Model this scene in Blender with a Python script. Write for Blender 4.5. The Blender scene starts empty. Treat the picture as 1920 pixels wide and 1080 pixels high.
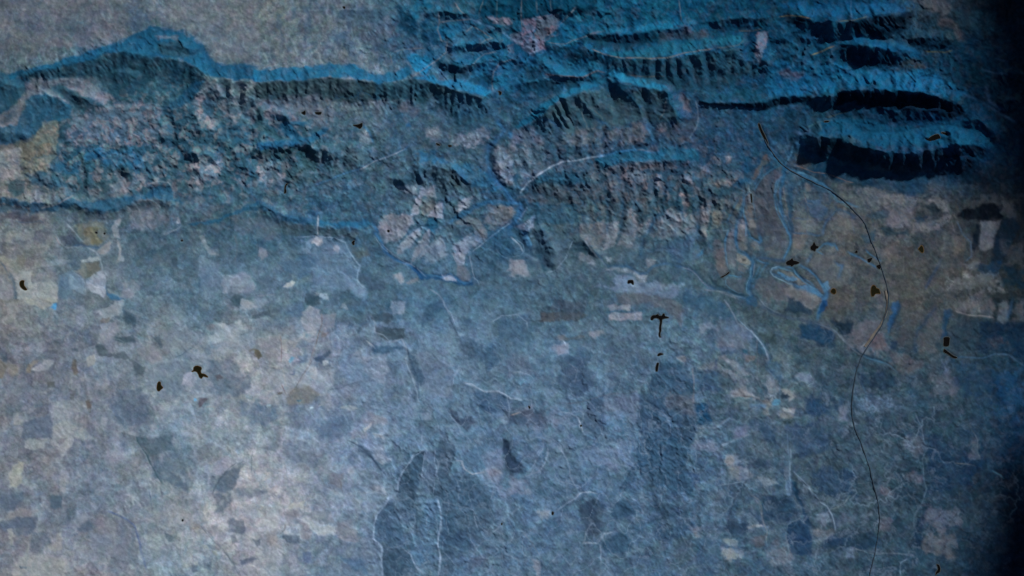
import bpy, math, random
import numpy as np

# ------------------------------------------------------------------ camera, sky, sun, exposure
# 1 unit on the ground = 10 pixels of the 1920x1080 photograph; x to the right, y up the picture.
S = bpy.context.scene
CAL = False
SUN_EL, SUN_AZ = math.radians(33), math.radians(38)      # azimuth from picture-up towards the right
cam_d = bpy.data.cameras.new('camera'); cam = bpy.data.objects.new('camera', cam_d)
S.collection.objects.link(cam); S.camera = cam
cam.location = (96.0, -54.0, 1200.0); cam_d.sensor_width = 36.0; cam_d.lens = 225.0
cam_d.clip_start = 1.0; cam_d.clip_end = 20000.0
W = bpy.data.worlds.new('World'); S.world = W; W.use_nodes = True
nt = W.node_tree; bg = nt.nodes['Background']
sky = nt.nodes.new('ShaderNodeTexSky'); sky.sky_type = 'NISHITA'; sky.sun_disc = False
sky.sun_elevation = SUN_EL; sky.sun_rotation = SUN_AZ
nt.links.new(sky.outputs[0], bg.inputs[0]); bg.inputs[1].default_value = 0.05
sun_d = bpy.data.lights.new('sun', 'SUN'); sun = bpy.data.objects.new('sun', sun_d)
S.collection.objects.link(sun)
sun_d.energy = 5.0; sun_d.angle = math.radians(3.0); sun_d.color = (1.0, 0.96, 0.90)
sun.rotation_euler = (-(math.pi/2 - SUN_EL), 0, -SUN_AZ)
sun.rotation_mode = 'XYZ'
S.view_settings.view_transform = 'Standard'; S.view_settings.look = 'None'
S.view_settings.gamma = 1.0; S.view_settings.exposure = 0.0
S.view_settings.use_curve_mapping = False
# light falling on flat ground (display-linear value of a unit-albedo flat patch), measured with CAL
ILLUM = np.array([0.965, 0.955, 0.965])

# ------------------------------------------------------------------ noise
rng = np.random.default_rng(7)
_ang = rng.random((256, 256)) * 2*np.pi
GX, GY = np.cos(_ang).astype(np.float32), np.sin(_ang).astype(np.float32)
RT = rng.random((256, 256, 6)).astype(np.float32)
def gn(x, y, sd=0):
    xi = np.floor(x); yi = np.floor(y); fx = (x-xi).astype(np.float32); fy = (y-yi).astype(np.float32)
    xi = xi.astype(np.int64) + sd*37; yi = yi.astype(np.int64) + sd*91
    u = fx*fx*fx*(fx*(fx*6-15)+10); v = fy*fy*fy*(fy*(fy*6-15)+10)
    def g(i, j):
        a = (xi+i) & 255; b = (yi+j) & 255
        return GX[a, b]*(fx-i) + GY[a, b]*(fy-j)
    n0 = g(0, 0); n0 = n0 + u*(g(1, 0)-n0); n1 = g(0, 1); n1 = n1 + u*(g(1, 1)-n1)
    return (n0 + v*(n1-n0))*1.5
def fbm(x, y, wl, o=4, sd=0, gain=0.5):
    r = 0; a = 1.0; t = 0
    for k in range(o):
        f = (2.03**k)/wl
        r = r + a*gn(x*f+k*7.3, y*f-k*3.1, sd+k*5); t += a; a *= gain
    return r/t*1.4
def ridged(x, y, wl, o=4, sd=0, gain=0.55):
    r = 0; a = 1.0; t = 0; w = 1.0
    for k in range(o):
        f = (2.03**k)/wl
        n = 1-np.abs(gn(x*f+k*7.3, y*f-k*3.1, sd+k*5))*1.9
        n = np.clip(n, 0, 1)**1.5
        r = r + a*n*w; t += a; a *= gain; w = 0.35+0.65*n
    return r/t
def cells(x, y, size, ang, sd=0, cheb=True):
    """jittered cells: returns per-cell random triple and distance to the border"""
    c, s = math.cos(ang), math.sin(ang)
    X = (x*c + y*s)/size; Y = (-x*s + y*c)/size
    xi = np.floor(X).astype(np.int64); yi = np.floor(Y).astype(np.int64)
    d1 = np.full(X.shape, 9.0, np.float32); d2 = d1.copy(); ra = np.zeros(X.shape+(3,), np.float32)
    for i in (-1, 0, 1):
        for j in (-1, 0, 1):
            a = (xi+i+sd*53) & 255; b = (yi+j+sd*29) & 255
            dx = np.abs(X-(xi+i+0.1+0.8*RT[a, b, 0])); dy = np.abs(Y-(yi+j+0.1+0.8*RT[a, b, 1]))
            k = 0.75+0.6*RT[a, b, 5]
            d = (np.maximum(dx*k, dy/k)*0.75+0.25*(dx+dy)) if cheb else np.hypot(dx, dy)
            near = d < d1
            d2 = np.where(near, d1, np.minimum(d2, d)); d1 = np.where(near, d, d1)
            ra = np.where(near[..., None], RT[a, b, 2:5], ra)
    return ra, (d2-d1)*size

# ------------------------------------------------------------------ the sheet of ground: pixel coordinates of its grid
STEP = 1.7
def axis(a, b):
    mid = np.arange(a, b+STEP, STEP)
    g = STEP*np.cumsum(1.16**np.arange(1, 62))
    return np.concatenate([mid[0]-g[::-1], mid, mid[-1]+g])
ax = axis(-110, 2030); ay = axis(-100, 1180)
PX, PY = np.meshgrid(ax, ay); PX = PX.astype(np.float64); PY = PY.astype(np.float64)
NY, NX = PX.shape
inside = (1-np.clip((np.maximum.reduce([-110-PX, PX-2030, -100-PY, PY-1180]))/300, 0, 1))
wx = fbm(PX, PY, 46, 4, 11)*7.0; wy = fbm(PX, PY, 46, 4, 23)*7.0
fx_, fy_ = fbm(PX, PY, 13, 3, 31)*2.6, fbm(PX, PY, 13, 3, 37)*2.6
QX, QY = PX+wx*0.5+fx_, PY+wy*0.5+fy_                 # gently warped coordinates: every traced edge is wobbled a little

def srgb(c):
    c = np.asarray(c, np.float64)/255.0
    return np.where(c <= 0.04045, c/12.92, ((c+0.055)/1.055)**2.4)
BASE = """90,94,106 92,95,106 86,96,108 100,104,113 86,96,112 38,78,102 16,62,88 18,70,98 16,72,102 14,62,92 16,64,96 45,62,78 20,50,75
75,88,100 60,82,98 45,78,98 92,102,115 92,102,117 55,88,115 25,75,110 22,68,98 22,62,90 20,66,98 18,70,102 16,58,88 10,40,70
98,100,100 62,90,108 70,92,106 72,98,115 88,105,120 90,104,120 70,92,110 72,86,98 70,84,94 56,78,96 24,62,88 14,60,100 10,40,75
112,114,122 108,112,120 105,112,124 92,108,122 82,106,128 98,110,124 66,92,116 92,98,106 78,90,102 78,88,98 80,84,90 62,66,74 40,50,62
128,128,132 104,116,130 102,120,140 98,118,140 92,115,138 84,112,140 84,108,132 82,102,122 80,102,122 72,90,104 86,88,92 78,80,84 44,54,62
112,118,128 108,118,130 112,124,134 134,138,146 108,124,144 98,120,145 88,114,140 84,108,132 78,102,124 80,98,112 60,78,94 60,78,92 30,62,88
115,122,130 118,124,134 104,120,136 122,132,142 110,128,148 88,112,138 84,108,136 86,110,138 74,98,124 78,98,118 58,78,98 50,74,96 24,54,86
112,120,130 110,122,134 118,128,138 140,142,150 118,132,148 84,110,136 84,108,136 78,104,132 74,98,124 74,96,118 62,82,100 50,72,92 20,45,78
128,130,138 128,132,140 112,126,138 136,140,148 100,122,142 82,106,132 84,108,134 78,102,128 72,96,120 68,92,116 56,78,98 44,68,90 18,42,76"""
B = np.array([[[float(v) for v in c.split(',')] for c in r.split()] for r in BASE.split('\n')])
def bil(G, x, y, dx, dy):
    gx = np.clip(x/dx, 0, G.shape[1]-1.001); gy = np.clip(y/dy, 0, G.shape[0]-1.001)
    i = gx.astype(int); j = gy.astype(int); u = gx-i; v = gy-j
    u = u*u*(3-2*u); v = v*v*(3-2*v)
    if G.ndim == 3: u = u[..., None]; v = v[..., None]
    return (G[j, i]*(1-u)+G[j, i+1]*u)*(1-v)+(G[j+1, i]*(1-u)+G[j+1, i+1]*u)*v
bwx = fbm(PX, PY, 120, 3, 41)*55; bwy = fbm(PX, PY, 120, 3, 51)*55
for (j_, i_, k_) in ((4,0,1.04),(4,1,1.05),(5,1,1.05),(5,2,1.06),(5,3,1.1),(5,4,1.08),(6,0,1.08),(6,1,1.06),(6,2,1.1),(6,3,1.1),(6,4,1.1),(7,0,1.05),(7,1,1.08),(7,2,1.08),(7,3,1.14),(7,4,1.12),(8,0,1.07),(8,1,1.07),(8,2,1.1),(8,3,1.12),(8,4,1.08),(6,5,1.05),(6,6,1.04),(7,5,1.04),(7,6,1.04),(5,5,1.04)):
    B[j_, i_] = B[j_, i_]*k_
B = B*np.array([0.97, 1.0, 0.99])
B[2:4, 1:9] *= np.array([0.72, 0.87, 0.93]); B[2:5, :] *= 0.96; B[:, 12] *= 0.5; B[3:7, 12] *= 1.5; B[4:9, 9:12] *= 0.93; B[0:3, 9:12] *= 0.84; B[2, 7:10] = [[46, 70, 92], [42, 68, 94], [32, 66, 94]]; B[5:, 11] *= 0.92; B[4, 2:10] *= np.array([0.94, 0.98, 0.98]); B[0:2, 0:5] *= np.array([1.0, 1.04, 1.03])  # outermost right column darkened: edge shade put into the ground colour
B[5:, 0:5] *= np.array([0.985, 0.955, 0.985]); B[5:, 2:4] *= np.array([1.07, 1.075, 1.055])
COL = srgb(bil(B, PX+bwx, PY+bwy, 160, 135))           # linear, as lit flat ground

# ------------------------------------------------------------------ polygons
def window(xs, ys, m):
    i0 = np.searchsorted(ax, xs.min()-m); i1 = np.searchsorted(ax, xs.max()+m)
    j0 = np.searchsorted(ay, ys.min()-m); j1 = np.searchsorted(ay, ys.max()+m)
    return slice(j0, j1), slice(i0, i1)
def poly_mask(pts, feather, X=None, Y=None):
    p = np.array(pts, float); xs, ys = p[:, 0], p[:, 1]
    w = window(xs, ys, feather+8)
    qx = (QX if X is None else X)[w]; qy = (QY if Y is None else Y)[w]
    ins = np.zeros(qx.shape, bool); dm = np.full(qx.shape, 1e9)
    for k in range(len(p)):
        x0, y0 = p[k]; x1, y1 = p[(k+1) % len(p)]
        c = ((y0 > qy) != (y1 > qy))
        if y1 != y0: ins ^= c & (qx < (x1-x0)*(qy-y0)/(y1-y0)+x0)
        vx, vy = x1-x0, y1-y0; L = vx*vx+vy*vy+1e-9
        t = np.clip(((qx-x0)*vx+(qy-y0)*vy)/L, 0, 1)
        dm = np.minimum(dm, (qx-x0-t*vx)**2+(qy-y0-t*vy)**2)
    sd = np.where(ins, 1, -1)*np.sqrt(dm)
    m = np.clip(0.5+sd/(2*feather), 0, 1); return w, m*m*(3-2*m)
VIEWS = [(1320, 280, 6.75), (1320, 430, 6.75), (700, 340, 5.4), (0, 560, 4.153), (360, 560, 4.153), (0, 820, 4.153), (360, 820, 4.153), (0, 380, 5.333), (360, 400, 5.333),
         (680, 560, 4.153), (680, 820, 4.153), (1040, 620, 4.153), (1040, 820, 4.153), (1340, 600, 4.153), (1340, 840, 4.5),
         (140, 140, 4.5), (460, 180, 4.5), (760, 0, 3.411), (900, 120, 3.411), (960, 300, 3.411), (1040, 0, 2.924)]
def parse(line):
    head, pts = line.split('|'); h = head.split()
    tc, tr = int(h[0]), int(h[1])
    v = [float(q) for q in pts.split()]
    if tc == -1: P = [(v[i], v[i+1]) for i in range(0, len(v), 2)]
    elif tc == -2: x0, y0, sc = VIEWS[tr]; P = [(x0+v[i]/sc, y0+v[i+1]/sc) for i in range(0, len(v), 2)]
    else: P = [(tc*480+v[i]/4, tr*270+v[i+1]/4) for i in range(0, len(v), 2)]
    return h[2:]+(['E'] if tc == 3 and tr >= 2 and sum(float(q) for q in h[2].split(',')) < 165 else ['.']), P
def _side(h, P): return ('W' if P[0][0] < 960 else 'R')
PJ = np.tanh(fbm(PX, PY, 17, 4, 43)*4)*0.8
def paint(text):
    """each line: tile column, tile row (-1 -1: plain pixels), colour r,g,b, opacity, feather | points"""
    for line in text.strip().split('\n'):
        line = line.strip()
        if not line or line[0] == '#': continue
        h, P = parse(line); h = h[:-1]+[_side(h, P), h[-1]]
        c = srgb([float(q) for q in h[0].split(',')]); a = float(h[1]); f = float(h[2])
        if c[2] > srgb([0, 0, 128])[2] and c[0] < srgb([50, 0, 0])[0]: c = c*(np.array([1.05, 0.64, 0.57]) if h[-2] == 'W' else np.array([1.15, 0.60, 0.46]))      # blue strips: own blue plus painted sunlight, toned down as sunward slopes are lit harder
        if P[0][1] < 345 and P[0][0] > 960: c = c*(1-0.30*min(1, (P[0][0]-960)/560))  # general dimming towards the upper right put into the patch colours
        w, m = poly_mask(P, 1.0+0.62*f)
        jit = PJ[w]*min(0.8, 0.12+f*0.06)
        m = np.clip((m-0.5)*1.0+0.5+jit*(1-(2*m-1)**2*0.55), 0, 1)*(m > 0.01)
        if c[0] > c[1]: c = c*np.array([0.81, 0.96, 1.04])
        elif c[1] > c[2]: c = c*np.array([0.90, 0.90, 1.15])
        else: c = c*np.array([0.94, 0.99, 1.04])
        if h[-1] == 'E': a *= 0.6
        loc = np.maximum(COL[w]/TX[w], 1e-3)
        LW = np.array([0.25, 0.6, 0.15]); q = (c@LW)/(loc@LW); q = np.clip(q, 0.1, 5)[..., None]
        bl = 0.92 if h[0].split(',')[2] > '128' and len(h[0].split(',')[2]) == 3 and float(h[0].split(',')[0]) < 50 else 0.72
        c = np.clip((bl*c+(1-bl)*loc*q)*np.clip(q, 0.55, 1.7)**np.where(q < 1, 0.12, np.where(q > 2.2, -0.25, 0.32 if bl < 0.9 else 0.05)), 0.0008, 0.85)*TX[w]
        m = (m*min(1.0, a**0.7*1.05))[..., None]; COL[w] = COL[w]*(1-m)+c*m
def dist_line(P, m, X=None, Y=None):
    p = np.array(P, float); w = window(p[:, 0], p[:, 1], m)
    qx = (QX if X is None else X)[w]; qy = (QY if Y is None else Y)[w]
    best = np.full(qx.shape, 1e9); side = np.zeros(qx.shape); arc = np.zeros(qx.shape); s0 = 0.0
    for k in range(len(p)-1):
        x0, y0 = p[k]; x1, y1 = p[k+1]; vx, vy = x1-x0, y1-y0; L = math.hypot(vx, vy)+1e-9
        t = np.clip(((qx-x0)*vx+(qy-y0)*vy)/(L*L), 0, 1)
        d = np.hypot(qx-x0-t*vx, qy-y0-t*vy); n = d < best
        best = np.where(n, d, best)
        side = np.where(n, np.sign(vx*(qy-y0)-vy*(qx-x0)), side)
        arc = np.where(n, s0+t*L, arc); s0 += L
    return w, best, side, arc, s0
BEDS = []
def stroke(text):
    """each line: tile col, row, colour, opacity, half width px | points"""
    for line in text.strip().split('\n'):
        line = line.strip()
        if not line or line[0] == '#': continue
        h, P = parse(line)
        c = srgb([float(q) for q in h[0].split(',')]); a = float(h[1]); hw = float(h[2])
        w, d, s, arc, L = dist_line(P, hw*3+4, PX+wx*0.35, PY+wy*0.35)
        br = 0.75+0.5*gn(arc/18, arc*0+hw, 3)
        m = np.exp(-(d/(hw*1.1))**2)*min(1.0, a*1.25)*np.clip(br, 0.3, 1)*np.clip(np.minimum(arc, L-arc)/8+0.3, 0, 1)
        water = h[0].split(','); water = float(water[2])-float(water[0]) > 60
        if water:
            k = (np.exp(-(d/(hw*1.7+0.8))**2)*0.34*min(1.0, a)*np.clip(np.minimum(arc, L-arc)/8+0.3, 0, 1))[..., None]
            COL[w] = COL[w]*(1-k*np.array([0.9, 0.7, 0.5])); m = np.clip(m*1.25, 0, 1)
            c = c*0.75+0.25*srgb([90, 122, 148]); m = m*0.62
            BEDS.append((P, hw))
        c = (c*0.88+0.12*COL[w])*TX[w]**0.6
        m = m[..., None]; COL[w] = COL[w]*(1-m)+c*m

# ------------------------------------------------------------------ what grows and lies on the ground (its own colours, plus some painted sun and shade)
# field mosaic of the open country
low = np.clip((PY-330)/160, 0, 1)*np.clip((1500-PX)/500, 0.35, 1)
up = np.clip((130-PY)/60, 0, 1)*np.clip((760-PX)/80, 0, 1)
mos = np.maximum(low, up*0.5)*np.clip(1.35-PX/1500, 0.25, 1)
for size, ang, amp, sd in ((34, 0.25, 0.16, 1), (17, -0.35, 0.13, 2), (62, 0.9, 0.14, 3)):
    ra, bd = cells(PX+wx*1.3, PY+wy*1.3, size, ang, sd)
    pres = np.clip(fbm(PX, PY, 150, 3, 60+sd)*1.4+0.55, 0, 1)*mos
    g = (ra[..., 0]-0.5)*2; t = (ra[..., 1]-0.5)*2
    e = np.clip(bd/2.2, 0, 1)
    tint = np.stack([g+0.22*t, g+0.0*t, g-0.18*t], -1)
    COL = COL*(1+tint*(amp*pres*(0.35+0.65*e))[..., None])
    COL = COL*(1-0.10*(pres*(1-e))[..., None])
del ra, bd
# ------------------------------------------------------------------ mottling of soil and scrub (pigment)
def blob(x, y, rx, ry, f=1.0):
    return f*np.exp(-(((PX-x)/rx)**2+((PY-y)/ry)**2))
# small-scale mottling of soil and scrub (pigment, not shade)
m1 = np.tanh(fbm(PX, PY, 10, 3, 101)*3)*0.55; m2 = np.tanh(fbm(PX+wx*2, PY+wy*2, 40, 5, 111)*3.5)*0.6; C0 = COL.copy(); m3 = fbm(PX, PY, 3.6, 2, 121)
scr = np.clip(fbm(QX, QY, 16, 3, 131)*2.2, -1, 1)
sp = np.clip(blob(360, 270, 220, 90)+blob(1250, 350, 200, 80, 0.6)+blob(140, 320, 160, 40, 0.8)+blob(560, 120, 200, 60, 0.25)+0.18, 0, 1)
PAL = [np.array(v) for v in ((0.24, 0.20, 0.15), (-0.26, -0.18, -0.12), (-0.18, -0.05, 0.02), (0.13, 0.08, 0.10), (0.17, 0.20, 0.21), (-0.12, -0.12, -0.07))]
for size, asp, ang, sd in ((16, 1.7, 0.25, 11), (25, 2.0, 1.35, 12), (11, 2.2, -0.45, 13), (12, 3.0, 1.62, 14), (38, 1.5, 0.8, 15), (8, 1.6, 0.1, 16)):
    c_, s_ = math.cos(ang), math.sin(ang)
    U = (PX+fx_+wx*0.9)*c_+(PY+fy_+wy*0.9)*s_; V_ = (-(PX+fx_+wx*0.9)*s_+(PY+fy_+wy*0.9)*c_)*asp
    ra, bd = cells(U, V_, size*1.3, 0.0, sd, sd % 2 == 0)
    pres = np.clip(fbm(PX, PY, 110, 3, 160+sd)*2.4+0.35, 0, 1)
    e = np.clip(bd/0.9, 0, 1)*pres*np.clip(np.abs(ra[..., 1]-0.5)*2.6, 0, 1)
    k_ = (ra[..., 0]*len(PAL)).astype(int) % len(PAL)
    T = np.array(PAL)[k_]*np.where(ra[..., 2] > 0.5, 1.0, 0.55)[..., None]
    COL = COL*(1+T*e[..., None]*0.85)
ch = np.stack([fbm(PX, PY, 4.2, 2, 171+k) for k in range(3)], -1); COL = COL*(1+0.06*ch)
ch = np.stack([np.tanh(fbm(QX, QY, 20, 4, 181+k)*3.5)*0.6 for k in range(3)], -1); COL = COL*(1+0.09*ch)
del ra, bd, U, V_, T, ch
warm = np.array([1.0, 0.62, 0.42]); cool = np.array([-0.45, 0.0, 0.35])
net = ridged(QX+fx_, QY+fy_, 74, 5, 201, 0.6); net2 = ridged(QX*1.6, QY*0.8, 40, 4, 211, 0.6)
COL = COL*(1+0.22*(net-0.32)[..., None]*np.array([1.1, 0.95, 0.85]))*(1+0.22*(net2-0.32)[..., None])
COL = COL*(1+0.14*m1+0.17*m2+0.10*m3)[..., None]
COL = COL*(1+(m2*0.12)[..., None]*warm+(fbm(PX, PY, 60, 3, 141)*0.22)[..., None]*cool)
sc = (sp*np.clip(scr, 0, 1)*0.55)[..., None]; COL = COL*(1-sc)+srgb([128, 124, 132])*sc*np.clip(1.2-PX/2200, 0.4, 1)[..., None]
sc = (sp*np.clip(-scr, 0, 1)*0.45)[..., None]; COL = COL*(1-sc)+srgb([34, 74, 96])*sc

for wl, sd, am in ((24, 301, -0.22), (36, 302, 0.20), (60, 303, -0.20), (17, 304, 0.15), (80, 305, 0.2)):
    q = gn((PX+wx+fx_)/wl, (PY+wy+fy_)/wl*(0.7 if sd % 2 else 1.2), sd)
    gate = np.clip(fbm(PX, PY, 90, 2, sd+10)*3+0.3, 0, 1)
    COL = COL*(1+0.7*am*(np.clip(1-np.abs(q)*wl/1.9, 0, 1)*gate)[..., None])
st_ = ridged(PX*1.5+wx+fx_, PY*0.6+wy+fy_, 20, 4, 321, 0.6); ul = np.clip((150-PY)/40, 0, 1)*np.clip((820-PX)/60, 0, 1)
COL = COL*(1+(0.55*(st_-0.3)*(0.35+0.65*ul)*np.clip(1-(PY-500)/900, 0.4, 1))[..., None]*np.array([1.0, 0.92, 0.8]))
mf = np.tanh(fbm(PX, PY, 6.5, 2, 331)*4); mg = np.tanh(fbm(PX+fx_, PY+fy_, 13, 3, 341)*4)
COL = COL*(1+(0.10*mf+0.10*mg)[..., None]*np.array([1.05, 1.0, 0.9]))
calm = (1-0.35*np.clip((PY-400)/80, 0, 1)*np.clip((1500-PX)/500, 0.3, 1))[..., None]
COL = C0*np.clip(COL/C0, 0.2, 3)**calm
TX = np.clip(COL/C0, 0.3, 2.2)**0.55; del C0
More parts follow.
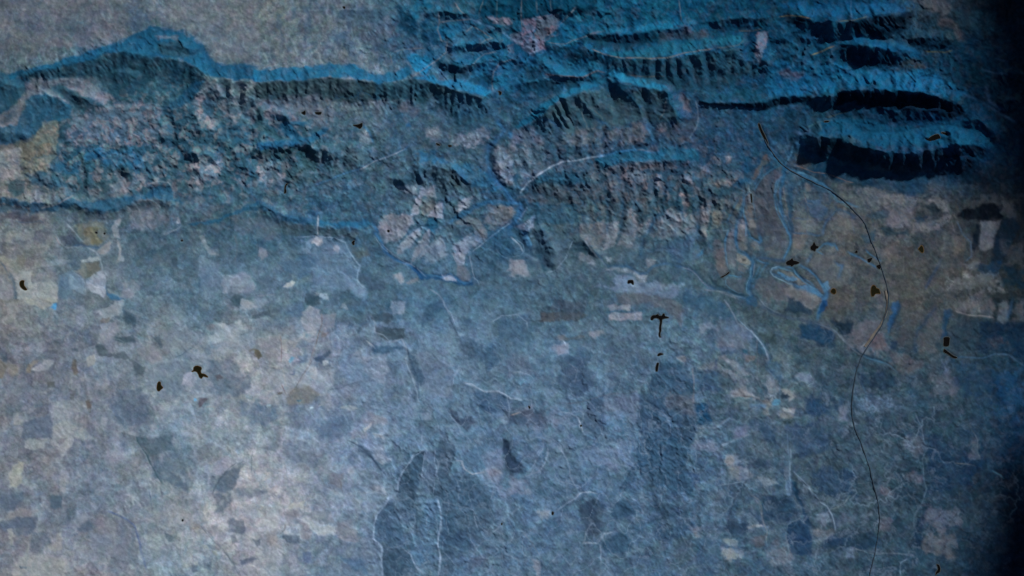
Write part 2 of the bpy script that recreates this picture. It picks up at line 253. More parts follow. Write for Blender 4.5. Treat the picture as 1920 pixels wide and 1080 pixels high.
# patches: bare soil, pasture, woodland (traced), with ridge sun and shade painted in
paint("""
# --- west, upper
-1 -1 104,100,110 0.35 25 | -20 -20 270 -20 330 20 250 60 120 90 60 100 -20 90
0 0 22,95,138 0.95 4 | 60 545 300 500 480 450 700 370 960 290 1000 250 1160 190 1250 210 1330 235 1380 220 1440 260 1510 320 1570 390 1620 460 1700 475 1800 470 1930 500 1930 610 1700 590 1560 570 1470 500 1330 440 1180 430 1000 440 900 400 820 400 640 470 400 530 200 570 80 590
0 0 34,70,88 0.9 5 | 100 560 400 525 640 470 900 390 1200 430 1320 450 1480 510 1530 545 1530 590 1500 650 1290 620 1280 570 1180 560 1100 660 1000 700 850 720 770 640 740 590 640 560 500 580 350 590 200 590
0 0 45,72,82 0.8 4 | 1190 330 1330 300 1400 360 1430 420 1380 450 1300 430 1200 400
0 0 95,92,98 0.7 4 | 1170 265 1230 262 1340 275 1330 295 1250 290 1180 290
0 0 28,92,132 0.85 6 | 1540 590 1500 650 1450 740 1290 830 1240 810 1330 730 1440 620
0 0 62,86,106 0.7 5 | 940 180 1000 100 1060 60 1130 180 1000 240
0 0 24,78,102 0.9 6 | -40 530 120 560 220 600 200 680 150 740 60 830 -40 870
0 0 30,84,112 0.9 4 | 190 760 230 710 350 700 440 750 540 800 540 880 440 900 380 920 290 960 240 1040 160 1060 60 1090 -40 1090 -40 950 130 940 150 860 200 800
0 0 42,74,90 0.85 5 | 380 630 480 640 560 690 700 740 860 740 760 790 700 870 560 800 500 760 420 690
0 0 110,104,112 0.7 5 | 190 620 300 600 500 590 640 600 740 650 850 730 780 790 700 740 560 680 480 640 380 640 360 670 510 770 440 750 350 690 240 705 190 760 150 860 130 930 30 950 -40 945 -40 880 80 830 100 790 200 700
0 0 40,76,96 0.7 6 | 100 840 40 850 20 910 70 915 100 880
0 0 112,108,94 0.8 4 | 430 905 445 1000 430 1090 180 1090 280 1010 320 920
0 1 114,108,96 0.8 3 | 150 -10 430 -10 430 100 370 130 340 205 190 215 150 120
0 1 98,92,80 0.6 8 | 150 10 330 -10 330 90 230 150 160 120
0 1 126,120,122 0.85 5 | -40 60 150 30 150 210 180 270 60 260 -40 240
0 0 110,104,112 0.55 9 | 600 250 780 170 1000 240 900 310 700 350 430 360 330 330
0 0 112,110,118 0.5 12 | 1180 0 1920 0 1930 470 1640 460 1520 320 1330 210 1160 190
0 0 52,80,98 0.5 6 | 1240 830 1320 860 1280 1080 1230 1080 1220 900
0 0 100,104,118 0.4 14 | 750 780 1200 800 1200 1080 470 1080 560 900
0 0 120,116,122 0.7 4 | 1480 700 1570 620 1620 600 1560 700 1500 790 1560 880 1640 900 1610 980 1500 900 1440 760
0 0 42,86,110 0.7 5 | 1680 930 1820 930 1860 1080 1620 1080
1 0 55,88,106 0.6 5 | 270 60 300 70 290 140 270 150
1 0 64,90,112 0.5 5 | 160 110 200 120 200 240 270 390 240 380 190 270 160 200
1 0 60,88,112 0.5 6 | 340 50 410 50 420 230 370 300 380 100
1 0 66,92,120 0.5 8 | 560 250 690 250 800 400 740 440 640 330 560 300
1 0 58,84,108 0.6 8 | 620 80 800 60 1080 80 1100 200 900 200 700 220
1 0 84,92,108 0.6 10 | 820 180 1000 120 1080 250 900 340 850 300
1 0 60,82,104 0.5 8 | 860 330 1200 270 1250 340 1000 380 880 380
1 0 26,110,158 0.95 4 | -10 530 250 500 480 480 540 470 740 480 830 540 900 560 1040 540 1140 500 1180 560 1060 600 920 635 840 615 700 585 560 580 480 590 350 605 200 610 -10 615
1 0 20,132,190 0.8 5 | 1140 430 1210 395 1310 440 1330 500 1270 560 1190 540 1160 480
1 0 22,118,172 0.8 5 | 1290 560 1400 600 1550 610 1680 640 1760 680 1720 720 1560 690 1400 650 1270 610 1140 590
1 0 46,72,82 0.92 4 | -10 618 200 612 480 592 590 585 720 595 840 618 920 638 1080 602 1250 600 1400 655 1560 695 1720 725 1730 800 1620 800 1560 720 1350 720 1250 770 1120 740 900 750 700 770 570 750 430 720 260 745 -10 765
1 0 34,70,88 0.7 8 | 900 640 1160 600 1290 630 1350 700 1240 760 1060 740 900 740
1 0 24,62,82 0.75 8 | 1350 720 1560 720 1700 760 1700 880 1560 960 1450 860 1360 800
1 0 46,80,102 0.6 12 | 1500 700 1780 760 1820 900 1700 980 1560 1000
1 0 22,104,150 0.7 8 | 1120 60 1200 70 1240 140 1190 170 1130 120
1 0 12,62,90 0.8 10 | 1060 60 1140 110 1220 180 1200 260 1100 240 1060 160
1 0 10,58,88 0.85 8 | 1230 160 1350 190 1380 290 1340 350 1240 330
1 0 18,76,110 0.7 10 | 1200 380 1340 380 1370 470 1320 480 1250 420
1 0 20,110,160 0.7 8 | 1360 200 1500 180 1560 220 1480 300 1380 290
1 0 30,78,110 0.5 10 | 1380 110 1600 140 1620 190 1560 250 1500 180 1370 180
1 0 22,112,160 0.6 8 | 1470 330 1640 320 1700 350 1600 370 1480 370
1 0 18,104,152 0.7 8 | 1460 450 1600 430 1760 400 1780 430 1600 490 1480 490
1 0 16,56,76 0.7 8 | 1360 430 1600 500 1590 590 1420 570 1360 480
1 0 22,116,170 0.6 10 | 1620 520 1800 440 1830 480 1700 560 1620 580
1 0 22,112,165 0.7 8 | 1780 570 1920 600 1920 680 1800 640
1 0 16,60,86 0.8 5 | 1620 590 1760 570 1770 660 1680 650 1610 620
1 0 8,56,80 0.85 5 | 1680 -10 1930 -10 1930 140 1660 125
1 0 12,100,145 0.5 9 | 1180 0 1340 0 1300 50 1200 50
1 0 116,108,118 0.7 5 | 1740 130 1920 145 1920 180 1850 190 1760 150
1 0 120,116,124 0.6 4 | 1890 340 1930 340 1930 390 1895 380
1 0 104,102,112 0.6 14 | 0 760 440 720 600 790 560 900 300 880 0 880
1 0 32,104,148 0.85 5 | 150 930 260 910 400 905 410 940 270 950 350 1030 520 950 560 940 480 1030 380 1080 0 1090 60 1060 250 1040 180 990
1 0 46,78,88 0.8 5 | 0 770 60 840 60 930 180 1010 220 1050 160 1050 60 980 -10 970
1 0 130,132,144 0.6 6 | 890 480 930 480 960 560 900 540
1 0 96,92,104 0.6 9 | 1060 770 1150 760 1210 820 1180 870 1060 840
1 0 132,140,152 0.7 6 | 770 1000 830 970 870 1060 850 1080 790 1050
1 0 122,126,140 0.7 8 | 1280 1020 1340 940 1380 1000 1360 1080 1300 1080
1 0 118,116,130 0.7 10 | 1440 1050 1560 1000 1700 970 1750 1020 1640 1090 1440 1090
1 0 40,110,165 0.8 3 | 1110 935 1150 925 1160 950 1125 955
# --- centre north
2 0 8,52,74 0.9 5 | -10 -10 620 -10 600 60 560 90 420 120 350 100 200 125 80 140 -10 145
2 0 96,96,112 0.8 3 | 80 145 190 128 190 200 150 240 160 290 250 300 340 260 350 240 240 320 260 360 150 420 110 400 60 350 -10 290 10 255 90 240
2 0 86,82,88 0.9 3 | 192 128 355 108 350 200 240 290 165 290 190 210
2 0 18,94,140 0.8 8 | 330 280 480 270 440 320 300 320 260 310
2 0 16,84,120 0.5 10 | 350 180 600 160 620 250 420 300 350 240
2 0 14,60,92 0.6 9 | 0 330 90 380 180 400 260 470 210 500 110 450 0 480
2 0 20,118,178 0.85 5 | 740 225 900 235 960 205 1060 175 1180 200 1230 165 1200 210 1060 205 960 230 880 250 740 240
2 0 76,74,82 0.55 8 | 1180 220 1360 180 1360 230 1480 240 1480 300 1250 300 1120 320 1080 270
2 0 92,86,92 0.5 5 | 590 250 640 225 700 240 640 255
2 0 22,104,150 0.85 5 | 700 390 860 380 1000 365 1100 320 1250 300 1480 300 1640 265 1700 270 1770 310 1700 330 1500 350 1250 400 1100 420 940 425 760 420
2 0 20,52,72 0.7 9 | 480 290 600 260 850 270 1000 250 1100 280 1060 330 880 360 680 380 560 330
2 0 14,80,120 0.6 8 | 380 330 600 340 480 370 400 350
2 0 14,50,74 0.75 8 | 380 360 520 360 680 420 880 440 820 520 700 490 420 440
2 0 26,112,168 0.85 5 | 180 440 280 420 480 470 640 480 700 510 720 560 640 570 540 580 430 580 300 560 230 530
2 0 26,124,186 0.92 4 | 720 545 770 530 900 580 1050 610 1130 640 1170 670 1100 680 960 650 820 610 740 580
2 0 12,36,54 0.6 7 | 80 510 220 520 240 580 160 600 90 580
2 0 22,98,145 0.85 4 | 80 600 280 580 300 590 140 615
2 0 14,52,74 0.7 9 | 100 620 300 590 540 600 500 640 300 680 90 700
2 0 20,108,164 0.92 4 | 20 950 150 850 280 740 400 690 520 640 560 600 700 580 710 610 600 660 440 720 340 760 230 850 120 930 40 970
2 0 18,92,140 0.7 5 | 760 640 880 700 960 780 980 850 900 760 780 690
2 0 20,92,140 0.7 5 | 1130 650 1180 680 1230 780 1275 880 1250 930 1200 830 1150 730
2 0 52,76,84 0.75 8 | 200 890 400 750 600 670 700 660 860 720 960 820 990 920 720 950 500 970 400 990 240 900
2 0 48,72,80 0.7 8 | 900 680 1140 690 1200 800 1250 920 1060 920 1000 880
2 0 34,66,82 0.75 10 | 760 440 1300 420 1500 390 1700 380 1780 460 1840 560 1700 600 1560 680 1400 700 1200 660 1000 620 880 560
2 0 100,92,96 0.8 4 | 1255 690 1290 700 1330 780 1340 850 1300 830 1270 760
2 0 96,96,104 0.9 4 | 1070 930 1160 920 1155 970 1120 985 1080 970
2 0 96,92,94 0.75 5 | 890 925 980 920 1010 1000 1000 1040 920 1000
2 0 96,94,92 0.5 8 | 400 1010 560 960 700 960 640 1080 380 1080
2 0 84,86,92 0.55 8 | 700 970 900 960 1000 1080 700 1080
2 0 70,72,78 0.5 8 | 1200 930 1380 900 1380 1030 1260 1080 1160 1050
2 0 92,96,112 0.7 12 | -10 990 150 960 220 1050 200 1090 -10 1090
2 0 118,116,126 0.9 2.5 | 1830 250 1920 245 1900 330 1880 400 1860 470 1840 450 1815 400 1840 310
2 0 20,88,130 0.55 10 | 1400 720 1700 680 1860 660 1920 650 1920 760 1700 740 1500 770 1400 760
3 0 16,84,124 0.55 12 | -10 500 100 460 400 470 600 470 720 520 900 520 1200 540 1300 600 1500 700 1400 740 1200 690 900 680 780 640 500 690 300 690 100 700 -10 740
3 0 80,84,100 0.5 10 | 70 540 170 510 260 540 240 590 120 600
3 0 12,74,116 0.6 10 | 100 30 900 0 1100 40 950 110 700 120 420 130 200 90
3 0 86,80,84 0.75 6 | 1060 -10 1320 -10 1380 60 1300 130 1400 170 1460 240 1480 300 1430 300 1380 220 1280 190 1280 110 1180 60
3 0 34,66,84 0.6 10 | 1400 60 1700 100 1680 220 1620 300 1520 240 1420 160
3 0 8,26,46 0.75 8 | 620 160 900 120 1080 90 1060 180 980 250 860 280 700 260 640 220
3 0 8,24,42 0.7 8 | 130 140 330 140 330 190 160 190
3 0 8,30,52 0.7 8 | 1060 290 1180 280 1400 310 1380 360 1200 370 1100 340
3 0 10,36,60 0.7 10 | 540 350 700 350 950 420 960 480 880 515 740 515 600 460
3 0 54,62,62 0.7 7 | 960 500 1060 430 1140 450 1180 490 1060 520 940 530
3 0 14,74,112 0.6 6 | 500 290 700 280 1000 330 1140 400 1160 450 1040 420 800 350 560 330
3 0 20,66,94 0.5 9 | 130 230 330 220 360 300 500 340 300 430 120 420 20 330
3 0 16,92,148 0.85 6 | 420 910 560 890 760 900 960 950 1150 960 1300 900 1480 900 1640 1000 1700 1090 700 1090 680 1040 500 1020 380 1000
3 0 12,48,78 0.65 8 | 560 780 800 760 1000 780 1200 860 1300 900 1100 930 880 920 640 870 500 860
3 0 28,58,78 0.5 12 | 40 860 400 860 400 960 220 1000 200 1080 0 1080
3 0 46,66,76 0.5 9 | 60 880 110 870 120 930 80 940
""")  # dark hill top and black basins above: shade painted as dark patches
paint("""
# --- west, middle
0 1 36,100,140 0.8 5 | 0 400 140 420 340 450 330 480 400 460 520 390 600 420 700 430 900 400 1100 380 1140 330 1280 310 1300 400 1380 430 1380 450 1150 400 1060 420 960 470 880 510 700 510 560 470 400 500 300 510 160 470 0 440
0 1 44,88,110 0.7 10 | -10 440 140 470 250 510 160 530 60 510 -10 500
0 1 92,90,104 0.5 10 | 0 520 140 500 300 560 200 590 60 570 0 580
0 1 118,112,98 0.75 7 | 570 620 640 600 720 570 790 620 800 680 750 740 700 770 620 740
0 1 110,106,88 0.7 4 | 660 640 720 630 730 690 750 740 700 760
0 1 140,138,142 0.7 4 | 850 580 900 570 880 620 880 700 850 660
0 1 140,136,136 0.75 3 | 750 780 820 735 830 770 770 820 740 810
0 1 116,112,100 0.75 4 | 620 900 740 880 750 940 690 1000 620 1000 580 940
0 1 148,146,154 0.8 4 | 700 970 780 950 790 1030 770 1090 640 1090 650 1010
0 1 140,136,134 0.7 8 | 40 680 130 640 230 680 180 710 80 740
0 1 138,134,126 0.65 6 | 0 850 90 870 170 930 140 960 40 910
0 1 150,146,144 0.85 4 | 60 980 240 950 210 1020 250 1060 230 1090 120 1090 130 1020
0 1 132,128,132 0.6 8 | 240 1000 420 960 420 1090 240 1090
0 1 104,130,154 0.6 7 | 440 1000 540 960 620 1020 640 1090 420 1090
0 1 42,76,88 0.7 5 | 580 60 640 80 670 140 660 200 680 280 640 360 640 250 600 140
0 1 36,92,128 0.6 9 | 640 40 1000 50 1100 180 1000 200 760 140 640 110
0 1 38,70,82 0.65 5 | 900 160 980 170 980 230 920 240 890 200
0 1 42,88,112 0.7 6 | 200 240 300 210 480 220 500 330 360 330 230 290
0 1 34,84,112 0.7 6 | 370 150 480 130 600 200 600 230 470 230 370 200
0 1 40,74,88 0.75 4 | 60 300 130 260 190 280 180 370 120 400 60 350
0 1 42,74,90 0.6 6 | 750 270 820 260 840 330 790 370 750 330
0 1 128,124,132 0.5 12 | 1450 130 1650 110 1650 260 1480 330 1440 260
0 1 118,116,122 0.5 9 | 840 290 1080 240 1120 320 960 360 860 350
0 1 36,108,150 0.75 3 | 1400 600 1640 560 1800 490 1920 440 1920 460 1820 510 1640 580 1420 615
0 1 34,98,138 0.7 5 | 1820 490 1920 450 1920 500 1850 510
0 1 104,100,108 0.45 10 | 960 470 1150 420 1300 560 1180 640 1000 590
0 2 156,148,138 0.9 3 | 130 40 200 0 430 -10 430 100 330 165 260 130 180 100
0 2 50,140,190 0.9 2 | 380 125 420 115 420 165 375 160
0 2 40,120,175 0.75 2.5 | 785 -10 810 40 860 60 925 85 900 95 830 90 800 60
0 2 142,150,160 0.6 6 | 740 190 860 140 880 190 760 220
0 2 60,90,106 0.65 5 | 920 160 980 180 1030 240 1010 270 940 250
0 2 64,94,112 0.6 6 | 1720 80 1760 60 1800 90 1790 130 1720 110
0 2 146,152,160 0.6 6 | 1820 80 1920 110 1920 150 1820 140
0 2 134,120,116 0.6 8 | 0 540 60 560 140 600 100 650 0 660
0 2 138,122,112 0.6 4 | 200 600 240 570 230 640 195 645
0 2 112,96,92 0.5 4 | 545 540 575 560 585 650 545 650
0 2 156,154,152 0.75 2.5 | 645 520 715 505 720 545 650 560
0 2 156,150,140 0.75 2.5 | 650 565 715 548 718 575 655 590
0 2 158,158,172 0.9 3 | 1390 640 1440 640 1480 680 1470 720 1430 740 1375 730 1385 670
0 2 116,104,112 0.6 4 | 1600 650 1660 640 1670 680 1620 690
0 2 70,160,210 0.8 1.5 | 1450 825 1475 825 1475 850 1455 850
0 2 110,100,112 0.7 3 | 1490 830 1550 825 1530 860 1500 890
0 2 136,146,158 0.5 14 | 1500 360 1700 330 1900 380 1900 480 1700 480 1520 450
0 2 150,146,148 0.6 6 | 400 1010 520 1000 600 1060 700 1080 400 1090
0 2 104,116,136 0.6 4 | 200 1000 380 940 400 1080 180 1080
0 2 148,146,146 0.6 6 | 110 940 150 920 160 1010 120 1040
0 2 142,140,146 0.6 9 | 420 870 580 850 620 940 440 990 370 960
0 2 100,84,84 0.6 4 | 660 850 690 850 690 900 665 900
0 2 122,136,152 0.4 20 | 1100 570 1450 470 1500 480 1880 700 1700 800 1300 850 1150 700
# --- south west
0 3 152,148,146 0.8 5 | 190 70 250 55 350 60 330 90 260 130 190 110
0 3 154,150,152 0.85 3 | 410 60 450 100 480 90 540 50 545 80 490 160 465 190 430 130
0 3 152,148,142 0.8 5 | 90 270 140 225 180 230 160 330 170 370 130 410 80 400 60 360
0 3 150,144,146 0.75 4 | 465 310 500 310 510 430 455 440
0 3 136,136,150 0.7 4 | 790 150 930 140 930 190 830 240 800 230
0 3 148,146,158 0.7 6 | 1590 240 1700 190 1760 240 1700 290 1620 320
0 3 96,108,124 0.6 5 | 0 440 170 450 150 520 0 570
0 3 140,132,136 0.6 5 | 50 620 140 560 280 590 180 650 60 640
0 3 150,148,158 0.7 3 | 540 650 640 615 640 660 560 730 520 700
0 3 140,130,144 0.6 7 | 700 640 780 640 790 700 740 740 700 700
0 3 88,106,126 0.6 6 | 0 690 240 640 260 760 140 780 0 730
0 3 88,106,126 0.6 5 | 370 480 460 490 470 580 370 570
0 3 156,150,150 0.85 4 | 100 1000 190 930 215 850 220 930 300 960 310 910 380 930 500 970 540 1040 550 1090 90 1090
0 3 154,148,148 0.75 3 | 65 730 95 730 90 840 60 850
0 3 152,144,146 0.7 4 | 430 760 470 750 470 880 350 860 340 840 430 840
0 3 166,162,160 0.8 3 | 1320 640 1370 620 1380 690 1330 680
0 3 160,158,166 0.75 3 | 1420 720 1440 640 1460 610 1530 630 1500 660 1450 690 1440 750
0 3 148,134,128 0.7 3 | 1420 700 1500 680 1500 730 1430 750
0 3 164,160,170 0.75 6 | 1780 560 1860 540 1930 580 1930 640 1840 640
0 3 160,156,166 0.7 8 | 1840 740 1930 760 1930 900 1850 900 1780 840
0 3 146,146,160 0.6 8 | 1760 950 1930 940 1930 1090 1820 1090
0 3 158,154,162 0.7 4 | 1540 850 1620 890 1640 920 1590 920
0 3 130,128,138 0.5 14 | 700 660 1000 650 1050 850 900 1000 700 950
0 3 92,110,132 0.5 9 | 1580 300 1760 250 1830 250 1780 380 1650 480 1590 450
0 3 82,106,126 0.4 20 | 1040 40 1300 60 1400 130 1450 400 1300 400 1150 300
1 3 170,164,168 0.92 3 | 60 650 90 580 160 560 200 540 210 590 180 690 130 720 70 700
1 3 172,162,160 0.9 2.5 | 220 570 260 540 340 525 355 545 330 575 260 580
1 3 170,168,176 0.92 3 | 330 660 370 630 440 660 520 700 600 700 605 765 490 780 430 730 380 690
1 3 156,144,150 0.8 4 | 340 690 400 700 430 750 380 810 330 790
1 3 156,144,144 0.75 4 | 90 750 160 770 160 830 110 850 80 810
1 3 168,164,172 0.9 2.5 | 215 740 250 745 235 770 215 765
1 3 146,142,150 0.7 5 | 230 600 320 590 320 670 240 690
1 3 138,142,152 0.7 5 | 610 700 700 660 760 750 700 820 620 800
1 3 164,160,164 0.6 12 | 0 680 60 700 80 860 140 900 140 1090 0 1090
1 3 88,110,140 0.6 6 | 340 900 420 900 420 960 350 970
1 3 100,118,142 0.5 14 | 620 880 860 780 920 860 900 1080 640 1080
1 3 144,150,164 0.7 6 | 880 130 960 130 1000 200 940 250 890 180
1 3 142,150,164 0.6 5 | 670 280 730 290 720 330 690 310
1 3 150,156,168 0.6 5 | 880 400 960 410 960 440 900 440
1 3 112,130,152 0.5 20 | 540 340 720 400 640 480 520 440
1 3 68,92,116 0.7 4 | 1060 470 1070 380 1130 270 1200 150 1260 140 1260 220 1220 330 1200 480 1180 560 1120 560 1060 490
1 3 66,88,110 0.75 3 | 1340 110 1380 60 1500 100 1490 200 1440 300 1400 380 1340 470 1320 470 1340 350 1370 290 1330 200
1 3 70,92,112 0.7 3 | 900 800 1000 790 1100 870 1160 910 1140 1080 950 1090 940 870
1 3 70,96,124 0.6 4 | 900 620 980 520 1030 500 1180 560 1180 650 1100 760 1110 860 1000 800 890 830 875 720
1 3 66,90,112 0.65 5 | 1380 400 1700 380 1760 480 1800 640 1760 740 1600 760 1500 860 1470 1090 1390 1090 1370 850 1400 660 1380 560 1360 490
1 3 78,112,142 0.5 8 | 1560 150 1640 120 1740 150 1740 290 1640 310 1560 240
1 3 44,60,84 0.65 5 | 1850 50 1900 80 1930 200 1930 380 1860 260 1880 200
1 3 138,152,172 0.5 9 | 1700 280 1800 260 1860 320 1780 360 1700 330
""")
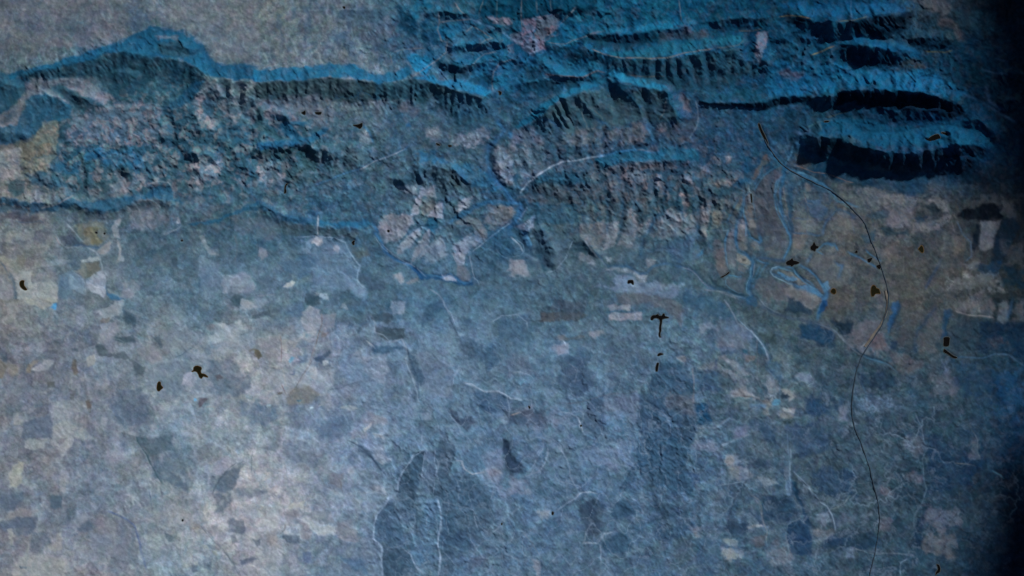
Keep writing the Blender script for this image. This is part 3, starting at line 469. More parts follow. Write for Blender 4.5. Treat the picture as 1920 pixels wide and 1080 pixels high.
paint("""
# --- centre
1 1 40,68,76 0.75 6 | 0 50 260 30 340 20 440 40 460 150 440 220 380 190 330 100 200 120 60 110 0 90
1 1 52,78,84 0.6 8 | 180 180 300 170 430 230 410 290 230 280
1 1 26,92,140 0.85 4 | 0 -10 100 -10 320 -10 300 15 120 40 0 45
1 1 60,86,100 0.8 5 | 660 110 680 50 740 20 820 40 840 110 800 150 700 170
1 1 34,110,160 0.6 12 | 1200 70 1340 60 1500 150 1600 180 1700 200 1730 240 1850 330 1700 340 1560 260 1500 200 1380 140 1220 140
1 1 42,72,92 0.7 6 | 1040 300 1100 220 1210 160 1320 150 1300 240 1200 300 1080 310
1 1 52,70,78 0.85 4 | 1380 180 1480 200 1540 250 1560 280 1520 330 1460 290 1420 230
1 1 56,80,94 0.6 7 | 1300 170 1400 170 1450 290 1440 400 1360 420 1370 300 1300 260
1 1 134,134,146 0.8 5 | 1230 330 1340 320 1350 400 1290 400 1230 380
1 1 142,140,150 0.8 3 | 1170 510 1220 390 1240 400 1230 480 1190 530
1 1 138,136,146 0.8 3 | 1290 540 1310 490 1380 430 1395 440 1390 550
1 1 98,108,114 0.7 3 | 1230 420 1300 400 1340 440 1300 520 1240 500
1 1 30,82,112 0.85 3 | 1290 560 1370 560 1360 620 1320 660 1250 610 1280 580
1 1 130,136,150 0.7 4 | 1060 330 1200 300 1200 380 1130 380
1 1 138,138,148 0.7 5 | 1530 420 1620 400 1570 460 1500 520 1520 470
1 1 122,122,132 0.85 4 | 920 610 980 530 1100 530 1180 540 1180 590 1130 640 1100 700 1040 730 960 740 920 670
1 1 124,130,144 0.7 4 | 1060 790 1130 700 1240 620 1240 660 1160 780 1060 830
1 1 122,130,142 0.7 4 | 1170 870 1230 740 1300 640 1300 700 1260 830 1190 880
1 1 116,124,140 0.6 5 | 1270 780 1400 700 1440 820 1330 900 1270 880
1 1 132,138,156 0.7 8 | 1480 780 1600 690 1700 640 1730 700 1580 810 1500 850
1 1 150,156,170 0.7 6 | 1480 830 1550 820 1560 880 1510 880
1 1 58,94,118 0.75 4 | 600 400 640 340 720 300 800 350 780 420 740 500 640 490
1 1 54,92,118 0.6 6 | 490 420 560 400 600 480 620 540 520 510 490 480
1 1 32,110,158 0.8 5 | 470 560 600 590 760 580 840 560 860 600 760 630 600 620 480 600
1 1 36,100,144 0.75 5 | 0 420 60 430 160 500 300 550 440 570 460 600 340 620 200 560 100 500 0 490
1 1 66,84,94 0.8 4 | 190 570 260 600 450 610 560 640 720 650 780 670 720 720 640 700 480 680 330 690 200 680
1 1 102,122,146 0.5 14 | 340 720 480 690 660 720 760 900 780 1000 800 1090 440 1090 380 900
1 1 84,98,104 0.6 8 | 700 760 820 760 850 830 780 870 730 850
1 1 66,88,106 0.75 6 | 760 1000 900 960 1000 1090 800 1090
1 1 146,150,158 0.7 5 | 410 720 450 690 500 700 480 760 430 740
1 1 136,144,158 0.7 3 | 200 1060 270 1030 290 1050 260 1090 200 1080
1 1 30,92,145 0.8 5 | 1160 900 1240 950 1330 990 1480 980 1560 1020 1640 1020 1620 1060 1500 1050 1380 1020 1240 1000 1180 960
1 1 150,158,172 0.7 3 | 1100 880 1160 890 1170 910 1110 900
1 1 146,154,166 0.7 4 | 1400 1000 1490 990 1500 1020 1430 1020
1 1 142,146,154 0.6 6 | 1040 990 1090 980 1100 1030 1050 1030
1 1 44,84,112 0.65 9 | 1760 700 1860 650 1930 620 1930 820 1860 860 1800 800
1 1 104,106,112 0.6 8 | 1760 470 1930 460 1930 560 1800 640 1700 600
1 1 108,112,124 0.6 6 | 1780 20 1860 20 1930 120 1920 300 1880 320 1780 220
1 1 120,124,136 0.5 8 | 0 170 100 150 220 230 200 290 60 300
2 1 100,110,122 0.4 14 | 0 20 240 30 300 100 200 200 80 300 0 200
2 1 26,102,154 0.85 5 | 620 110 780 60 940 45 1100 60 1120 30 1240 20 1420 60 1400 110 1200 120 1000 130 860 150 700 190 640 150
2 1 30,96,142 0.7 7 | 160 290 200 250 400 210 520 240 560 290 460 300 300 300
2 1 84,86,94 0.7 7 | 660 200 860 150 940 140 1080 130 1100 180 900 210 720 240
2 1 62,74,86 0.75 6 | 60 400 180 300 320 300 480 290 640 310 700 360 700 420 500 440 380 450 200 450
2 1 44,78,98 0.85 3 | 180 460 490 450 490 590 180 600
2 1 100,94,96 0.75 4 | 500 600 700 580 715 660 680 740 620 780 500 690
2 1 84,88,98 0.6 8 | 720 240 900 200 1030 240 1060 380 1000 440 840 430 740 400
2 1 106,110,122 0.7 6 | 840 210 1020 220 1020 280 940 290 860 260
2 1 128,132,144 0.8 4 | 1280 240 1340 230 1360 290 1300 310
2 1 118,116,122 0.7 4 | 1040 230 1110 240 1110 330 1080 340
2 1 108,106,112 0.7 4 | 850 490 930 500 940 580 920 700 900 780 800 760 840 640 850 560
2 1 112,112,120 0.75 4 | 730 590 800 580 800 660 760 760 680 790 700 700
2 1 114,116,124 0.75 4 | 940 640 980 580 1050 540 1060 580 1010 660 950 690
2 1 54,72,84 0.7 5 | 940 480 1050 480 1060 520 980 590 940 580
2 1 106,104,110 0.6 8 | 1080 560 1200 480 1360 520 1380 650 1160 720 1060 700
2 1 40,70,84 0.75 4 | 1150 430 1280 420 1280 500 1250 520 1190 470 1120 490
2 1 116,108,110 0.75 3 | 1250 380 1310 380 1320 470 1290 490 1280 430
2 1 104,104,106 0.75 3 | 1410 460 1480 460 1480 560 1450 690 1420 690
2 1 92,88,86 0.7 4 | 1500 480 1560 480 1580 600 1500 640
2 1 64,92,120 0.6 10 | 1160 720 1380 660 1380 880 1200 880 1120 800
2 1 94,88,94 0.6 6 | 1520 720 1600 760 1600 920 1540 940 1500 820
2 1 54,82,108 0.75 5 | 60 700 100 660 140 740 150 800 100 760 60 730
2 1 56,82,104 0.75 4 | 170 780 200 660 240 640 280 720 330 860 290 950 240 960
2 1 70,90,108 0.6 5 | 310 740 440 720 420 800 340 900
2 1 44,72,90 0.7 4 | 430 800 500 730 560 730 620 830 540 820
2 1 132,134,150 0.7 7 | 0 860 60 860 110 920 60 990 0 990
2 1 124,128,138 0.6 8 | 490 830 560 840 600 900 540 910 480 870
2 1 150,160,176 0.7 4 | 700 860 750 850 740 880 710 885
2 1 116,112,118 0.8 3 | 1010 860 1070 870 1070 910 1030 940 1010 910
2 1 130,134,144 0.6 4 | 700 930 860 930 1010 990 1000 1010 900 970 780 950 700 950
2 1 140,138,144 0.85 2 | 930 985 1020 980 1020 1030 960 1040 930 1010
2 1 112,124,146 0.7 6 | 780 990 870 980 930 1010 960 1040 1280 1050 1260 1090 800 1090 760 1040
2 1 72,84,98 0.7 5 | 1020 950 1080 930 1100 970 1040 990
2 1 110,104,106 0.85 3 | 1690 600 1720 560 1750 560 1760 680 1750 790 1710 800 1690 740
2 1 90,92,100 0.85 3 | 1640 640 1680 620 1670 740 1690 800 1680 920 1610 910 1600 780 1600 700
2 1 118,112,112 0.8 2.5 | 1690 820 1740 830 1790 880 1770 910 1700 900
2 1 78,80,82 0.7 3 | 1780 750 1830 740 1840 790 1800 790
2 1 80,92,108 0.8 5 | 1800 420 1920 200 1930 560 1860 700 1820 560 1800 480
2 1 88,84,82 0.7 4 | 1760 480 1800 440 1830 560 1860 680 1820 720 1770 600
2 1 34,62,76 0.6 8 | 1400 360 1560 340 1740 260 1760 300 1640 380 1480 410
2 1 104,98,98 0.6 5 | 1510 290 1650 260 1640 300 1540 330
2 1 106,112,128 0.6 5 | 1420 180 1460 150 1500 170 1480 210 1430 210
3 1 70,74,76 0.8 8 | 200 80 300 110 340 180 260 190 200 150
3 1 98,94,96 0.8 9 | 700 330 850 310 1000 380 1140 400 1200 380 1100 430 900 460 780 480 680 400
3 1 92,88,90 0.8 8 | 1180 460 1260 370 1330 440 1360 500 1240 480
3 1 24,42,56 0.8 6 | 1160 450 1240 450 1300 510 1220 530 1170 490
3 1 22,46,70 0.8 6 | 1090 560 1180 550 1190 590 1120 600
3 1 20,50,68 0.75 5 | 840 630 920 600 950 660 1050 640 1060 680 960 690 880 680
3 1 98,90,98 0.8 8 | 880 500 980 470 1090 480 1090 560 1060 600 980 640 880 600
3 1 96,90,94 0.8 8 | 1100 600 1260 560 1360 540 1340 600 1200 660 1100 660
3 1 38,66,86 0.6 8 | 740 540 900 500 900 540 800 580
3 1 40,68,88 0.75 6 | 700 690 790 640 810 720 740 740
3 1 12,62,94 0.75 8 | 380 110 520 120 800 200 960 210 1200 220 1200 330 1100 400 1000 380 860 350 700 310 560 290 340 210
3 1 34,60,72 0.7 6 | 570 290 700 290 720 320 600 330
3 1 56,60,64 0.7 12 | 1420 420 1760 390 1760 470 1420 500
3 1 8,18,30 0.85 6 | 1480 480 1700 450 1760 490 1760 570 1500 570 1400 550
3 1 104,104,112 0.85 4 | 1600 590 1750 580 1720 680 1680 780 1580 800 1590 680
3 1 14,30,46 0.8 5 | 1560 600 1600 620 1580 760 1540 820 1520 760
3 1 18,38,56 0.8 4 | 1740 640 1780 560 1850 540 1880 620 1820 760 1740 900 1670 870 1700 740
3 1 78,76,78 0.7 6 | 1760 400 1830 420 1860 560 1800 560 1760 520
3 1 96,100,108 0.8 5 | 1480 900 1590 880 1580 930 1520 940
3 1 16,50,76 0.75 7 | 1590 890 1740 880 1720 960 1640 980 1560 960
3 1 74,72,76 0.6 12 | 1760 740 1920 760 1920 920 1780 900
3 1 98,102,106 0.6 16 | 1360 1000 1700 980 1760 1090 1360 1090
3 1 14,40,56 0.7 12 | 1780 930 1930 940 1930 1090 1780 1060
3 1 100,88,84 0.5 7 | 860 800 960 720 1000 780 940 900 880 880
3 1 102,86,78 0.45 5 | 1380 700 1460 680 1480 780 1400 860
3 1 96,88,84 0.5 4 | 280 300 320 310 320 360 280 350
3 1 100,90,84 0.5 5 | 400 380 450 370 450 430 410 440
3 1 92,88,84 0.6 5 | 440 620 490 580 500 640 450 680
3 1 104,90,84 0.6 8 | 200 680 290 680 280 740 220 780 190 760
3 1 88,92,100 0.6 14 | -10 200 100 260 60 480 100 620 140 700 80 860 -10 880
3 1 96,94,98 0.5 14 | 320 830 460 780 560 860 640 1000 480 1080 420 960
3 1 38,74,104 0.6 6 | 500 470 640 520 700 540 640 560 520 520
# --- centre south
2 2 102,116,138 0.75 5 | 640 -10 1000 -10 1240 10 1220 80 1130 70 980 45 820 35
2 2 90,92,102 0.75 5 | 790 35 980 45 1130 75 1230 90 1280 130 1270 300 1150 160 1040 110 880 130 780 110
2 2 136,128,136 0.95 2 | 722 128 885 124 884 172 820 165 780 172 728 172
2 2 138,126,132 0.95 2 | 740 180 850 182 900 185 975 168 985 240 800 243 722 240
2 2 82,80,84 0.75 4 | 210 180 400 180 520 170 560 200 500 250 210 250
2 2 70,80,94 0.65 6 | 260 160 330 90 420 90 520 110 560 170 420 185
2 2 50,84,110 0.8 8 | 1300 20 1500 60 1640 180 1700 260 1840 340 1930 450 1930 560 1760 400 1500 200 1380 160 1280 100
2 2 112,120,134 0.7 6 | 1410 270 1500 260 1560 290 1420 335
2 2 126,126,136 0.8 6 | 580 340 680 320 700 340 620 370 580 370
2 2 118,110,112 0.6 6 | 340 350 380 350 400 380 360 400
2 2 86,86,90 0.6 5 | 400 370 500 350 540 360 480 395 410 395
2 2 126,132,150 0.6 8 | 310 440 380 400 410 450 400 500 340 480
2 2 138,134,138 0.85 2.5 | 1240 520 1300 515 1305 555 1280 560
2 2 56,84,110 0.75 8 | 1080 620 1140 560 1200 550 1300 580 1350 640 1350 780 1280 800 1100 760 1020 760 1040 660
2 2 60,86,110 0.75 8 | 950 810 1000 770 1120 800 1350 760 1380 860 1360 1090 1100 1090 980 1080 920 1000 960 900
2 2 84,90,100 0.5 14 | 1160 780 1300 790 1380 900 1340 960 1180 900
2 2 32,74,106 0.75 6 | 1370 890 1450 880 1460 940 1490 990 1400 1000 1370 930
2 2 112,110,118 0.7 8 | 1400 600 1500 540 1600 600 1700 650 1780 680 1740 760 1860 830 1700 810 1640 780 1680 700 1560 620
2 2 124,124,130 0.75 6 | 1660 800 1760 760 1860 830 1700 810
2 2 96,112,132 0.5 14 | 1480 420 1660 380 1800 460 1760 560 1600 480
2 2 44,78,110 0.6 5 | 1720 460 1760 460 1760 500 1720 500
2 2 104,120,146 0.5 10 | 700 830 900 800 960 900 940 1000 700 980
2 2 112,120,140 0.5 12 | 100 960 380 920 400 1000 200 1060 100 1040
2 2 112,116,136 0.5 9 | 60 900 160 870 140 980 80 980
2 2 64,84,112 0.6 9 | 340 620 480 520 560 600 600 720 520 780 460 820 360 700
2 2 60,80,106 0.5 6 | 600 830 680 780 690 840 600 860
2 3 58,86,112 0.75 6 | 980 -10 1380 -10 1340 120 1310 260 1360 420 1340 470 1160 470 1060 390 1040 320 920 260 940 100
2 3 56,84,110 0.75 5 | 740 600 800 520 880 520 920 590 860 640 780 640
2 3 58,88,112 0.7 5 | 680 820 800 770 900 800 910 860 840 910 700 900
2 3 58,84,108 0.6 9 | 1030 660 1100 600 1300 600 1340 680 1220 800 1100 800
2 3 62,82,102 0.55 12 | 1060 480 1300 480 1340 580 1080 600
2 3 64,80,98 0.6 10 | 500 520 680 520 700 700 600 800 540 680
2 3 122,128,144 0.75 7 | 1590 200 1680 170 1720 220 1640 270
2 3 120,124,134 0.7 7 | 1570 870 1680 900 1750 880 1720 940 1640 960 1580 930
2 3 62,88,112 0.8 5 | 1600 650 1760 690 1720 780 1580 750
2 3 112,122,144 0.6 8 | 1360 90 1500 80 1570 110 1500 140 1360 140
2 3 130,130,140 0.7 4 | 160 960 210 980 210 1090 190 1090
2 3 118,122,138 0.6 12 | 0 340 80 350 120 440 0 460
2 3 130,126,132 0.6 7 | 200 600 250 580 280 620 220 650
2 3 62,90,118 0.5 10 | 1380 800 1560 800 1560 1090 1380 1090
2 3 116,116,124 0.5 7 | 1640 250 1760 280 1800 320 1700 380
2 3 118,118,126 0.5 7 | 1330 700 1400 710 1410 780 1360 770
# --- east south
3 2 84,84,92 0.5 14 | 0 0 380 -10 400 120 240 140 0 80
3 2 104,104,110 0.7 5 | 100 20 280 0 380 60 370 120 300 150 230 110
3 2 38,58,76 0.75 5 | 130 110 240 90 300 150 300 190 200 180
3 2 98,92,98 0.6 16 | 620 330 800 240 880 340 880 500 700 480 620 440
3 2 90,74,78 0.5 6 | 720 420 860 330 890 420 820 450 740 460
3 2 22,74,116 0.85 4 | 930 110 980 90 970 160 930 270 905 330 890 300 920 200
3 2 16,46,72 0.7 5 | 960 100 1000 90 980 180 930 300 910 310 950 200
3 2 20,56,86 0.8 5 | 1250 150 1260 160 1200 250 1140 320 1110 400 1110 480 1090 470 1090 380 1120 290 1180 210
3 2 22,62,92 0.85 4 | 1320 170 1370 150 1385 200 1340 250 1350 350 1300 380 1310 270
3 2 76,72,76 0.6 14 | 920 330 1080 200 1240 160 1120 280 1080 400 1000 440
3 2 78,74,76 0.65 10 | 1130 400 1200 260 1300 200 1310 360 1240 480 1150 480
3 2 34,54,70 0.6 10 | 1380 180 1600 240 1580 420 1420 480 1360 360
3 2 84,84,90 0.7 10 | 1400 140 1500 60 1640 40 1700 160 1680 230 1560 190
3 2 96,94,98 0.8 6 | 1720 240 1740 120 1800 90 1810 200 1760 260
3 2 76,76,80 0.7 9 | 1840 110 1930 100 1930 260 1850 240
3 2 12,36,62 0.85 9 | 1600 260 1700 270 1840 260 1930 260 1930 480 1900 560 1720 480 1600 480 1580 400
3 2 60,60,66 0.5 10 | 1660 390 1760 350 1780 420 1700 450
3 2 18,50,80 0.8 8 | 240 290 440 290 500 360 520 440 440 440 240 360
3 2 24,46,66 0.7 8 | 460 240 620 240 640 300 580 350 480 280
3 2 82,72,78 0.6 12 | 920 500 1060 500 1180 560 1040 640 940 580
3 2 94,98,112 0.6 16 | 1260 640 1380 640 1420 760 1340 820 1220 780
3 2 90,100,124 0.5 10 | 1280 560 1340 540 1340 620 1280 620
3 2 128,134,146 0.7 8 | -10 680 70 690 90 760 60 820 -10 840
3 2 112,108,112 0.8 5 | 90 900 200 900 210 960 90 970
3 2 118,118,122 0.6 5 | 120 760 200 770 210 830 150 830
3 2 112,124,136 0.5 12 | 230 650 360 680 340 740 240 720
3 2 20,54,88 0.6 22 | 1400 560 1700 620 1760 760 1500 800 1420 700
3 2 24,58,90 0.5 30 | 1740 600 1900 640 1900 1000 1700 900
3 2 18,42,60 0.7 6 | 1680 780 1760 820 1750 880 1690 850
3 2 30,60,92 0.5 20 | 260 820 520 860 500 940 280 920
3 3 20,48,82 0.6 6 | 160 380 200 380 240 500 290 620 330 700 280 680 240 560 180 470
3 3 26,54,82 0.85 4 | 150 690 240 660 320 720 330 900 240 920 160 860 130 760
3 3 30,56,80 0.65 8 | 420 800 560 740 780 760 860 800 780 880 560 900 430 880
3 3 92,96,110 0.5 8 | 1000 40 1160 20 1190 120 1120 180 1040 140
3 3 92,82,92 0.5 8 | 1060 310 1170 310 1170 370 1080 360
3 3 80,80,92 0.6 14 | 1160 560 1440 600 1420 690 1300 740 1160 680
3 3 86,80,82 0.6 12 | 1200 760 1380 760 1400 920 1280 940 1160 900
3 3 20,46,76 0.8 6 | 1090 700 1170 560 1180 720 1130 900 1100 860
3 3 14,44,78 0.6 12 | 1180 20 1300 30 1480 160 1620 220 1500 400 1220 460 1180 300 1200 140
3 3 96,92,98 0.5 8 | 1520 10 1570 40 1580 200 1500 180
3 3 84,90,106 0.6 8 | 340 640 460 580 480 660 420 700
3 3 92,92,96 0.6 9 | 330 720 480 720 500 770 400 800 330 780
3 3 96,96,106 0.5 14 | 70 840 160 880 150 980 60 960
3 3 34,60,84 0.5 14 | 360 280 640 300 640 480 400 480 340 380
""")
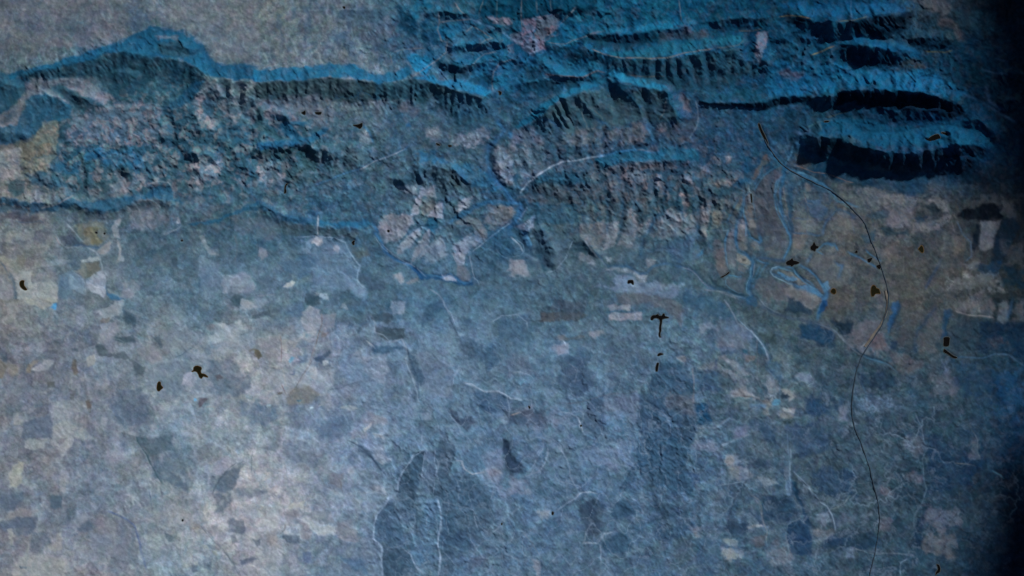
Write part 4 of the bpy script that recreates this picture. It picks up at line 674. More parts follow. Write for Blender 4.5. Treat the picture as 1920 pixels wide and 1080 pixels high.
# streams, hedged tracks and drainage lines that show as thin pale or blue threads
stroke("""
1 1 62,118,166 0.75 1.6 | 440 310 620 235 760 190 880 135 1000 90 1110 40 1150 10
1 1 140,150,162 0.6 1.0 | 770 190 900 130 1040 75 1120 30
1 1 38,104,156 0.8 2.6 | 860 560 900 640 950 740 960 800 1040 860 1130 890 1200 950 1290 990 1380 985 1500 1000 1560 1040 1620 1010
1 1 142,164,188 0.6 1.0 | 930 740 1000 800 1100 870 1200 930 1280 990
1 1 124,150,178 0.7 1.1 | 330 700 460 685 600 705 670 740 710 830 775 910 760 1000 800 1080
1 1 150,150,150 0.6 1.2 | 465 540 465 680
1 1 110,140,170 0.5 1.2 | 410 760 370 860 340 960 300 1080
1 1 26,88,140 0.85 4.5 | 1750 -10 1740 120 1760 220 1850 320 1900 400 1930 440
1 1 34,100,150 0.75 3 | 1930 440 1800 430 1700 440 1600 510 1480 570 1440 600
1 1 128,150,176 0.6 1.0 | 1930 580 1840 640 1740 720 1640 790 1600 830 1640 1020
1 1 122,140,160 0.5 1.0 | 1680 660 1730 710
2 1 30,90,145 0.85 3.5 | 0 430 60 450 60 530 20 590 -30 640
2 1 132,154,178 0.8 1.5 | 60 370 110 300 200 230 300 165 380 135 480 125 600 100 700 85
2 1 30,112,170 0.8 2 | 640 95 780 62 930 42 1080 62
2 1 90,96,104 0.6 1.3 | 930 42 1060 55
2 1 112,134,160 0.7 1.3 | 110 480 40 580
2 1 118,142,168 0.55 1.1 | 250 970 320 950 400 860 440 770 460 720
2 1 30,60,78 0.8 3 | -10 690 60 750 110 800 160 830 210 840 240 940 260 965
2 1 128,148,170 0.65 1.3 | -10 700 60 760 90 810
2 1 118,130,146 0.6 1.4 | 540 720 590 790 640 850 680 890 710 920
2 1 40,84,124 0.75 2.2 | 620 800 690 900 720 915 860 915 960 975 1020 960 1060 920 1150 890 1280 920 1370 960 1420 1020 1480 1060 1540 1090
2 1 118,128,146 0.55 1.4 | 1270 920 1350 950 1380 980 1440 1040 1500 1080
2 1 40,96,140 0.8 2.2 | 1740 370 1740 480 1700 580 1680 640 1680 720 1700 780 1760 830 1810 890 1800 960 1780 1090
2 1 66,110,142 0.8 1.5 | 1620 640 1600 720 1600 800 1610 900
2 1 40,90,130 0.8 2.0 | 1750 540 1760 640 1790 700 1860 740 1870 700 1840 600
2 1 70,118,150 0.7 1.3 | 1860 720 1820 560 1800 480
2 1 44,92,130 0.75 2 | 1900 100 1860 220 1820 320
2 1 60,110,150 0.75 1.5 | 1930 900 1880 890 1820 860
2 1 40,88,124 0.7 2.2 | 1930 880 1880 940 1840 1020 1800 1090
2 1 90,106,124 0.4 0.8 | 900 640 1920 655
2 1 30,74,108 0.7 3 | 1140 490 1070 560 1030 640 980 700 970 780 960 860
2 1 36,74,104 0.7 3 | 830 380 835 470 825 560 820 640
2 1 40,78,108 0.7 2.5 | 715 400 715 500 720 600 715 680
2 1 44,84,116 0.6 2.5 | 1390 560 1390 720 1400 820
2 1 40,130,180 0.8 2.5 | 1380 850 1420 820 1430 790
1 0 20,104,160 0.7 4 | 1800 900 1860 980 1780 1080
2 0 18,96,150 0.75 4 | -10 980 -10 1040
1 0 26,120,175 0.7 2 | 800 940 850 990 880 1080
3 1 66,118,154 0.85 2.0 | 190 10 170 80 130 150 80 270 60 380 90 500 140 620 175 700 170 760 130 840 120 880
3 1 20,70,108 0.85 1.6 | 130 180 100 300 95 450 110 560 150 650 185 720
3 1 66,118,154 0.8 2.0 | 130 180 230 210 320 250 420 300 480 350 520 430 600 440 680 480
3 1 44,86,116 0.7 1.6 | 20 30 60 60 120 130
3 1 60,108,144 0.8 2.0 | 30 940 80 920 180 930 240 1000 320 1040 350 1090
3 1 44,92,136 0.85 2.5 | 20 940 30 970 120 1010 200 1060 240 1090
3 1 54,104,144 0.85 2.2 | 230 910 320 950 380 1010 420 1070 440 1090
3 1 76,122,152 0.7 1.2 | 200 960 230 1000 300 1030
3 1 70,118,152 0.8 1.5 | 360 800 420 745 500 750 530 800
3 1 60,110,150 0.85 1.8 | 600 810 700 860 760 900 820 935
3 1 60,110,150 0.75 1.5 | 730 790 800 850 850 880
3 1 90,104,128 0.5 1.2 | 560 550 630 560 650 670
3 1 64,84,110 0.5 3 | 510 430 460 530 430 600 400 680
3 1 52,74,104 0.5 1.5 | 200 560 380 570 520 560
3 1 52,74,104 0.5 1.5 | 280 440 300 560 290 660 400 690
3 1 74,94,116 0.6 1.6 | 1420 580 1460 680 1520 740 1530 840 1480 880
3 1 84,90,100 0.5 1.0 | 1370 570 1400 660 1380 760
3 1 34,60,90 0.6 3 | 1300 860 1250 960 1180 1090
3 2 40,96,140 0.85 3 | 240 0 340 30 410 60 420 100 380 180 370 240
3 2 54,120,170 0.85 4 | 440 20 440 60 420 110 390 160 380 210
3 2 56,74,96 0.75 3 | -60 130 60 190 180 230 300 250 380 260
3 2 92,104,118 0.6 1.6 | 380 250 460 310 540 360 600 410 660 480 740 520 860 550 920 590 960 620
3 2 40,80,110 0.75 1.8 | 700 500 780 530 880 560
3 2 118,118,126 0.6 1.5 | 1400 170 1500 200 1600 210 1690 225
3 2 110,112,120 0.6 1.3 | 690 450 740 410 770 400
3 2 26,60,96 0.7 3 | 1830 90 1820 160 1790 240
3 2 56,86,116 0.6 1.6 | 1400 520 1520 520 1600 530 1700 500 1800 500 1880 560 1930 590
3 2 96,114,136 0.5 1.0 | 1100 940 1130 1000 1160 1080
3 2 64,84,108 0.5 1.6 | 700 700 780 790 900 870
3 2 84,112,136 0.5 1.5 | 100 640 80 820 100 900
3 3 90,116,140 0.6 1.3 | 140 0 150 120 165 260 160 400 155 480
3 3 96,118,140 0.6 1.2 | 180 280 260 380 320 440 400 520 460 580 490 660 510 740
3 3 84,108,132 0.5 1.2 | 1160 0 1170 60 1195 120 1150 200 1170 320 1190 430 1150 540 1090 620 1090 720
3 3 92,110,126 0.5 1.2 | 1540 0 1570 60 1570 140 1590 200
3 3 96,104,112 0.6 1.0 | 1400 232 1520 238
3 3 50,100,124 0.6 1.5 | 1690 290 1740 320 1770 350
3 3 84,100,122 0.5 1.2 | 640 870 700 885 790 895 1100 930
3 3 90,112,136 0.6 1.2 | 1040 950 990 980 990 1080
3 3 90,108,132 0.6 1.2 | -10 650 80 680 150 690 240 650 290 700
3 3 100,112,130 0.6 1.2 | 130 760 160 880 190 960
2 2 36,84,116 0.9 1.3 | 700 185 760 175 810 162 850 180 900 185 960 170 1000 165
2 2 96,118,144 0.6 1.6 | 0 205 60 200 120 240 140 300
2 2 120,136,158 0.65 1.6 | 1590 90 1660 200 1700 270 1800 330 1860 400 1900 460 1920 560
2 2 46,86,120 0.8 3 | 1540 -10 1640 40 1760 80 1800 60 1760 -10
2 2 108,122,138 0.5 1.5 | 1440 10 1540 20 1640 60 1700 80
2 2 130,144,168 0.6 1.1 | 420 560 470 600 490 650 470 720
2 2 84,90,110 0.5 1.4 | 400 870 500 860 600 830 680 805 860 790 960 770
2 2 140,160,186 0.6 1.2 | 350 930 440 940 500 980 510 1040 530 1080
2 2 126,146,174 0.5 1.1 | 0 820 80 830 150 840 150 900
2 2 120,120,130 0.5 1.4 | 1350 600 1360 700 1365 800 1360 880
2 2 118,134,154 0.6 1.6 | 1380 1050 1520 1050 1580 1010 1630 970
2 2 96,108,124 0.5 1.6 | 1840 380 1830 460 1840 560 1840 680 1880 760 1910 840
2 2 150,168,190 0.6 1 | 0 630 60 635
2 2 160,180,205 0.7 1.2 | 380 390 400 420 405 455
2 3 134,152,180 0.6 1.2 | 270 110 270 180 240 240 200 300 100 330
2 3 134,152,180 0.5 1.2 | 240 110 200 180 160 250
2 3 140,158,184 0.6 1.3 | 480 480 530 455 600 450 640 460
2 3 120,142,170 0.5 1.2 | 330 600 400 540 490 490
2 3 120,140,165 0.5 1.2 | 0 620 60 560 90 540
2 3 124,142,168 0.5 1.2 | 340 100 400 190 430 250 440 330 480 420
2 3 140,158,180 0.6 1.3 | 540 830 640 830 690 760 760 750
2 3 124,142,166 0.5 1.2 | 660 840 665 900 660 1000
2 3 130,146,168 0.45 1.1 | 80 750 140 810 220 940
2 3 118,138,164 0.5 1.2 | 800 450 860 500 920 580 1000 620
2 3 120,136,156 0.6 1.4 | 1560 100 1640 70 1720 40 1780 20
2 3 44,70,92 0.6 1.6 | 905 260 870 330 820 420 800 460
2 3 50,64,90 0.6 2 | 1790 340 1720 400 1680 480 1640 580 1610 680
2 3 116,128,150 0.5 1.4 | 1820 500 1860 560 1880 640 1890 720
1 2 132,152,180 0.6 1.4 | 1310 10 1370 50 1410 110 1440 180 1490 260
1 2 140,156,178 0.6 1.3 | 860 200 900 280 900 330 950 350 990 400 1030 405 1090 380 1110 430 1140 500 1120 540 1150 610 1180 690 1210 790 1220 880
1 2 60,76,100 0.5 2 | 1120 450 1150 500 1180 600 1200 700 1220 840
1 2 120,110,108 0.6 1.2 | 495 180 490 260 470 360 440 440 390 580 340 680 280 780
1 2 96,116,134 0.5 1.2 | 520 770 620 760 700 720 820 700 900 700
1 2 112,100,104 0.6 1.2 | 185 360 190 440 185 560
1 2 130,140,156 0.5 1.0 | 0 60 140 50
1 2 140,154,176 0.6 1.4 | 1560 700 1640 740 1720 780 1800 775 1860 790 1920 830
1 2 134,152,180 0.5 1.2 | 1480 660 1520 590 1540 570
1 2 160,180,196 0.5 1.2 | 830 400 860 430 890 450
1 3 140,164,194 0.7 1.3 | 1190 150 1150 220 1110 300 1065 370 1065 440 1050 480
1 3 140,164,194 0.7 1.4 | 1000 470 970 540 910 620 880 700 880 800 940 860 945 960 945 1080
1 3 136,160,190 0.65 1.2 | 1250 10 1240 90 1280 130 1260 230 1250 330
1 3 136,160,190 0.65 1.2 | 1360 490 1380 590 1395 680 1370 760 1365 850 1390 940 1370 1080
1 3 138,160,188 0.6 1.2 | 1100 870 1160 920 1190 1000 1240 1060
1 3 150,160,178 0.6 1.2 | 1540 220 1560 280 1620 320 1730 300
1 3 164,176,196 0.7 2.0 | 870 10 920 25 970 45
1 3 66,86,108 0.6 1.2 | 690 60 780 110 860 180 940 290
1 3 140,156,176 0.5 1.2 | 790 470 850 450 890 440 960 470
1 3 130,144,168 0.5 1.2 | 540 430 620 460 650 470
1 3 128,148,174 0.45 1.1 | 1400 520 1500 550 1650 580
0 3 66,90,102 0.7 1.6 | 1020 20 1040 80 1080 150 1140 260 1190 340 1240 400
0 3 84,104,142 0.6 2.0 | 800 590 880 620 960 660 1010 710 1040 780 1060 880 1100 1040
0 3 84,98,116 0.5 1.6 | 1500 680 1600 800 1680 890 1750 980 1800 1070
0 3 88,96,108 0.5 1.3 | 1840 210 1760 260 1680 320 1620 400 1590 470
0 2 74,96,116 0.45 1.6 | 1620 120 1580 220 1530 330 1480 420 1380 490 1300 530
0 2 60,80,96 0.5 1.3 | 1430 300 1470 290 1510 310 1540 320
0 2 84,102,118 0.5 1.3 | 1500 0 1500 60 1460 120 1440 240
0 2 90,106,124 0.5 1.2 | 1000 570 1020 680 1020 790
0 1 138,154,170 0.6 1.5 | 420 670 450 740 500 780 640 760 720 810 750 850 770 940 820 1000
0 1 104,118,132 0.5 1.4 | 800 940 860 950 960 920
0 1 146,150,156 0.7 2.0 | 880 720 900 780 890 860 870 900
0 1 130,146,160 0.5 1.3 | 500 600 560 660 640 740
0 1 128,134,142 0.6 1.4 | 320 480 440 450 560 380
0 1 126,144,158 0.6 1.3 | 1110 310 1180 280 1260 290 1290 320
0 1 106,126,142 0.6 1.6 | 1220 680 1320 640 1360 610
0 1 52,102,134 0.7 2.2 | 1880 40 1860 100 1890 240 1880 330 1900 400
0 1 96,106,118 0.5 1.3 | 1750 680 1780 760 1760 880
1 0 112,118,124 0.5 1.2 | 1370 90 1380 160 1360 220 1385 310 1430 320 1430 390 1350 460 1270 510 1200 560 1160 590
1 0 112,120,128 0.5 1.2 | 1380 165 1500 155 1620 140
1 0 108,116,126 0.5 1.2 | 1500 20 1540 80 1600 130
1 0 104,116,126 0.5 1.2 | 1630 190 1560 250
1 0 108,120,128 0.5 1.2 | 1625 190 1700 240 1770 290 1720 300 1640 360 1600 370
1 0 104,118,130 0.5 1.2 | 1800 390 1720 400 1660 440 1610 500
1 0 104,112,122 0.5 1.2 | 1930 450 1830 470 1780 540 1770 620 1780 680
1 0 70,120,160 0.8 2.0 | 1620 140 1700 180 1780 210 1860 250 1920 300
1 0 80,96,104 0.6 1.0 | 1700 0 1670 120
1 0 70,96,110 0.6 1.0 | 1810 0 1805 130
1 0 116,120,124 0.4 1.0 | 1030 390 1180 365 1260 360
1 0 112,118,122 0.5 1.0 | 1010 400 1020 490
1 0 116,118,120 0.55 1.0 | 90 530 170 510 220 490
2 0 96,100,106 0.5 1.0 | 75 -10 75 250
2 0 76,92,104 0.5 1.0 | 185 0 190 110
2 0 76,92,104 0.5 1.0 | 285 0 290 100
2 0 96,108,118 0.6 1.2 | 480 60 420 120 360 180
2 0 92,98,100 0.5 1.0 | 600 250 560 270 460 300 400 330 270 320
2 0 104,98,84 0.5 1.0 | 600 370 680 410 780 430 900 432 1000 435 1170 432 1240 410 1340 390 1500 370
2 0 96,92,76 0.4 1.0 | 880 560 960 575 1030 580 1150 570
2 0 90,92,76 0.4 1.0 | 1700 230 1800 235 1880 215
2 0 80,92,84 0.4 1.0 | 1530 360 1620 350 1700 340 1740 300
2 0 96,112,124 0.5 1.2 | 1250 0 1260 60 1265 160
2 0 120,96,82 0.45 1.3 | 250 560 380 570 480 585 540 580 600 545 640 530 690 545
2 0 86,112,136 0.5 1.0 | 230 590 320 560
2 0 110,118,122 0.55 1.2 | 1160 740 1140 850 1100 900
2 0 98,108,112 0.5 1.1 | 520 830 560 930 560 970
2 0 92,104,108 0.5 1.1 | 620 830 680 880 700 950
2 0 30,100,150 0.7 2.5 | 230 890 300 920 370 950 400 970
2 0 36,96,144 0.7 2.5 | 620 880 680 920 720 930
2 0 40,90,130 0.7 2.2 | 1000 930 1040 1000 1060 1080
2 0 90,110,130 0.6 1.4 | 1380 760 1390 830 1390 920 1370 980 1320 1060
3 0 92,92,64 0.6 1.0 | 80 125 160 120 250 125 320 140
3 0 70,82,62 0.5 1.0 | 530 165 640 150 740 130
3 0 110,104,62 0.6 1.0 | 320 415 400 385 450 360 500 345
3 0 96,98,60 0.5 1.2 | 1180 385 1260 390 1320 395 1380 380
3 0 70,84,70 0.4 1.0 | 440 880 520 860 600 840
3 0 50,84,96 0.5 1.2 | 280 960 380 910 480 900
3 0 40,80,110 0.6 1.2 | 620 0 620 150 615 270
3 0 24,60,96 0.6 2.0 | 1600 520 1700 545 1800 560
3 0 24,64,104 0.6 2.5 | 1450 700 1600 760 1700 820 1800 880 1860 920
3 0 20,54,94 0.6 2 | 1700 440 1800 460
3 0 20,54,94 0.6 3 | 1640 640 1660 760 1760 820
""")
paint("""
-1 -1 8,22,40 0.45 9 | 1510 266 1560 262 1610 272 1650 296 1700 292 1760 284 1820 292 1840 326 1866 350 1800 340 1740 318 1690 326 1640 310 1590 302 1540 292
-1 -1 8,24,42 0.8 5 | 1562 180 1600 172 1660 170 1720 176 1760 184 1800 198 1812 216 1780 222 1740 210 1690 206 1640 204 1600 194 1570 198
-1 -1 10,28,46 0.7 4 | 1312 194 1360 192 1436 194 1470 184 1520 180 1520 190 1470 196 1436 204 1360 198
""")  # near-black polygons: shadow below the ridges painted into the ground colour

paint("""
-2 0 78,84,96 0.85 3 | 900 250 980 190 990 330 930 380 900 500 900 650 920 800 970 900 1030 1000 1060 1090 560 1090 600 900 640 760 620 620 620 540 680 430 760 330
-2 0 96,90,84 0.8 3 | 770 70 830 80 830 140 740 220 680 330 640 390 610 380 640 280 700 200
-2 0 34,74,104 0.8 3 | 540 240 620 200 720 80 780 40 760 90 700 190 630 300 600 400 560 440 520 360
-2 0 30,76,106 0.75 3 | 500 60 560 100 550 400 430 480 360 480 420 400 510 360 520 200
-2 0 50,94,120 0.75 3 | 830 60 900 80 1000 170 1030 210 960 200 900 230 850 200 820 120
-2 0 40,88,120 0.8 2 | 990 200 1040 220 1030 330 1010 450 980 480 970 380 1000 300
-2 0 116,112,122 0.8 2 | 440 880 500 870 520 960 540 1090 420 1090 420 960
-2 0 100,92,96 0.7 2.5 | 520 580 590 560 600 700 620 800 640 980 560 980 540 800 510 700
-2 0 92,88,86 0.6 3 | 440 600 520 560 500 660 440 800 380 900 360 860 400 720
-2 0 104,92,90 0.7 3 | 1270 450 1330 440 1330 540 1290 540
-2 0 112,96,86 0.7 3 | 1510 560 1560 560 1570 660 1520 670
-2 0 98,92,92 0.6 3 | 1310 720 1370 730 1380 790 1320 790
-2 0 34,72,98 0.7 3 | 1060 480 1120 500 1120 900 1160 1090 1080 1000 1050 800 1040 640
-2 0 104,98,98 0.6 4 | 1690 800 1780 760 1890 900 1890 1090 1700 1060 1560 980
-2 0 100,98,98 0.6 4 | 1190 900 1400 880 1400 1020 1200 1050
-2 0 54,84,114 0.6 4 | 1300 640 1480 620 1560 800 1460 900 1340 840
-2 0 60,92,118 0.7 4 | 1400 430 1460 420 1560 520 1640 640 1560 720 1480 660
-2 0 126,130,138 0.7 3 | 130 110 200 120 210 200 170 230
-2 0 118,126,140 0.7 3 | 250 110 350 100 350 150 280 170
-2 0 110,104,104 0.7 3 | 320 400 420 380 390 440 310 480 290 440
-2 0 112,104,98 0.7 3 | 130 430 210 430 200 480 130 480
-2 0 104,100,92 0.7 4 | 100 820 220 700 240 740 220 900 160 1000 80 1000
-2 0 104,106,116 0.7 3 | -10 760 60 700 70 760 50 900 -10 940
-2 1 100,96,98 0.75 2 | 430 0 530 0 520 140 520 240 490 290 440 250 430 160 440 120
-2 1 122,114,110 0.85 1.5 | 420 300 500 330 580 410 600 440 540 460 440 420 410 380
-2 1 62,66,70 0.85 1 | 480 360 520 370 520 400 490 410 475 390
-2 1 102,92,94 0.7 2 | 170 240 270 240 280 480 330 540 230 580 180 560 160 400
-2 1 86,98,108 0.7 2 | 290 230 380 210 400 460 380 500 300 500
-2 1 96,96,98 0.6 2 | 600 150 680 150 700 260 640 270 600 220
-2 1 104,96,94 0.6 3 | 1150 60 1310 60 1280 200 1200 330 1120 340 1120 200
-2 1 92,90,94 0.7 3 | 1380 330 1560 310 1640 400 1650 500 1600 620 1480 640 1420 540 1340 440
-2 1 104,102,100 0.7 2 | 960 520 1120 560 1180 620 1300 700 1220 720 1100 620 1000 580
-2 1 60,112,150 0.8 1.5 | 930 530 1000 560 1190 640 1190 670 1130 670 1000 610 940 560
-2 1 64,108,140 0.85 1.5 | 1490 680 1570 650 1590 740 1570 800 1530 790 1490 720
-2 1 60,104,138 0.7 2 | 1150 700 1300 720 1430 760 1520 840 1480 850 1380 800 1240 760
-2 1 108,102,102 0.8 3 | 1000 760 1120 720 1200 780 1420 840 1440 960 1340 1000 1240 960 1180 880 1080 840 1010 800
-2 1 36,58,78 0.8 2.5 | 1060 860 1140 850 1160 960 1150 1040 1020 1020
-2 1 34,56,76 0.8 2.5 | 1170 900 1220 900 1260 990 1360 1030 1360 1090 1160 1060
-2 1 84,84,92 0.6 4 | 640 640 860 600 1000 720 1060 820 980 900 760 860 660 760
-2 1 76,84,94 0.7 2 | 280 610 400 620 520 620 520 720 500 810 400 780 310 720 280 660
-2 1 24,84,150 0.9 1.2 | 1510 900 1560 890 1570 960 1500 1040 1440 1080 1430 1060 1480 980
-2 1 30,72,104 0.7 3 | 540 860 640 840 680 940 620 980 540 940
-2 1 96,92,92 0.7 2.5 | 430 440 540 460 570 480 520 540 440 520
-2 2 124,122,132 0.85 2.5 | 110 340 380 340 380 380 340 440 240 520 120 580 60 520 40 470
-2 2 132,130,142 0.85 2 | 440 190 480 200 470 320 380 380 380 340
-2 2 136,132,144 0.85 1.5 | 650 230 700 210 700 380 640 370 550 350
-2 2 98,106,110 0.8 2 | 490 220 600 190 640 230 560 330 500 340
-2 2 34,84,112 0.85 1.5 | 565 375 660 380 660 430 630 540 540 480
-2 2 124,132,144 0.75 2 | 300 580 420 500 450 510 360 650 260 720 240 700
-2 2 118,126,142 0.75 2 | 420 690 500 560 560 490 580 510 560 620 480 720 400 800 390 780
-2 2 130,134,148 0.8 2.5 | 870 200 930 170 1000 220 900 290 860 340 880 260
-2 2 40,84,118 0.8 2.5 | 800 370 960 270 1120 200 1400 210 1400 230 1140 230 1020 300 860 390
-2 2 96,100,104 0.8 3 | 1220 280 1300 240 1420 260 1440 320 1400 380 1300 410 1220 370
-2 2 96,104,102 0.7 2.5 | 840 420 960 350 1060 380 1160 500 1170 580 1100 560 1000 440 900 440
-2 2 140,146,162 0.85 3 | 800 750 870 710 930 770 920 840 870 870 820 800
-2 2 116,126,146 0.7 3 | 840 620 960 580 960 690 1000 720 920 760 840 700
-2 2 138,138,150 0.8 2 | 700 950 800 940 840 990 800 1005 740 990
-2 2 108,106,116 0.75 3 | 850 850 930 870 990 940 980 1000 900 1000 840 940
-2 2 30,92,150 0.85 2 | 370 860 430 870 460 930 520 980 480 980 400 910
-2 2 132,128,138 0.75 4 | 1400 800 1480 780 1560 840 1580 960 1420 960 1360 900
-2 2 128,134,146 0.75 2 | 210 950 270 940 300 1000 280 1040
-2 2 118,118,126 0.7 2 | 330 1020 450 980 470 1010 360 1050
-2 2 48,76,100 0.8 3 | 1460 440 1540 540 1600 640 1620 740 1540 700 1500 600
-2 2 66,110,144 0.75 2 | 1490 500 1560 520 1600 640 1580 670 1520 580
-2 2 100,112,134 0.7 3 | 1460 460 1620 350 1620 480 1540 500
""")
stroke("""
-2 0 40,92,128 0.9 2.4 | 800 -20 830 30 930 120 1010 200 1100 260 1200 310 1320 360 1420 400 1520 450 1640 540
-2 0 74,126,156 0.85 1.6 | 1180 300 1280 310 1380 350 1480 410
-2 0 56,104,136 0.8 1.3 | 640 520 690 430 760 330 840 260 900 230
-2 0 64,112,146 0.85 1.3 | 930 370 910 440 900 560 910 700 930 820 980 900 1040 1000 1070 1080
-2 0 40,84,120 0.8 1.6 | 970 470 970 620 980 720 1000 800 1060 920 1100 1020 1120 1090
-2 0 96,98,104 0.6 1.0 | 1010 480 1020 640 1050 780 1080 900
-2 0 80,122,150 0.8 1.2 | 520 1090 530 960 510 820 510 700 520 600 560 540
-2 0 36,80,112 0.85 2.2 | 380 1090 400 980 440 860 480 740 500 640
-2 0 50,88,118 0.7 1.6 | 280 940 340 820 400 700 440 620
-2 0 104,130,142 0.8 0.9 | 570 450 565 530 600 560 615 670
-2 0 10,16,24 0.95 0.8 | 590 570 600 620 605 670
-2 0 90,116,140 0.6 1.0 | 620 680 640 780 660 900
-2 0 112,100,96 0.6 0.9 | 1150 210 1280 250 1400 290 1560 310 1700 360 1890 420
-2 0 64,100,116 0.6 0.9 | 1560 500 1640 620 1650 640 1760 700 1890 770
-2 0 54,86,116 0.7 2.0 | 1680 760 1600 850 1540 920 1510 1010 1500 1090
-2 0 110,112,116 0.6 0.9 | 1270 560 1280 630 1300 680 1380 690
-2 0 30,64,92 0.6 1.5 | 1720 770 1800 800 1890 850
-2 1 42,98,138 0.9 1.6 | 290 60 265 140 270 200
-2 1 92,128,156 0.7 1.0 | 270 200 285 300 290 400 300 480
-2 1 40,96,136 0.9 2.2 | 390 0 395 80 400 150 410 230
-2 1 56,104,136 0.85 1.6 | 545 0 580 80 640 140 700 160 735 150 720 100 700 50
-2 1 50,92,122 0.9 1.5 | 420 270 480 310 540 340 580 390 610 430
-2 1 40,78,102 0.8 0.9 | 440 430 500 445 560 460
-2 1 40,84,118 0.9 3.4 | 620 320 625 400 610 500 590 620 570 700 570 800 590 850
-2 1 92,140,168 0.8 0.9 | 605 460 580 600 550 700 545 800
-2 1 48,90,120 0.85 1.8 | 710 450 680 530 640 600 610 680
-2 1 40,66,96 0.8 3.0 | 640 380 720 360 860 380 980 390 1040 400
-2 1 50,100,140 0.85 1.8 | 1050 -10 1100 80 1110 150 1080 230 1040 320 1020 360
-2 1 110,142,166 0.8 1.0 | 950 460 870 490 845 540 880 590 980 640 1070 690 1120 700
-2 1 70,118,148 0.85 1.5 | 950 480 1040 510 1140 540
-2 1 96,140,168 0.8 1.1 | 1130 500 1170 570 1260 660 1370 740 1460 800 1520 840
-2 1 60,104,136 0.85 1.3 | 1140 540 1210 610 1300 680 1400 760 1500 830
-2 1 30,56,80 0.8 0.8 | 1200 570 1260 630 1330 670
-2 1 60,110,146 0.9 1.7 | 1300 490 1360 540 1430 590 1460 650 1490 720 1530 800
-2 1 52,100,134 0.85 1.6 | 1510 180 1560 170 1610 200 1670 210 1700 270
-2 1 56,104,136 0.85 1.2 | 1420 270 1470 290 1520 310
-2 1 40,84,120 0.7 2.5 | 1380 270 1330 370 1290 440
-2 1 44,92,134 0.8 2.5 | 1650 400 1700 450 1750 460 1720 540 1690 620
-2 1 46,84,116 0.7 1.4 | 1140 50 1240 50 1340 60 1430 80 1480 60
-2 1 70,130,168 0.85 1.2 | 300 580 380 585 440 600 475 590 480 620
-2 1 84,120,144 0.7 0.9 | 300 600 275 640 280 700 330 750 400 790 500 820
-2 1 24,52,70 0.9 2.2 | 70 590 140 680 240 740 340 790 460 830 540 840
-2 1 96,116,132 0.8 1.1 | 160 770 280 800 380 840 480 860
-2 1 60,92,122 0.7 1.5 | 0 680 60 740 140 760
-2 1 16,18,20 0.95 0.9 | 200 610 240 590 290 550 325 540
-2 1 46,66,84 0.8 2.0 | 630 830 690 880 740 950 840 1020 940 1070
-2 1 92,112,130 0.7 1.0 | 700 870 760 950 860 1010 960 1060
-2 1 116,132,146 0.6 1.0 | 640 430 630 560 610 600
-2 2 38,100,156 0.9 1.7 | 0 510 60 580 100 660 160 740 240 790 320 830 380 860 430 910 500 980
-2 2 118,150,180 0.7 0.8 | 20 570 100 680 220 750 300 820 400 840
-2 2 50,110,158 0.85 1.3 | 520 940 620 950 700 970 780 930 830 970 870 1010 960 1020 1000 1000
-2 2 120,150,176 0.7 0.8 | 1000 960 1050 1000 1080 1060
-2 2 104,142,174 0.7 1.0 | 1240 680 1280 730 1340 770 1380 760
-2 2 76,116,150 0.75 1.2 | 940 760 1000 720 1080 720 1140 690 1200 660
-2 2 110,146,176 0.75 1.0 | 1450 590 1520 640 1530 700 1500 740 1420 760
-2 2 40,96,140 0.85 2.6 | 1440 230 1470 300 1440 380 1360 440 1280 500 1210 560 1160 600
-2 2 110,144,170 0.6 0.8 | 1400 410 1320 470 1250 530
-2 2 36,98,150 0.85 2.6 | 1220 -10 1310 60 1370 140 1440 220 1490 240 1520 300 1480 380
-2 2 60,90,120 0.7 1.5 | 460 560 400 640 350 720
-2 2 60,90,120 0.6 1.2 | 360 500 300 570 250 650
-2 2 50,84,116 0.7 1.5 | 700 220 700 330 720 420
-2 2 60,96,128 0.6 1.2 | 500 720 440 780 400 830
""")

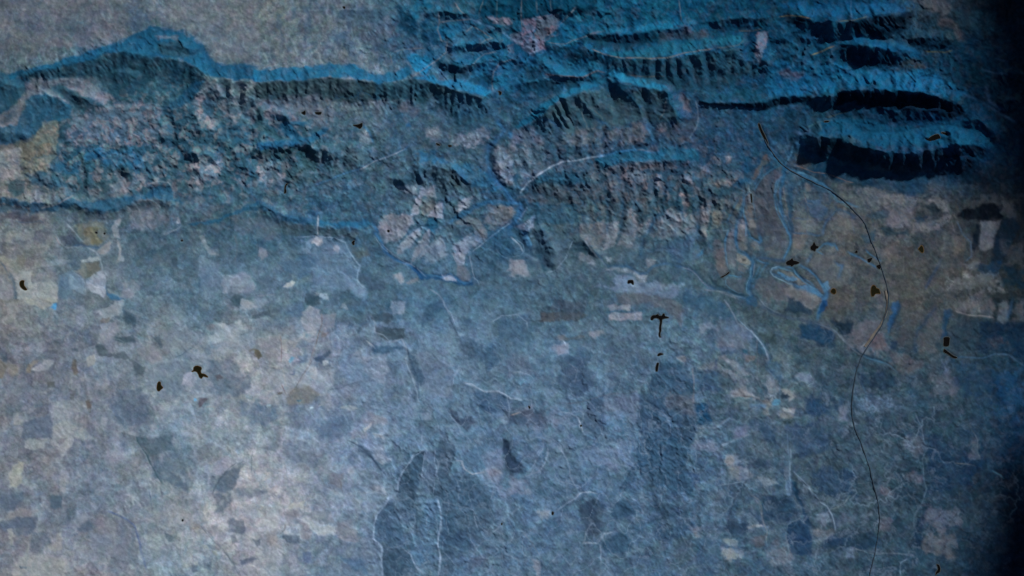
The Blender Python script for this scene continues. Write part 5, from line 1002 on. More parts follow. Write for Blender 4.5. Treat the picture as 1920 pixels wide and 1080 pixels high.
paint("""
-2 3 158,150,140 0.6 2 | 190 -10 400 -10 400 60 340 90 260 60 200 30
-2 3 132,134,136 0.6 3 | 20 60 100 20 140 60 130 140 60 200 20 180 60 120
-2 3 134,130,122 0.6 2 | 40 180 110 150 120 170 50 205
-2 3 140,146,152 0.75 3 | 770 100 880 60 900 20 960 20 950 110 860 160 780 130
-2 3 132,116,108 0.7 2 | 780 160 850 140 850 185 790 185
-2 3 136,136,146 0.6 3 | 780 190 900 190 940 240 880 300 830 360 770 340 780 260
-2 3 66,86,98 0.75 3 | 960 100 1020 120 1070 180 1060 220 990 200 950 150
-2 3 66,90,104 0.75 3 | 890 300 1040 290 1060 360 1020 350 960 340 900 330
-2 3 72,90,106 0.7 3 | 1180 280 1240 290 1270 350 1250 375 1200 320
-2 3 70,86,96 0.7 3 | 740 350 820 370 850 430 960 420 1060 500 1130 540 1120 600 1060 580 1000 480 880 460 760 450
-2 3 132,132,138 0.65 3 | 1060 400 1160 360 1240 400 1250 470 1180 510 1100 470
-2 3 124,134,144 0.5 5 | 1280 260 1420 230 1500 270 1500 380 1380 450 1290 400
-2 3 156,150,144 0.75 1.5 | 670 455 735 440 745 480 740 505 680 530
-2 3 122,134,150 0.6 3 | 770 465 890 460 880 490 780 490
-2 3 112,100,88 0.75 2 | 565 470 585 470 605 560 600 605 565 605
-2 3 124,112,100 0.7 3 | -10 480 40 490 60 530 30 610 -10 620
-2 3 128,118,112 0.6 4 | 60 510 140 520 140 590 80 600
-2 3 132,118,104 0.65 2 | 205 520 250 490 300 480 240 540 240 580 205 585
-2 3 146,146,150 0.6 2 | 240 560 280 520 340 490 400 480 420 500 380 540 300 570
-2 3 92,90,84 0.6 2 | 365 650 425 645 425 685 370 690
-2 3 88,92,94 0.65 2 | 540 740 580 740 575 795 540 790
-2 3 104,92,84 0.65 2 | 670 790 700 780 720 830 700 880 680 860
-2 3 146,144,146 0.55 4 | 430 800 620 780 700 860 560 900 620 990 540 1000 420 960
-2 3 96,110,128 0.75 2 | 190 970 330 930 400 900 420 990 420 1090 160 1090
-2 3 152,146,144 0.7 2 | 110 930 130 880 150 890 150 930 180 950 160 990 120 985
-2 3 152,148,146 0.7 3 | 420 990 520 960 640 1000 740 1090 420 1090
-2 3 112,118,130 0.6 3 | 30 620 180 640 260 700 240 780 120 790 30 740
-2 3 72,92,106 0.6 3 | 0 430 60 430 70 480 20 490
-2 3 64,84,98 0.6 2 | 550 385 610 385 600 415 560 415
-2 3 112,126,140 0.6 3 | 1180 520 1280 500 1440 490 1500 540 1500 660 1420 740 1340 820 1260 780 1180 700 1140 640
-2 3 150,154,168 0.75 1.5 | 1440 590 1500 570 1500 690 1430 670
-2 3 86,104,126 0.6 6 | 900 720 1080 700 1180 800 1120 980 940 1000 860 860
-2 3 140,140,146 0.55 4 | 740 640 840 620 850 660 780 720 740 700
-2 3 146,146,150 0.6 3 | 790 930 830 930 820 980 795 970
-2 3 144,146,154 0.6 3 | 1160 980 1220 950 1220 1010 1170 1040
-2 4 84,100,112 0.75 3 | 290 0 380 0 370 70 320 60
-2 4 152,152,156 0.6 3 | 380 20 460 20 520 60 440 90 380 60
-2 4 80,94,106 0.75 2 | 460 150 500 110 600 100 610 130 520 155
-2 4 60,84,98 0.75 2 | 880 -10 980 -10 1000 40 920 60 890 40
-2 4 148,140,146 0.7 2 | 850 100 920 50 1000 90 1000 200 960 290 900 260 840 180
-2 4 152,148,156 0.75 2 | 910 230 980 240 960 300 910 290
-2 4 86,112,140 0.6 4 | 740 40 860 20 860 140 780 150 740 100
-2 4 142,132,140 0.6 3 | 1010 120 1130 120 1110 220 1020 250 990 180
-2 4 132,112,106 0.6 3 | 1000 260 1050 270 1040 310 1000 300
-2 4 144,138,144 0.7 2 | 500 320 680 280 690 330 650 380 690 440 560 480 540 420 500 380
-2 4 118,102,76 0.9 1.2 | 485 390 520 400 560 460 520 480 490 440
-2 4 126,112,96 0.6 1.5 | 450 400 490 380 490 400 460 420
-2 4 150,150,150 0.7 1.5 | 690 300 770 330 800 330 760 390 700 390
-2 4 108,126,144 0.7 1.5 | 810 370 860 320 900 340 890 370 840 400
-2 4 120,120,128 0.5 2 | 700 220 800 210 820 260 760 290 700 270
-2 4 148,150,152 0.7 1.5 | 840 280 920 260 840 320 810 360
-2 4 60,84,112 0.7 2.5 | 950 460 1020 430 1060 400 1080 410 1030 470 1020 510 960 490
-2 4 176,174,172 0.9 1.2 | 900 560 940 530 970 535 970 580 955 630 930 625
-2 4 40,108,140 0.85 1 | 900 620 940 620 940 635 905 632
-2 4 172,168,168 0.8 1.2 | 1020 480 1060 480 1060 510 1025 515
-2 4 98,124,150 0.6 3 | 820 440 900 430 900 490 840 500
-2 4 64,150,180 0.7 1.2 | 750 490 780 450 800 460 770 500
-2 4 158,156,162 0.55 8 | 620 560 900 500 1100 560 1100 740 860 780 680 760 560 700
-2 4 128,118,108 0.7 5 | 780 700 900 680 1000 740 920 820 780 830 740 780
-2 4 156,150,156 0.6 4 | 480 640 620 660 700 760 680 820 580 820 500 740
-2 4 108,92,72 0.7 1.5 | 660 730 700 725 700 745 665 750
-2 4 150,146,154 0.65 3 | 1000 740 1080 760 1100 820 1060 860 1000 820
-2 4 160,176,186 0.8 1 | 575 825 620 830 610 838 580 836
-2 4 180,200,206 0.85 1 | 920 845 950 845 945 855 922 853
-2 4 176,170,160 0.8 1 | 990 832 1020 832 1015 838 990 838
-2 4 44,130,170 0.8 1 | 820 785 860 788 850 800 825 798
-2 4 162,160,160 0.75 2 | 1150 840 1240 830 1310 860 1260 875 1180 860
-2 4 170,170,172 0.85 1.5 | 1340 1010 1360 980 1400 960 1390 990 1350 1020
-2 4 104,122,142 0.7 2 | 1380 1010 1400 970 1450 980 1420 1030
-2 4 150,146,156 0.65 4 | 1360 880 1500 920 1500 960 1360 910
-2 4 138,134,144 0.65 4 | 1250 1010 1350 1030 1380 1090 1240 1090
-2 4 88,110,138 0.6 8 | 1100 920 1240 900 1240 1060 1000 1090 980 1000
-2 4 92,116,142 0.55 10 | 380 800 640 830 680 900 560 1000 400 940
-2 4 92,114,134 0.6 8 | 120 480 320 480 440 600 460 700 380 760 200 760 160 640
-2 4 108,92,98 0.75 2 | 170 590 220 580 245 620 200 640
-2 4 100,86,96 0.7 2 | 50 780 110 780 90 810 60 850
-2 4 150,156,162 0.55 8 | 180 200 400 190 420 260 340 320 440 340 400 420 240 420 140 320
-2 4 168,168,172 0.65 2.5 | 210 200 260 190 270 225 240 240
-2 4 134,122,132 0.5 4 | 110 200 180 210 160 240 110 240
-2 4 110,134,158 0.5 8 | 1130 440 1480 460 1480 700 1200 640
-2 5 154,150,152 0.75 2 | 200 50 260 20 360 30 340 70 260 95 200 80
-2 5 158,152,154 0.85 1.5 | 430 50 470 60 570 0 570 50 510 100 480 130 460 110
-2 5 156,150,140 0.75 2.5 | 90 220 140 185 185 195 170 260 165 300 175 340 130 388 80 370 70 330 90 290
-2 5 152,146,148 0.75 2 | 480 300 515 300 520 415 475 415
-2 5 140,138,150 0.65 3 | 820 110 960 100 970 160 900 230 830 210
-2 5 90,104,122 0.6 4 | 0 430 180 430 180 500 60 570 -10 560
-2 5 82,102,118 0.75 2 | 400 440 480 450 490 560 380 550
-2 5 138,128,130 0.65 4 | 60 600 160 560 270 560 240 620 60 630
-2 5 84,98,118 0.65 3 | 0 660 120 620 280 620 280 700 140 710 0 700
-2 5 146,144,152 0.7 2 | 560 640 600 610 665 595 665 640 600 700 560 690
-2 5 90,108,126 0.6 3 | 600 700 680 650 720 680 700 740 620 740
-2 5 136,126,138 0.6 4 | 740 640 830 640 820 710 760 720
-2 5 126,124,136 0.5 6 | 820 620 1000 640 1060 760 1000 820 800 860 720 820
-2 5 152,148,144 0.7 1.5 | 65 720 95 710 90 840 65 840
-2 5 152,144,142 0.75 2 | 440 760 485 730 490 870 440 890 350 850 350 830 430 830
-2 5 156,150,148 0.8 2 | 110 1000 180 940 225 840 230 920 320 910 330 900 410 940 520 990 570 1040 560 1090 100 1090
-2 5 94,112,128 0.8 1.5 | 140 1000 210 1005 200 1030 150 1020
-2 5 82,102,120 0.6 5 | 240 750 350 730 400 820 300 900 240 860
-2 5 120,128,144 0.5 5 | 700 740 860 760 860 880 720 880
-2 5 144,144,154 0.6 3 | 1360 640 1400 600 1460 580 1495 620 1495 740 1430 690
-2 5 164,162,168 0.7 1.5 | 1370 640 1385 610 1400 650 1440 670 1430 685
-2 5 80,98,118 0.6 3 | 1280 740 1340 760 1360 820 1310 810
-2 5 76,98,110 0.6 5 | 1060 0 1340 0 1320 100 1160 160 1100 80
-2 5 82,104,122 0.55 8 | 1160 240 1300 200 1420 340 1480 440 1380 400 1240 320
-2 5 140,136,150 0.6 2.5 | 1230 140 1260 130 1260 210 1235 210
-2 5 150,148,150 0.6 3 | 1000 450 1060 450 1060 490 1010 490
-2 5 148,144,150 0.55 4 | 1240 540 1380 560 1440 480 1440 540 1340 620 1260 600
-2 5 144,136,138 0.55 2 | 1160 570 1190 575 1180 590
-2 5 110,118,132 0.5 8 | 880 860 1060 840 1100 960 960 1000 860 960
-2 5 144,142,148 0.6 3 | 1070 1020 1130 1010 1140 1080 1080 1080
-2 6 148,148,162 0.75 2.5 | 170 240 250 150 270 140 350 210 290 250 240 290 180 290
-2 6 96,112,128 0.75 2.5 | 250 270 380 240 370 320 340 400 300 420 180 430 200 350
-2 6 92,110,128 0.6 5 | 170 450 300 440 300 500 240 600 180 580
-2 6 156,152,154 0.7 1.5 | 200 520 240 490 250 510 210 535
-2 6 176,170,172 0.9 1.5 | 555 640 600 590 690 515 705 540 690 620 660 700 620 705 575 690
-2 6 174,166,160 0.85 1.2 | 740 545 775 515 820 525 870 495 865 550 850 575 840 545 770 560
-2 6 142,132,140 0.75 2 | 740 565 840 570 830 620 780 640 740 640
-2 6 162,164,172 0.7 2.5 | 370 560 440 520 480 550 500 600 460 620 400 590
-2 6 176,172,172 0.9 1.5 | 850 640 880 620 940 650 970 680 1010 695 1110 690 1120 735 1060 750 990 768 960 740 920 710 880 690
-2 6 148,138,146 0.8 2 | 845 660 900 690 950 740 920 790 860 790 855 720
-2 6 138,132,140 0.7 2.5 | 1120 650 1200 670 1280 760 1330 780 1280 830 1200 800 1130 780
-2 6 126,132,142 0.7 3 | 880 600 960 570 1080 580 1110 670 1010 690 950 640
-2 6 158,160,166 0.75 2 | 420 760 470 720 510 730 520 780 470 790 430 790
-2 6 154,144,146 0.7 2 | 580 760 620 720 670 740 670 810 620 840 590 820
-2 6 172,172,178 0.8 1.2 | 720 740 740 710 765 735 735 755
-2 6 86,106,126 0.7 3 | 690 760 830 760 830 830 760 830
-2 6 88,102,122 0.7 2.5 | 480 790 540 785 540 830 500 840
-2 6 94,110,140 0.7 3 | 860 890 940 890 940 970 890 970 850 940
-2 6 84,100,124 0.7 2 | 370 960 420 950 500 935 510 950 440 980 390 990
-2 6 158,156,164 0.65 5 | 560 860 700 860 700 1090 580 1090 600 960
-2 6 152,148,156 0.65 4 | 380 1000 520 1000 500 1090 360 1090
-2 6 76,96,120 0.6 4 | 290 640 400 640 420 720 380 760 290 740
-2 6 92,104,120 0.6 2 | 300 770 340 760 350 830 310 840
-2 6 148,138,144 0.6 3 | 110 680 200 690 200 760 130 770
-2 6 160,158,164 0.7 2 | 20 600 70 595 90 630 70 650 40 620
-2 6 164,160,150 0.7 1.5 | 80 840 120 830 130 870 90 870
-2 6 166,160,146 0.7 1.5 | 140 870 190 880 190 920 160 910
-2 6 168,164,158 0.7 1.5 | 20 970 50 965 50 1000 20 1000
-2 6 84,100,120 0.6 2 | 0 990 40 1000 40 1050 0 1050
-2 6 88,104,122 0.6 2 | 90 980 150 980 140 1030 90 1020
-2 6 106,122,138 0.6 6 | 340 400 480 380 600 420 480 460 360 470
-2 6 150,152,160 0.6 3 | 480 130 560 100 570 180 500 190
-2 6 98,116,138 0.55 6 | 700 40 900 40 960 140 1000 260 880 220 740 160
-2 6 120,120,126 0.6 4 | 1060 280 1180 290 1160 400 1060 360
-2 6 150,158,168 0.7 1.5 | 1060 400 1100 410 1180 450 1160 465 1080 420
-2 6 156,164,172 0.7 1.5 | 820 390 840 350 850 390
-2 6 152,160,170 0.7 1.5 | 910 480 970 455 960 475 920 500
-2 6 76,110,144 0.6 6 | 1160 940 1340 960 1360 1060 1240 1020
-2 6 70,92,120 0.7 2.5 | 1300 60 1400 90 1410 150 1460 220 1380 160 1300 120
-2 6 152,158,170 0.65 4 | 1420 60 1495 60 1495 220 1430 160
-2 6 144,150,162 0.6 3 | 1200 240 1250 230 1260 290 1210 280
-2 7 76,72,84 0.6 4 | 60 110 160 90 220 140 380 140 430 190 300 200 160 180 40 150
-2 7 140,134,124 0.7 3 | 50 330 120 290 180 300 130 380 120 410 70 390
-2 7 142,138,134 0.65 3 | 190 320 260 280 330 300 320 360 240 370
-2 7 92,98,114 0.6 4 | 350 280 480 260 500 360 420 420 340 380
-2 7 66,78,98 0.6 3 | 590 330 720 330 820 400 880 430 760 440 640 420
-2 7 118,108,86 0.8 3 | 840 260 960 230 1000 260 960 330 1010 380 980 430 920 420 900 360 860 350
-2 7 138,134,140 0.75 1.5 | 1120 240 1150 180 1200 165 1200 200 1180 250 1200 320 1200 350 1140 340
-2 7 142,134,134 0.8 1.5 | 970 490 1040 430 1080 390 1110 390 1100 440 1050 510 1000 510
-2 7 138,146,152 0.7 1.5 | 1170 410 1200 410 1205 530 1230 550 1230 590 1180 600 1190 540
-2 7 152,148,146 0.8 1.3 | 820 580 880 550 990 540 1010 580 960 585 880 590 830 600
-2 7 112,106,98 0.75 2 | 850 600 990 600 1000 660 960 710 900 740 850 740 870 660
-2 7 128,122,116 0.65 2.5 | 740 690 820 640 860 660 840 740 850 790 800 720
-2 7 156,154,164 0.85 1.5 | 970 700 1030 680 1060 720 1055 880 1040 950 1000 920 900 880 870 830 900 760 960 740
-2 7 118,136,150 0.65 3 | 660 720 760 700 830 780 850 900 760 880 690 840
-2 7 86,112,134 0.7 3 | 580 780 660 760 700 860 760 960 580 960
-2 7 156,152,150 0.85 2 | 160 740 240 690 320 680 300 720 320 800 560 800 580 960 180 960 170 840
-2 7 138,132,124 0.65 3 | 0 530 60 560 140 600 170 640 100 670 60 650
-2 7 128,120,106 0.6 3 | 160 540 240 510 250 600 220 660 160 610
-2 7 124,136,148 0.6 3 | 480 580 600 550 700 570 640 620 520 620
-2 7 84,108,126 0.7 3 | 80 700 140 740 160 860 180 960 140 960 120 820
-2 7 136,130,138 0.6 4 | -10 700 60 720 140 900 120 960 -10 960
-2 7 110,116,130 0.45 8 | 1300 100 1500 100 1600 200 1500 280 1300 260
-2 7 140,132,138 0.5 4 | 1220 800 1340 760 1400 860 1300 960 1200 960
-2 7 140,144,152 0.7 1.5 | 1750 210 1780 150 1800 200
-2 8 132,138,144 0.6 3 | 60 230 120 215 160 300 220 380 280 420 200 420 130 320
-2 8 86,100,114 0.6 6 | 400 60 800 40 860 200 740 280 620 160 480 240
-2 8 140,132,142 0.6 3 | 680 340 740 360 760 420 700 470 660 420
-2 8 156,160,166 0.8 2 | 1190 290 1240 220 1300 250 1320 300 1260 330
-2 8 96,114,140 0.6 5 | 1280 290 1400 280 1460 360 1400 430 1290 400
-2 8 144,148,156 0.6 3 | 1410 330 1470 330 1460 400 1420 380
-2 8 74,104,132 0.65 6 | 1000 460 1100 420 1300 470 1180 560 1180 640 1060 660 860 500
-2 8 92,110,128 0.7 2 | 660 690 720 620 780 600 780 780 740 800 680 760
-2 8 170,166,160 0.9 1.5 | 900 745 950 700 1010 680 1030 700 1000 740
-2 8 58,84,96 0.7 4 | 360 850 420 800 520 830 500 860 460 950 400 880
-2 8 60,82,98 0.7 4 | 1140 800 1220 800 1280 860 1200 920 1130 880
-2 8 146,150,158 0.7 2.5 | 480 940 510 850 600 900 600 960
-2 8 124,138,154 0.6 3 | 600 860 740 850 780 890 700 940 620 930
-2 8 148,158,170 0.65 3 | 1230 780 1340 820 1360 880 1300 840 1230 810
-2 8 64,84,106 0.65 3 | 1660 580 1760 620 1920 740 1920 800 1780 760 1680 660
-2 8 82,94,98 0.65 3 | 1600 380 1760 360 1780 430 1640 450
-2 8 112,132,156 0.6 4 | 1560 700 1700 690 1760 780 1720 850 1640 820
-2 8 150,158,170 0.65 2.5 | 1500 900 1540 900 1560 960 1500 950
-2 8 108,124,148 0.45 8 | 60 480 240 480 300 640 260 760 100 740
-2 8 130,134,150 0.5 6 | 300 620 560 600 640 760 500 800 320 780
""")
stroke("""
-2 4 96,92,96 0.7 0.9 | 1010 130 1005 220 980 300 960 400 940 470 900 540 850 600 820 670 790 710 760 750
-2 4 84,100,124 0.7 0.9 | 1060 720 1140 700 1220 670 1280 650 1400 640 1495 640
-2 4 104,86,90 0.75 0.9 | 690 660 710 700 740 750
-2 4 120,108,112 0.6 0.8 | 690 270 690 360 695 470
-2 4 76,96,108 0.6 1.3 | 190 0 160 80 120 180 80 240
-2 4 60,84,130 0.7 0.9 | 760 590 790 590 800 550
-2 4 168,168,166 0.6 0.7 | 700 540 720 620 730 700
-2 4 160,160,160 0.5 0.7 | 600 680 640 720 690 760
-2 4 176,184,196 0.7 1 | 1360 330 1400 360 1430 375
-2 4 150,166,180 0.6 1 | 1410 1050 1470 1070 1495 1080
-2 4 90,110,130 0.5 0.8 | 1350 870 1430 900 1495 930
-2 3 66,88,106 0.6 0.9 | 1360 460 1420 440 1460 400 1495 385
-2 3 84,102,118 0.6 0.8 | 1055 540 1060 620 1070 700
-2 3 120,136,150 0.5 0.8 | 860 300 940 320 1010 360 1040 400
-2 5 62,86,96 0.8 1.0 | 1065 0 1080 60 1130 130 1170 200 1220 290 1270 370
-2 5 140,156,166 0.6 0.8 | 1060 20 1120 130 1180 240
-2 5 84,104,144 0.7 1.0 | 850 570 920 600 1000 650 1050 690 1070 760 1090 830 1100 920
-2 5 78,100,132 0.6 0.8 | 1160 400 1170 470 1180 540
-2 5 150,160,170 0.6 0.8 | 1170 420 1180 480
-2 6 70,84,98 0.8 1.0 | 350 200 280 250 220 320 170 400 165 440
-2 6 84,98,112 0.7 0.9 | 60 680 120 760 200 840 260 910 320 980 360 1070
-2 6 100,92,88 0.7 0.8 | 730 650 720 720 680 760
-2 6 70,88,110 0.7 0.9 | 1210 20 1300 70 1380 130 1440 200 1490 270
-2 6 84,100,122 0.6 0.8 | 920 50 960 140 990 200
-2 6 92,98,104 0.6 0.8 | 1000 310 1040 380 1080 400
-2 6 96,98,100 0.5 0.8 | 1150 340 1170 420 1180 450
-2 6 96,112,130 0.6 0.8 | 480 100 460 200 470 290
-2 6 148,160,176 0.6 1 | 1380 440 1420 420 1470 430
-2 7 130,146,162 0.65 1.2 | 660 200 720 260 780 330 820 380
-2 7 150,142,150 0.6 0.9 | 555 330 600 430
-2 7 44,78,110 0.75 1.4 | 720 440 800 420 880 440 960 450 1010 440
-2 7 132,152,166 0.6 0.9 | 880 450 960 490 1000 530 1010 600 1030 660
-2 7 138,154,168 0.6 1.0 | 740 700 800 740 840 800 860 900
-2 7 60,84,106 0.6 1.2 | 160 190 240 200 330 190 400 170 440 200
-2 7 68,96,120 0.6 1.2 | 0 590 40 640 80 720 110 780
-2 7 92,98,112 0.5 1.0 | 320 670 440 650 560 630 700 620
-2 7 126,138,152 0.5 0.8 | 1640 330 1720 290 1800 240
-2 8 60,90,118 0.7 1.1 | 860 770 900 730 950 690 1000 660
-2 8 88,104,126 0.6 0.9 | 560 830 640 815 740 810 850 810
-2 8 136,160,186 0.7 1.0 | 1260 20 1260 120 1255 200
-2 8 128,158,186 0.75 1.0 | 1300 240 1400 240 1500 270 1540 300 1570 380 1620 460 1680 520 1660 580 1650 660 1700 720 1750 760
-2 8 70,98,130 0.6 1.1 | 1230 310 1170 380 1130 450 1100 540 1060 640
-2 8 116,146,178 0.6 0.9 | 1100 720 1140 770 1120 840 1120 900
-2 8 104,120,144 0.5 0.9 | 740 370 800 440 860 520 900 560
""")

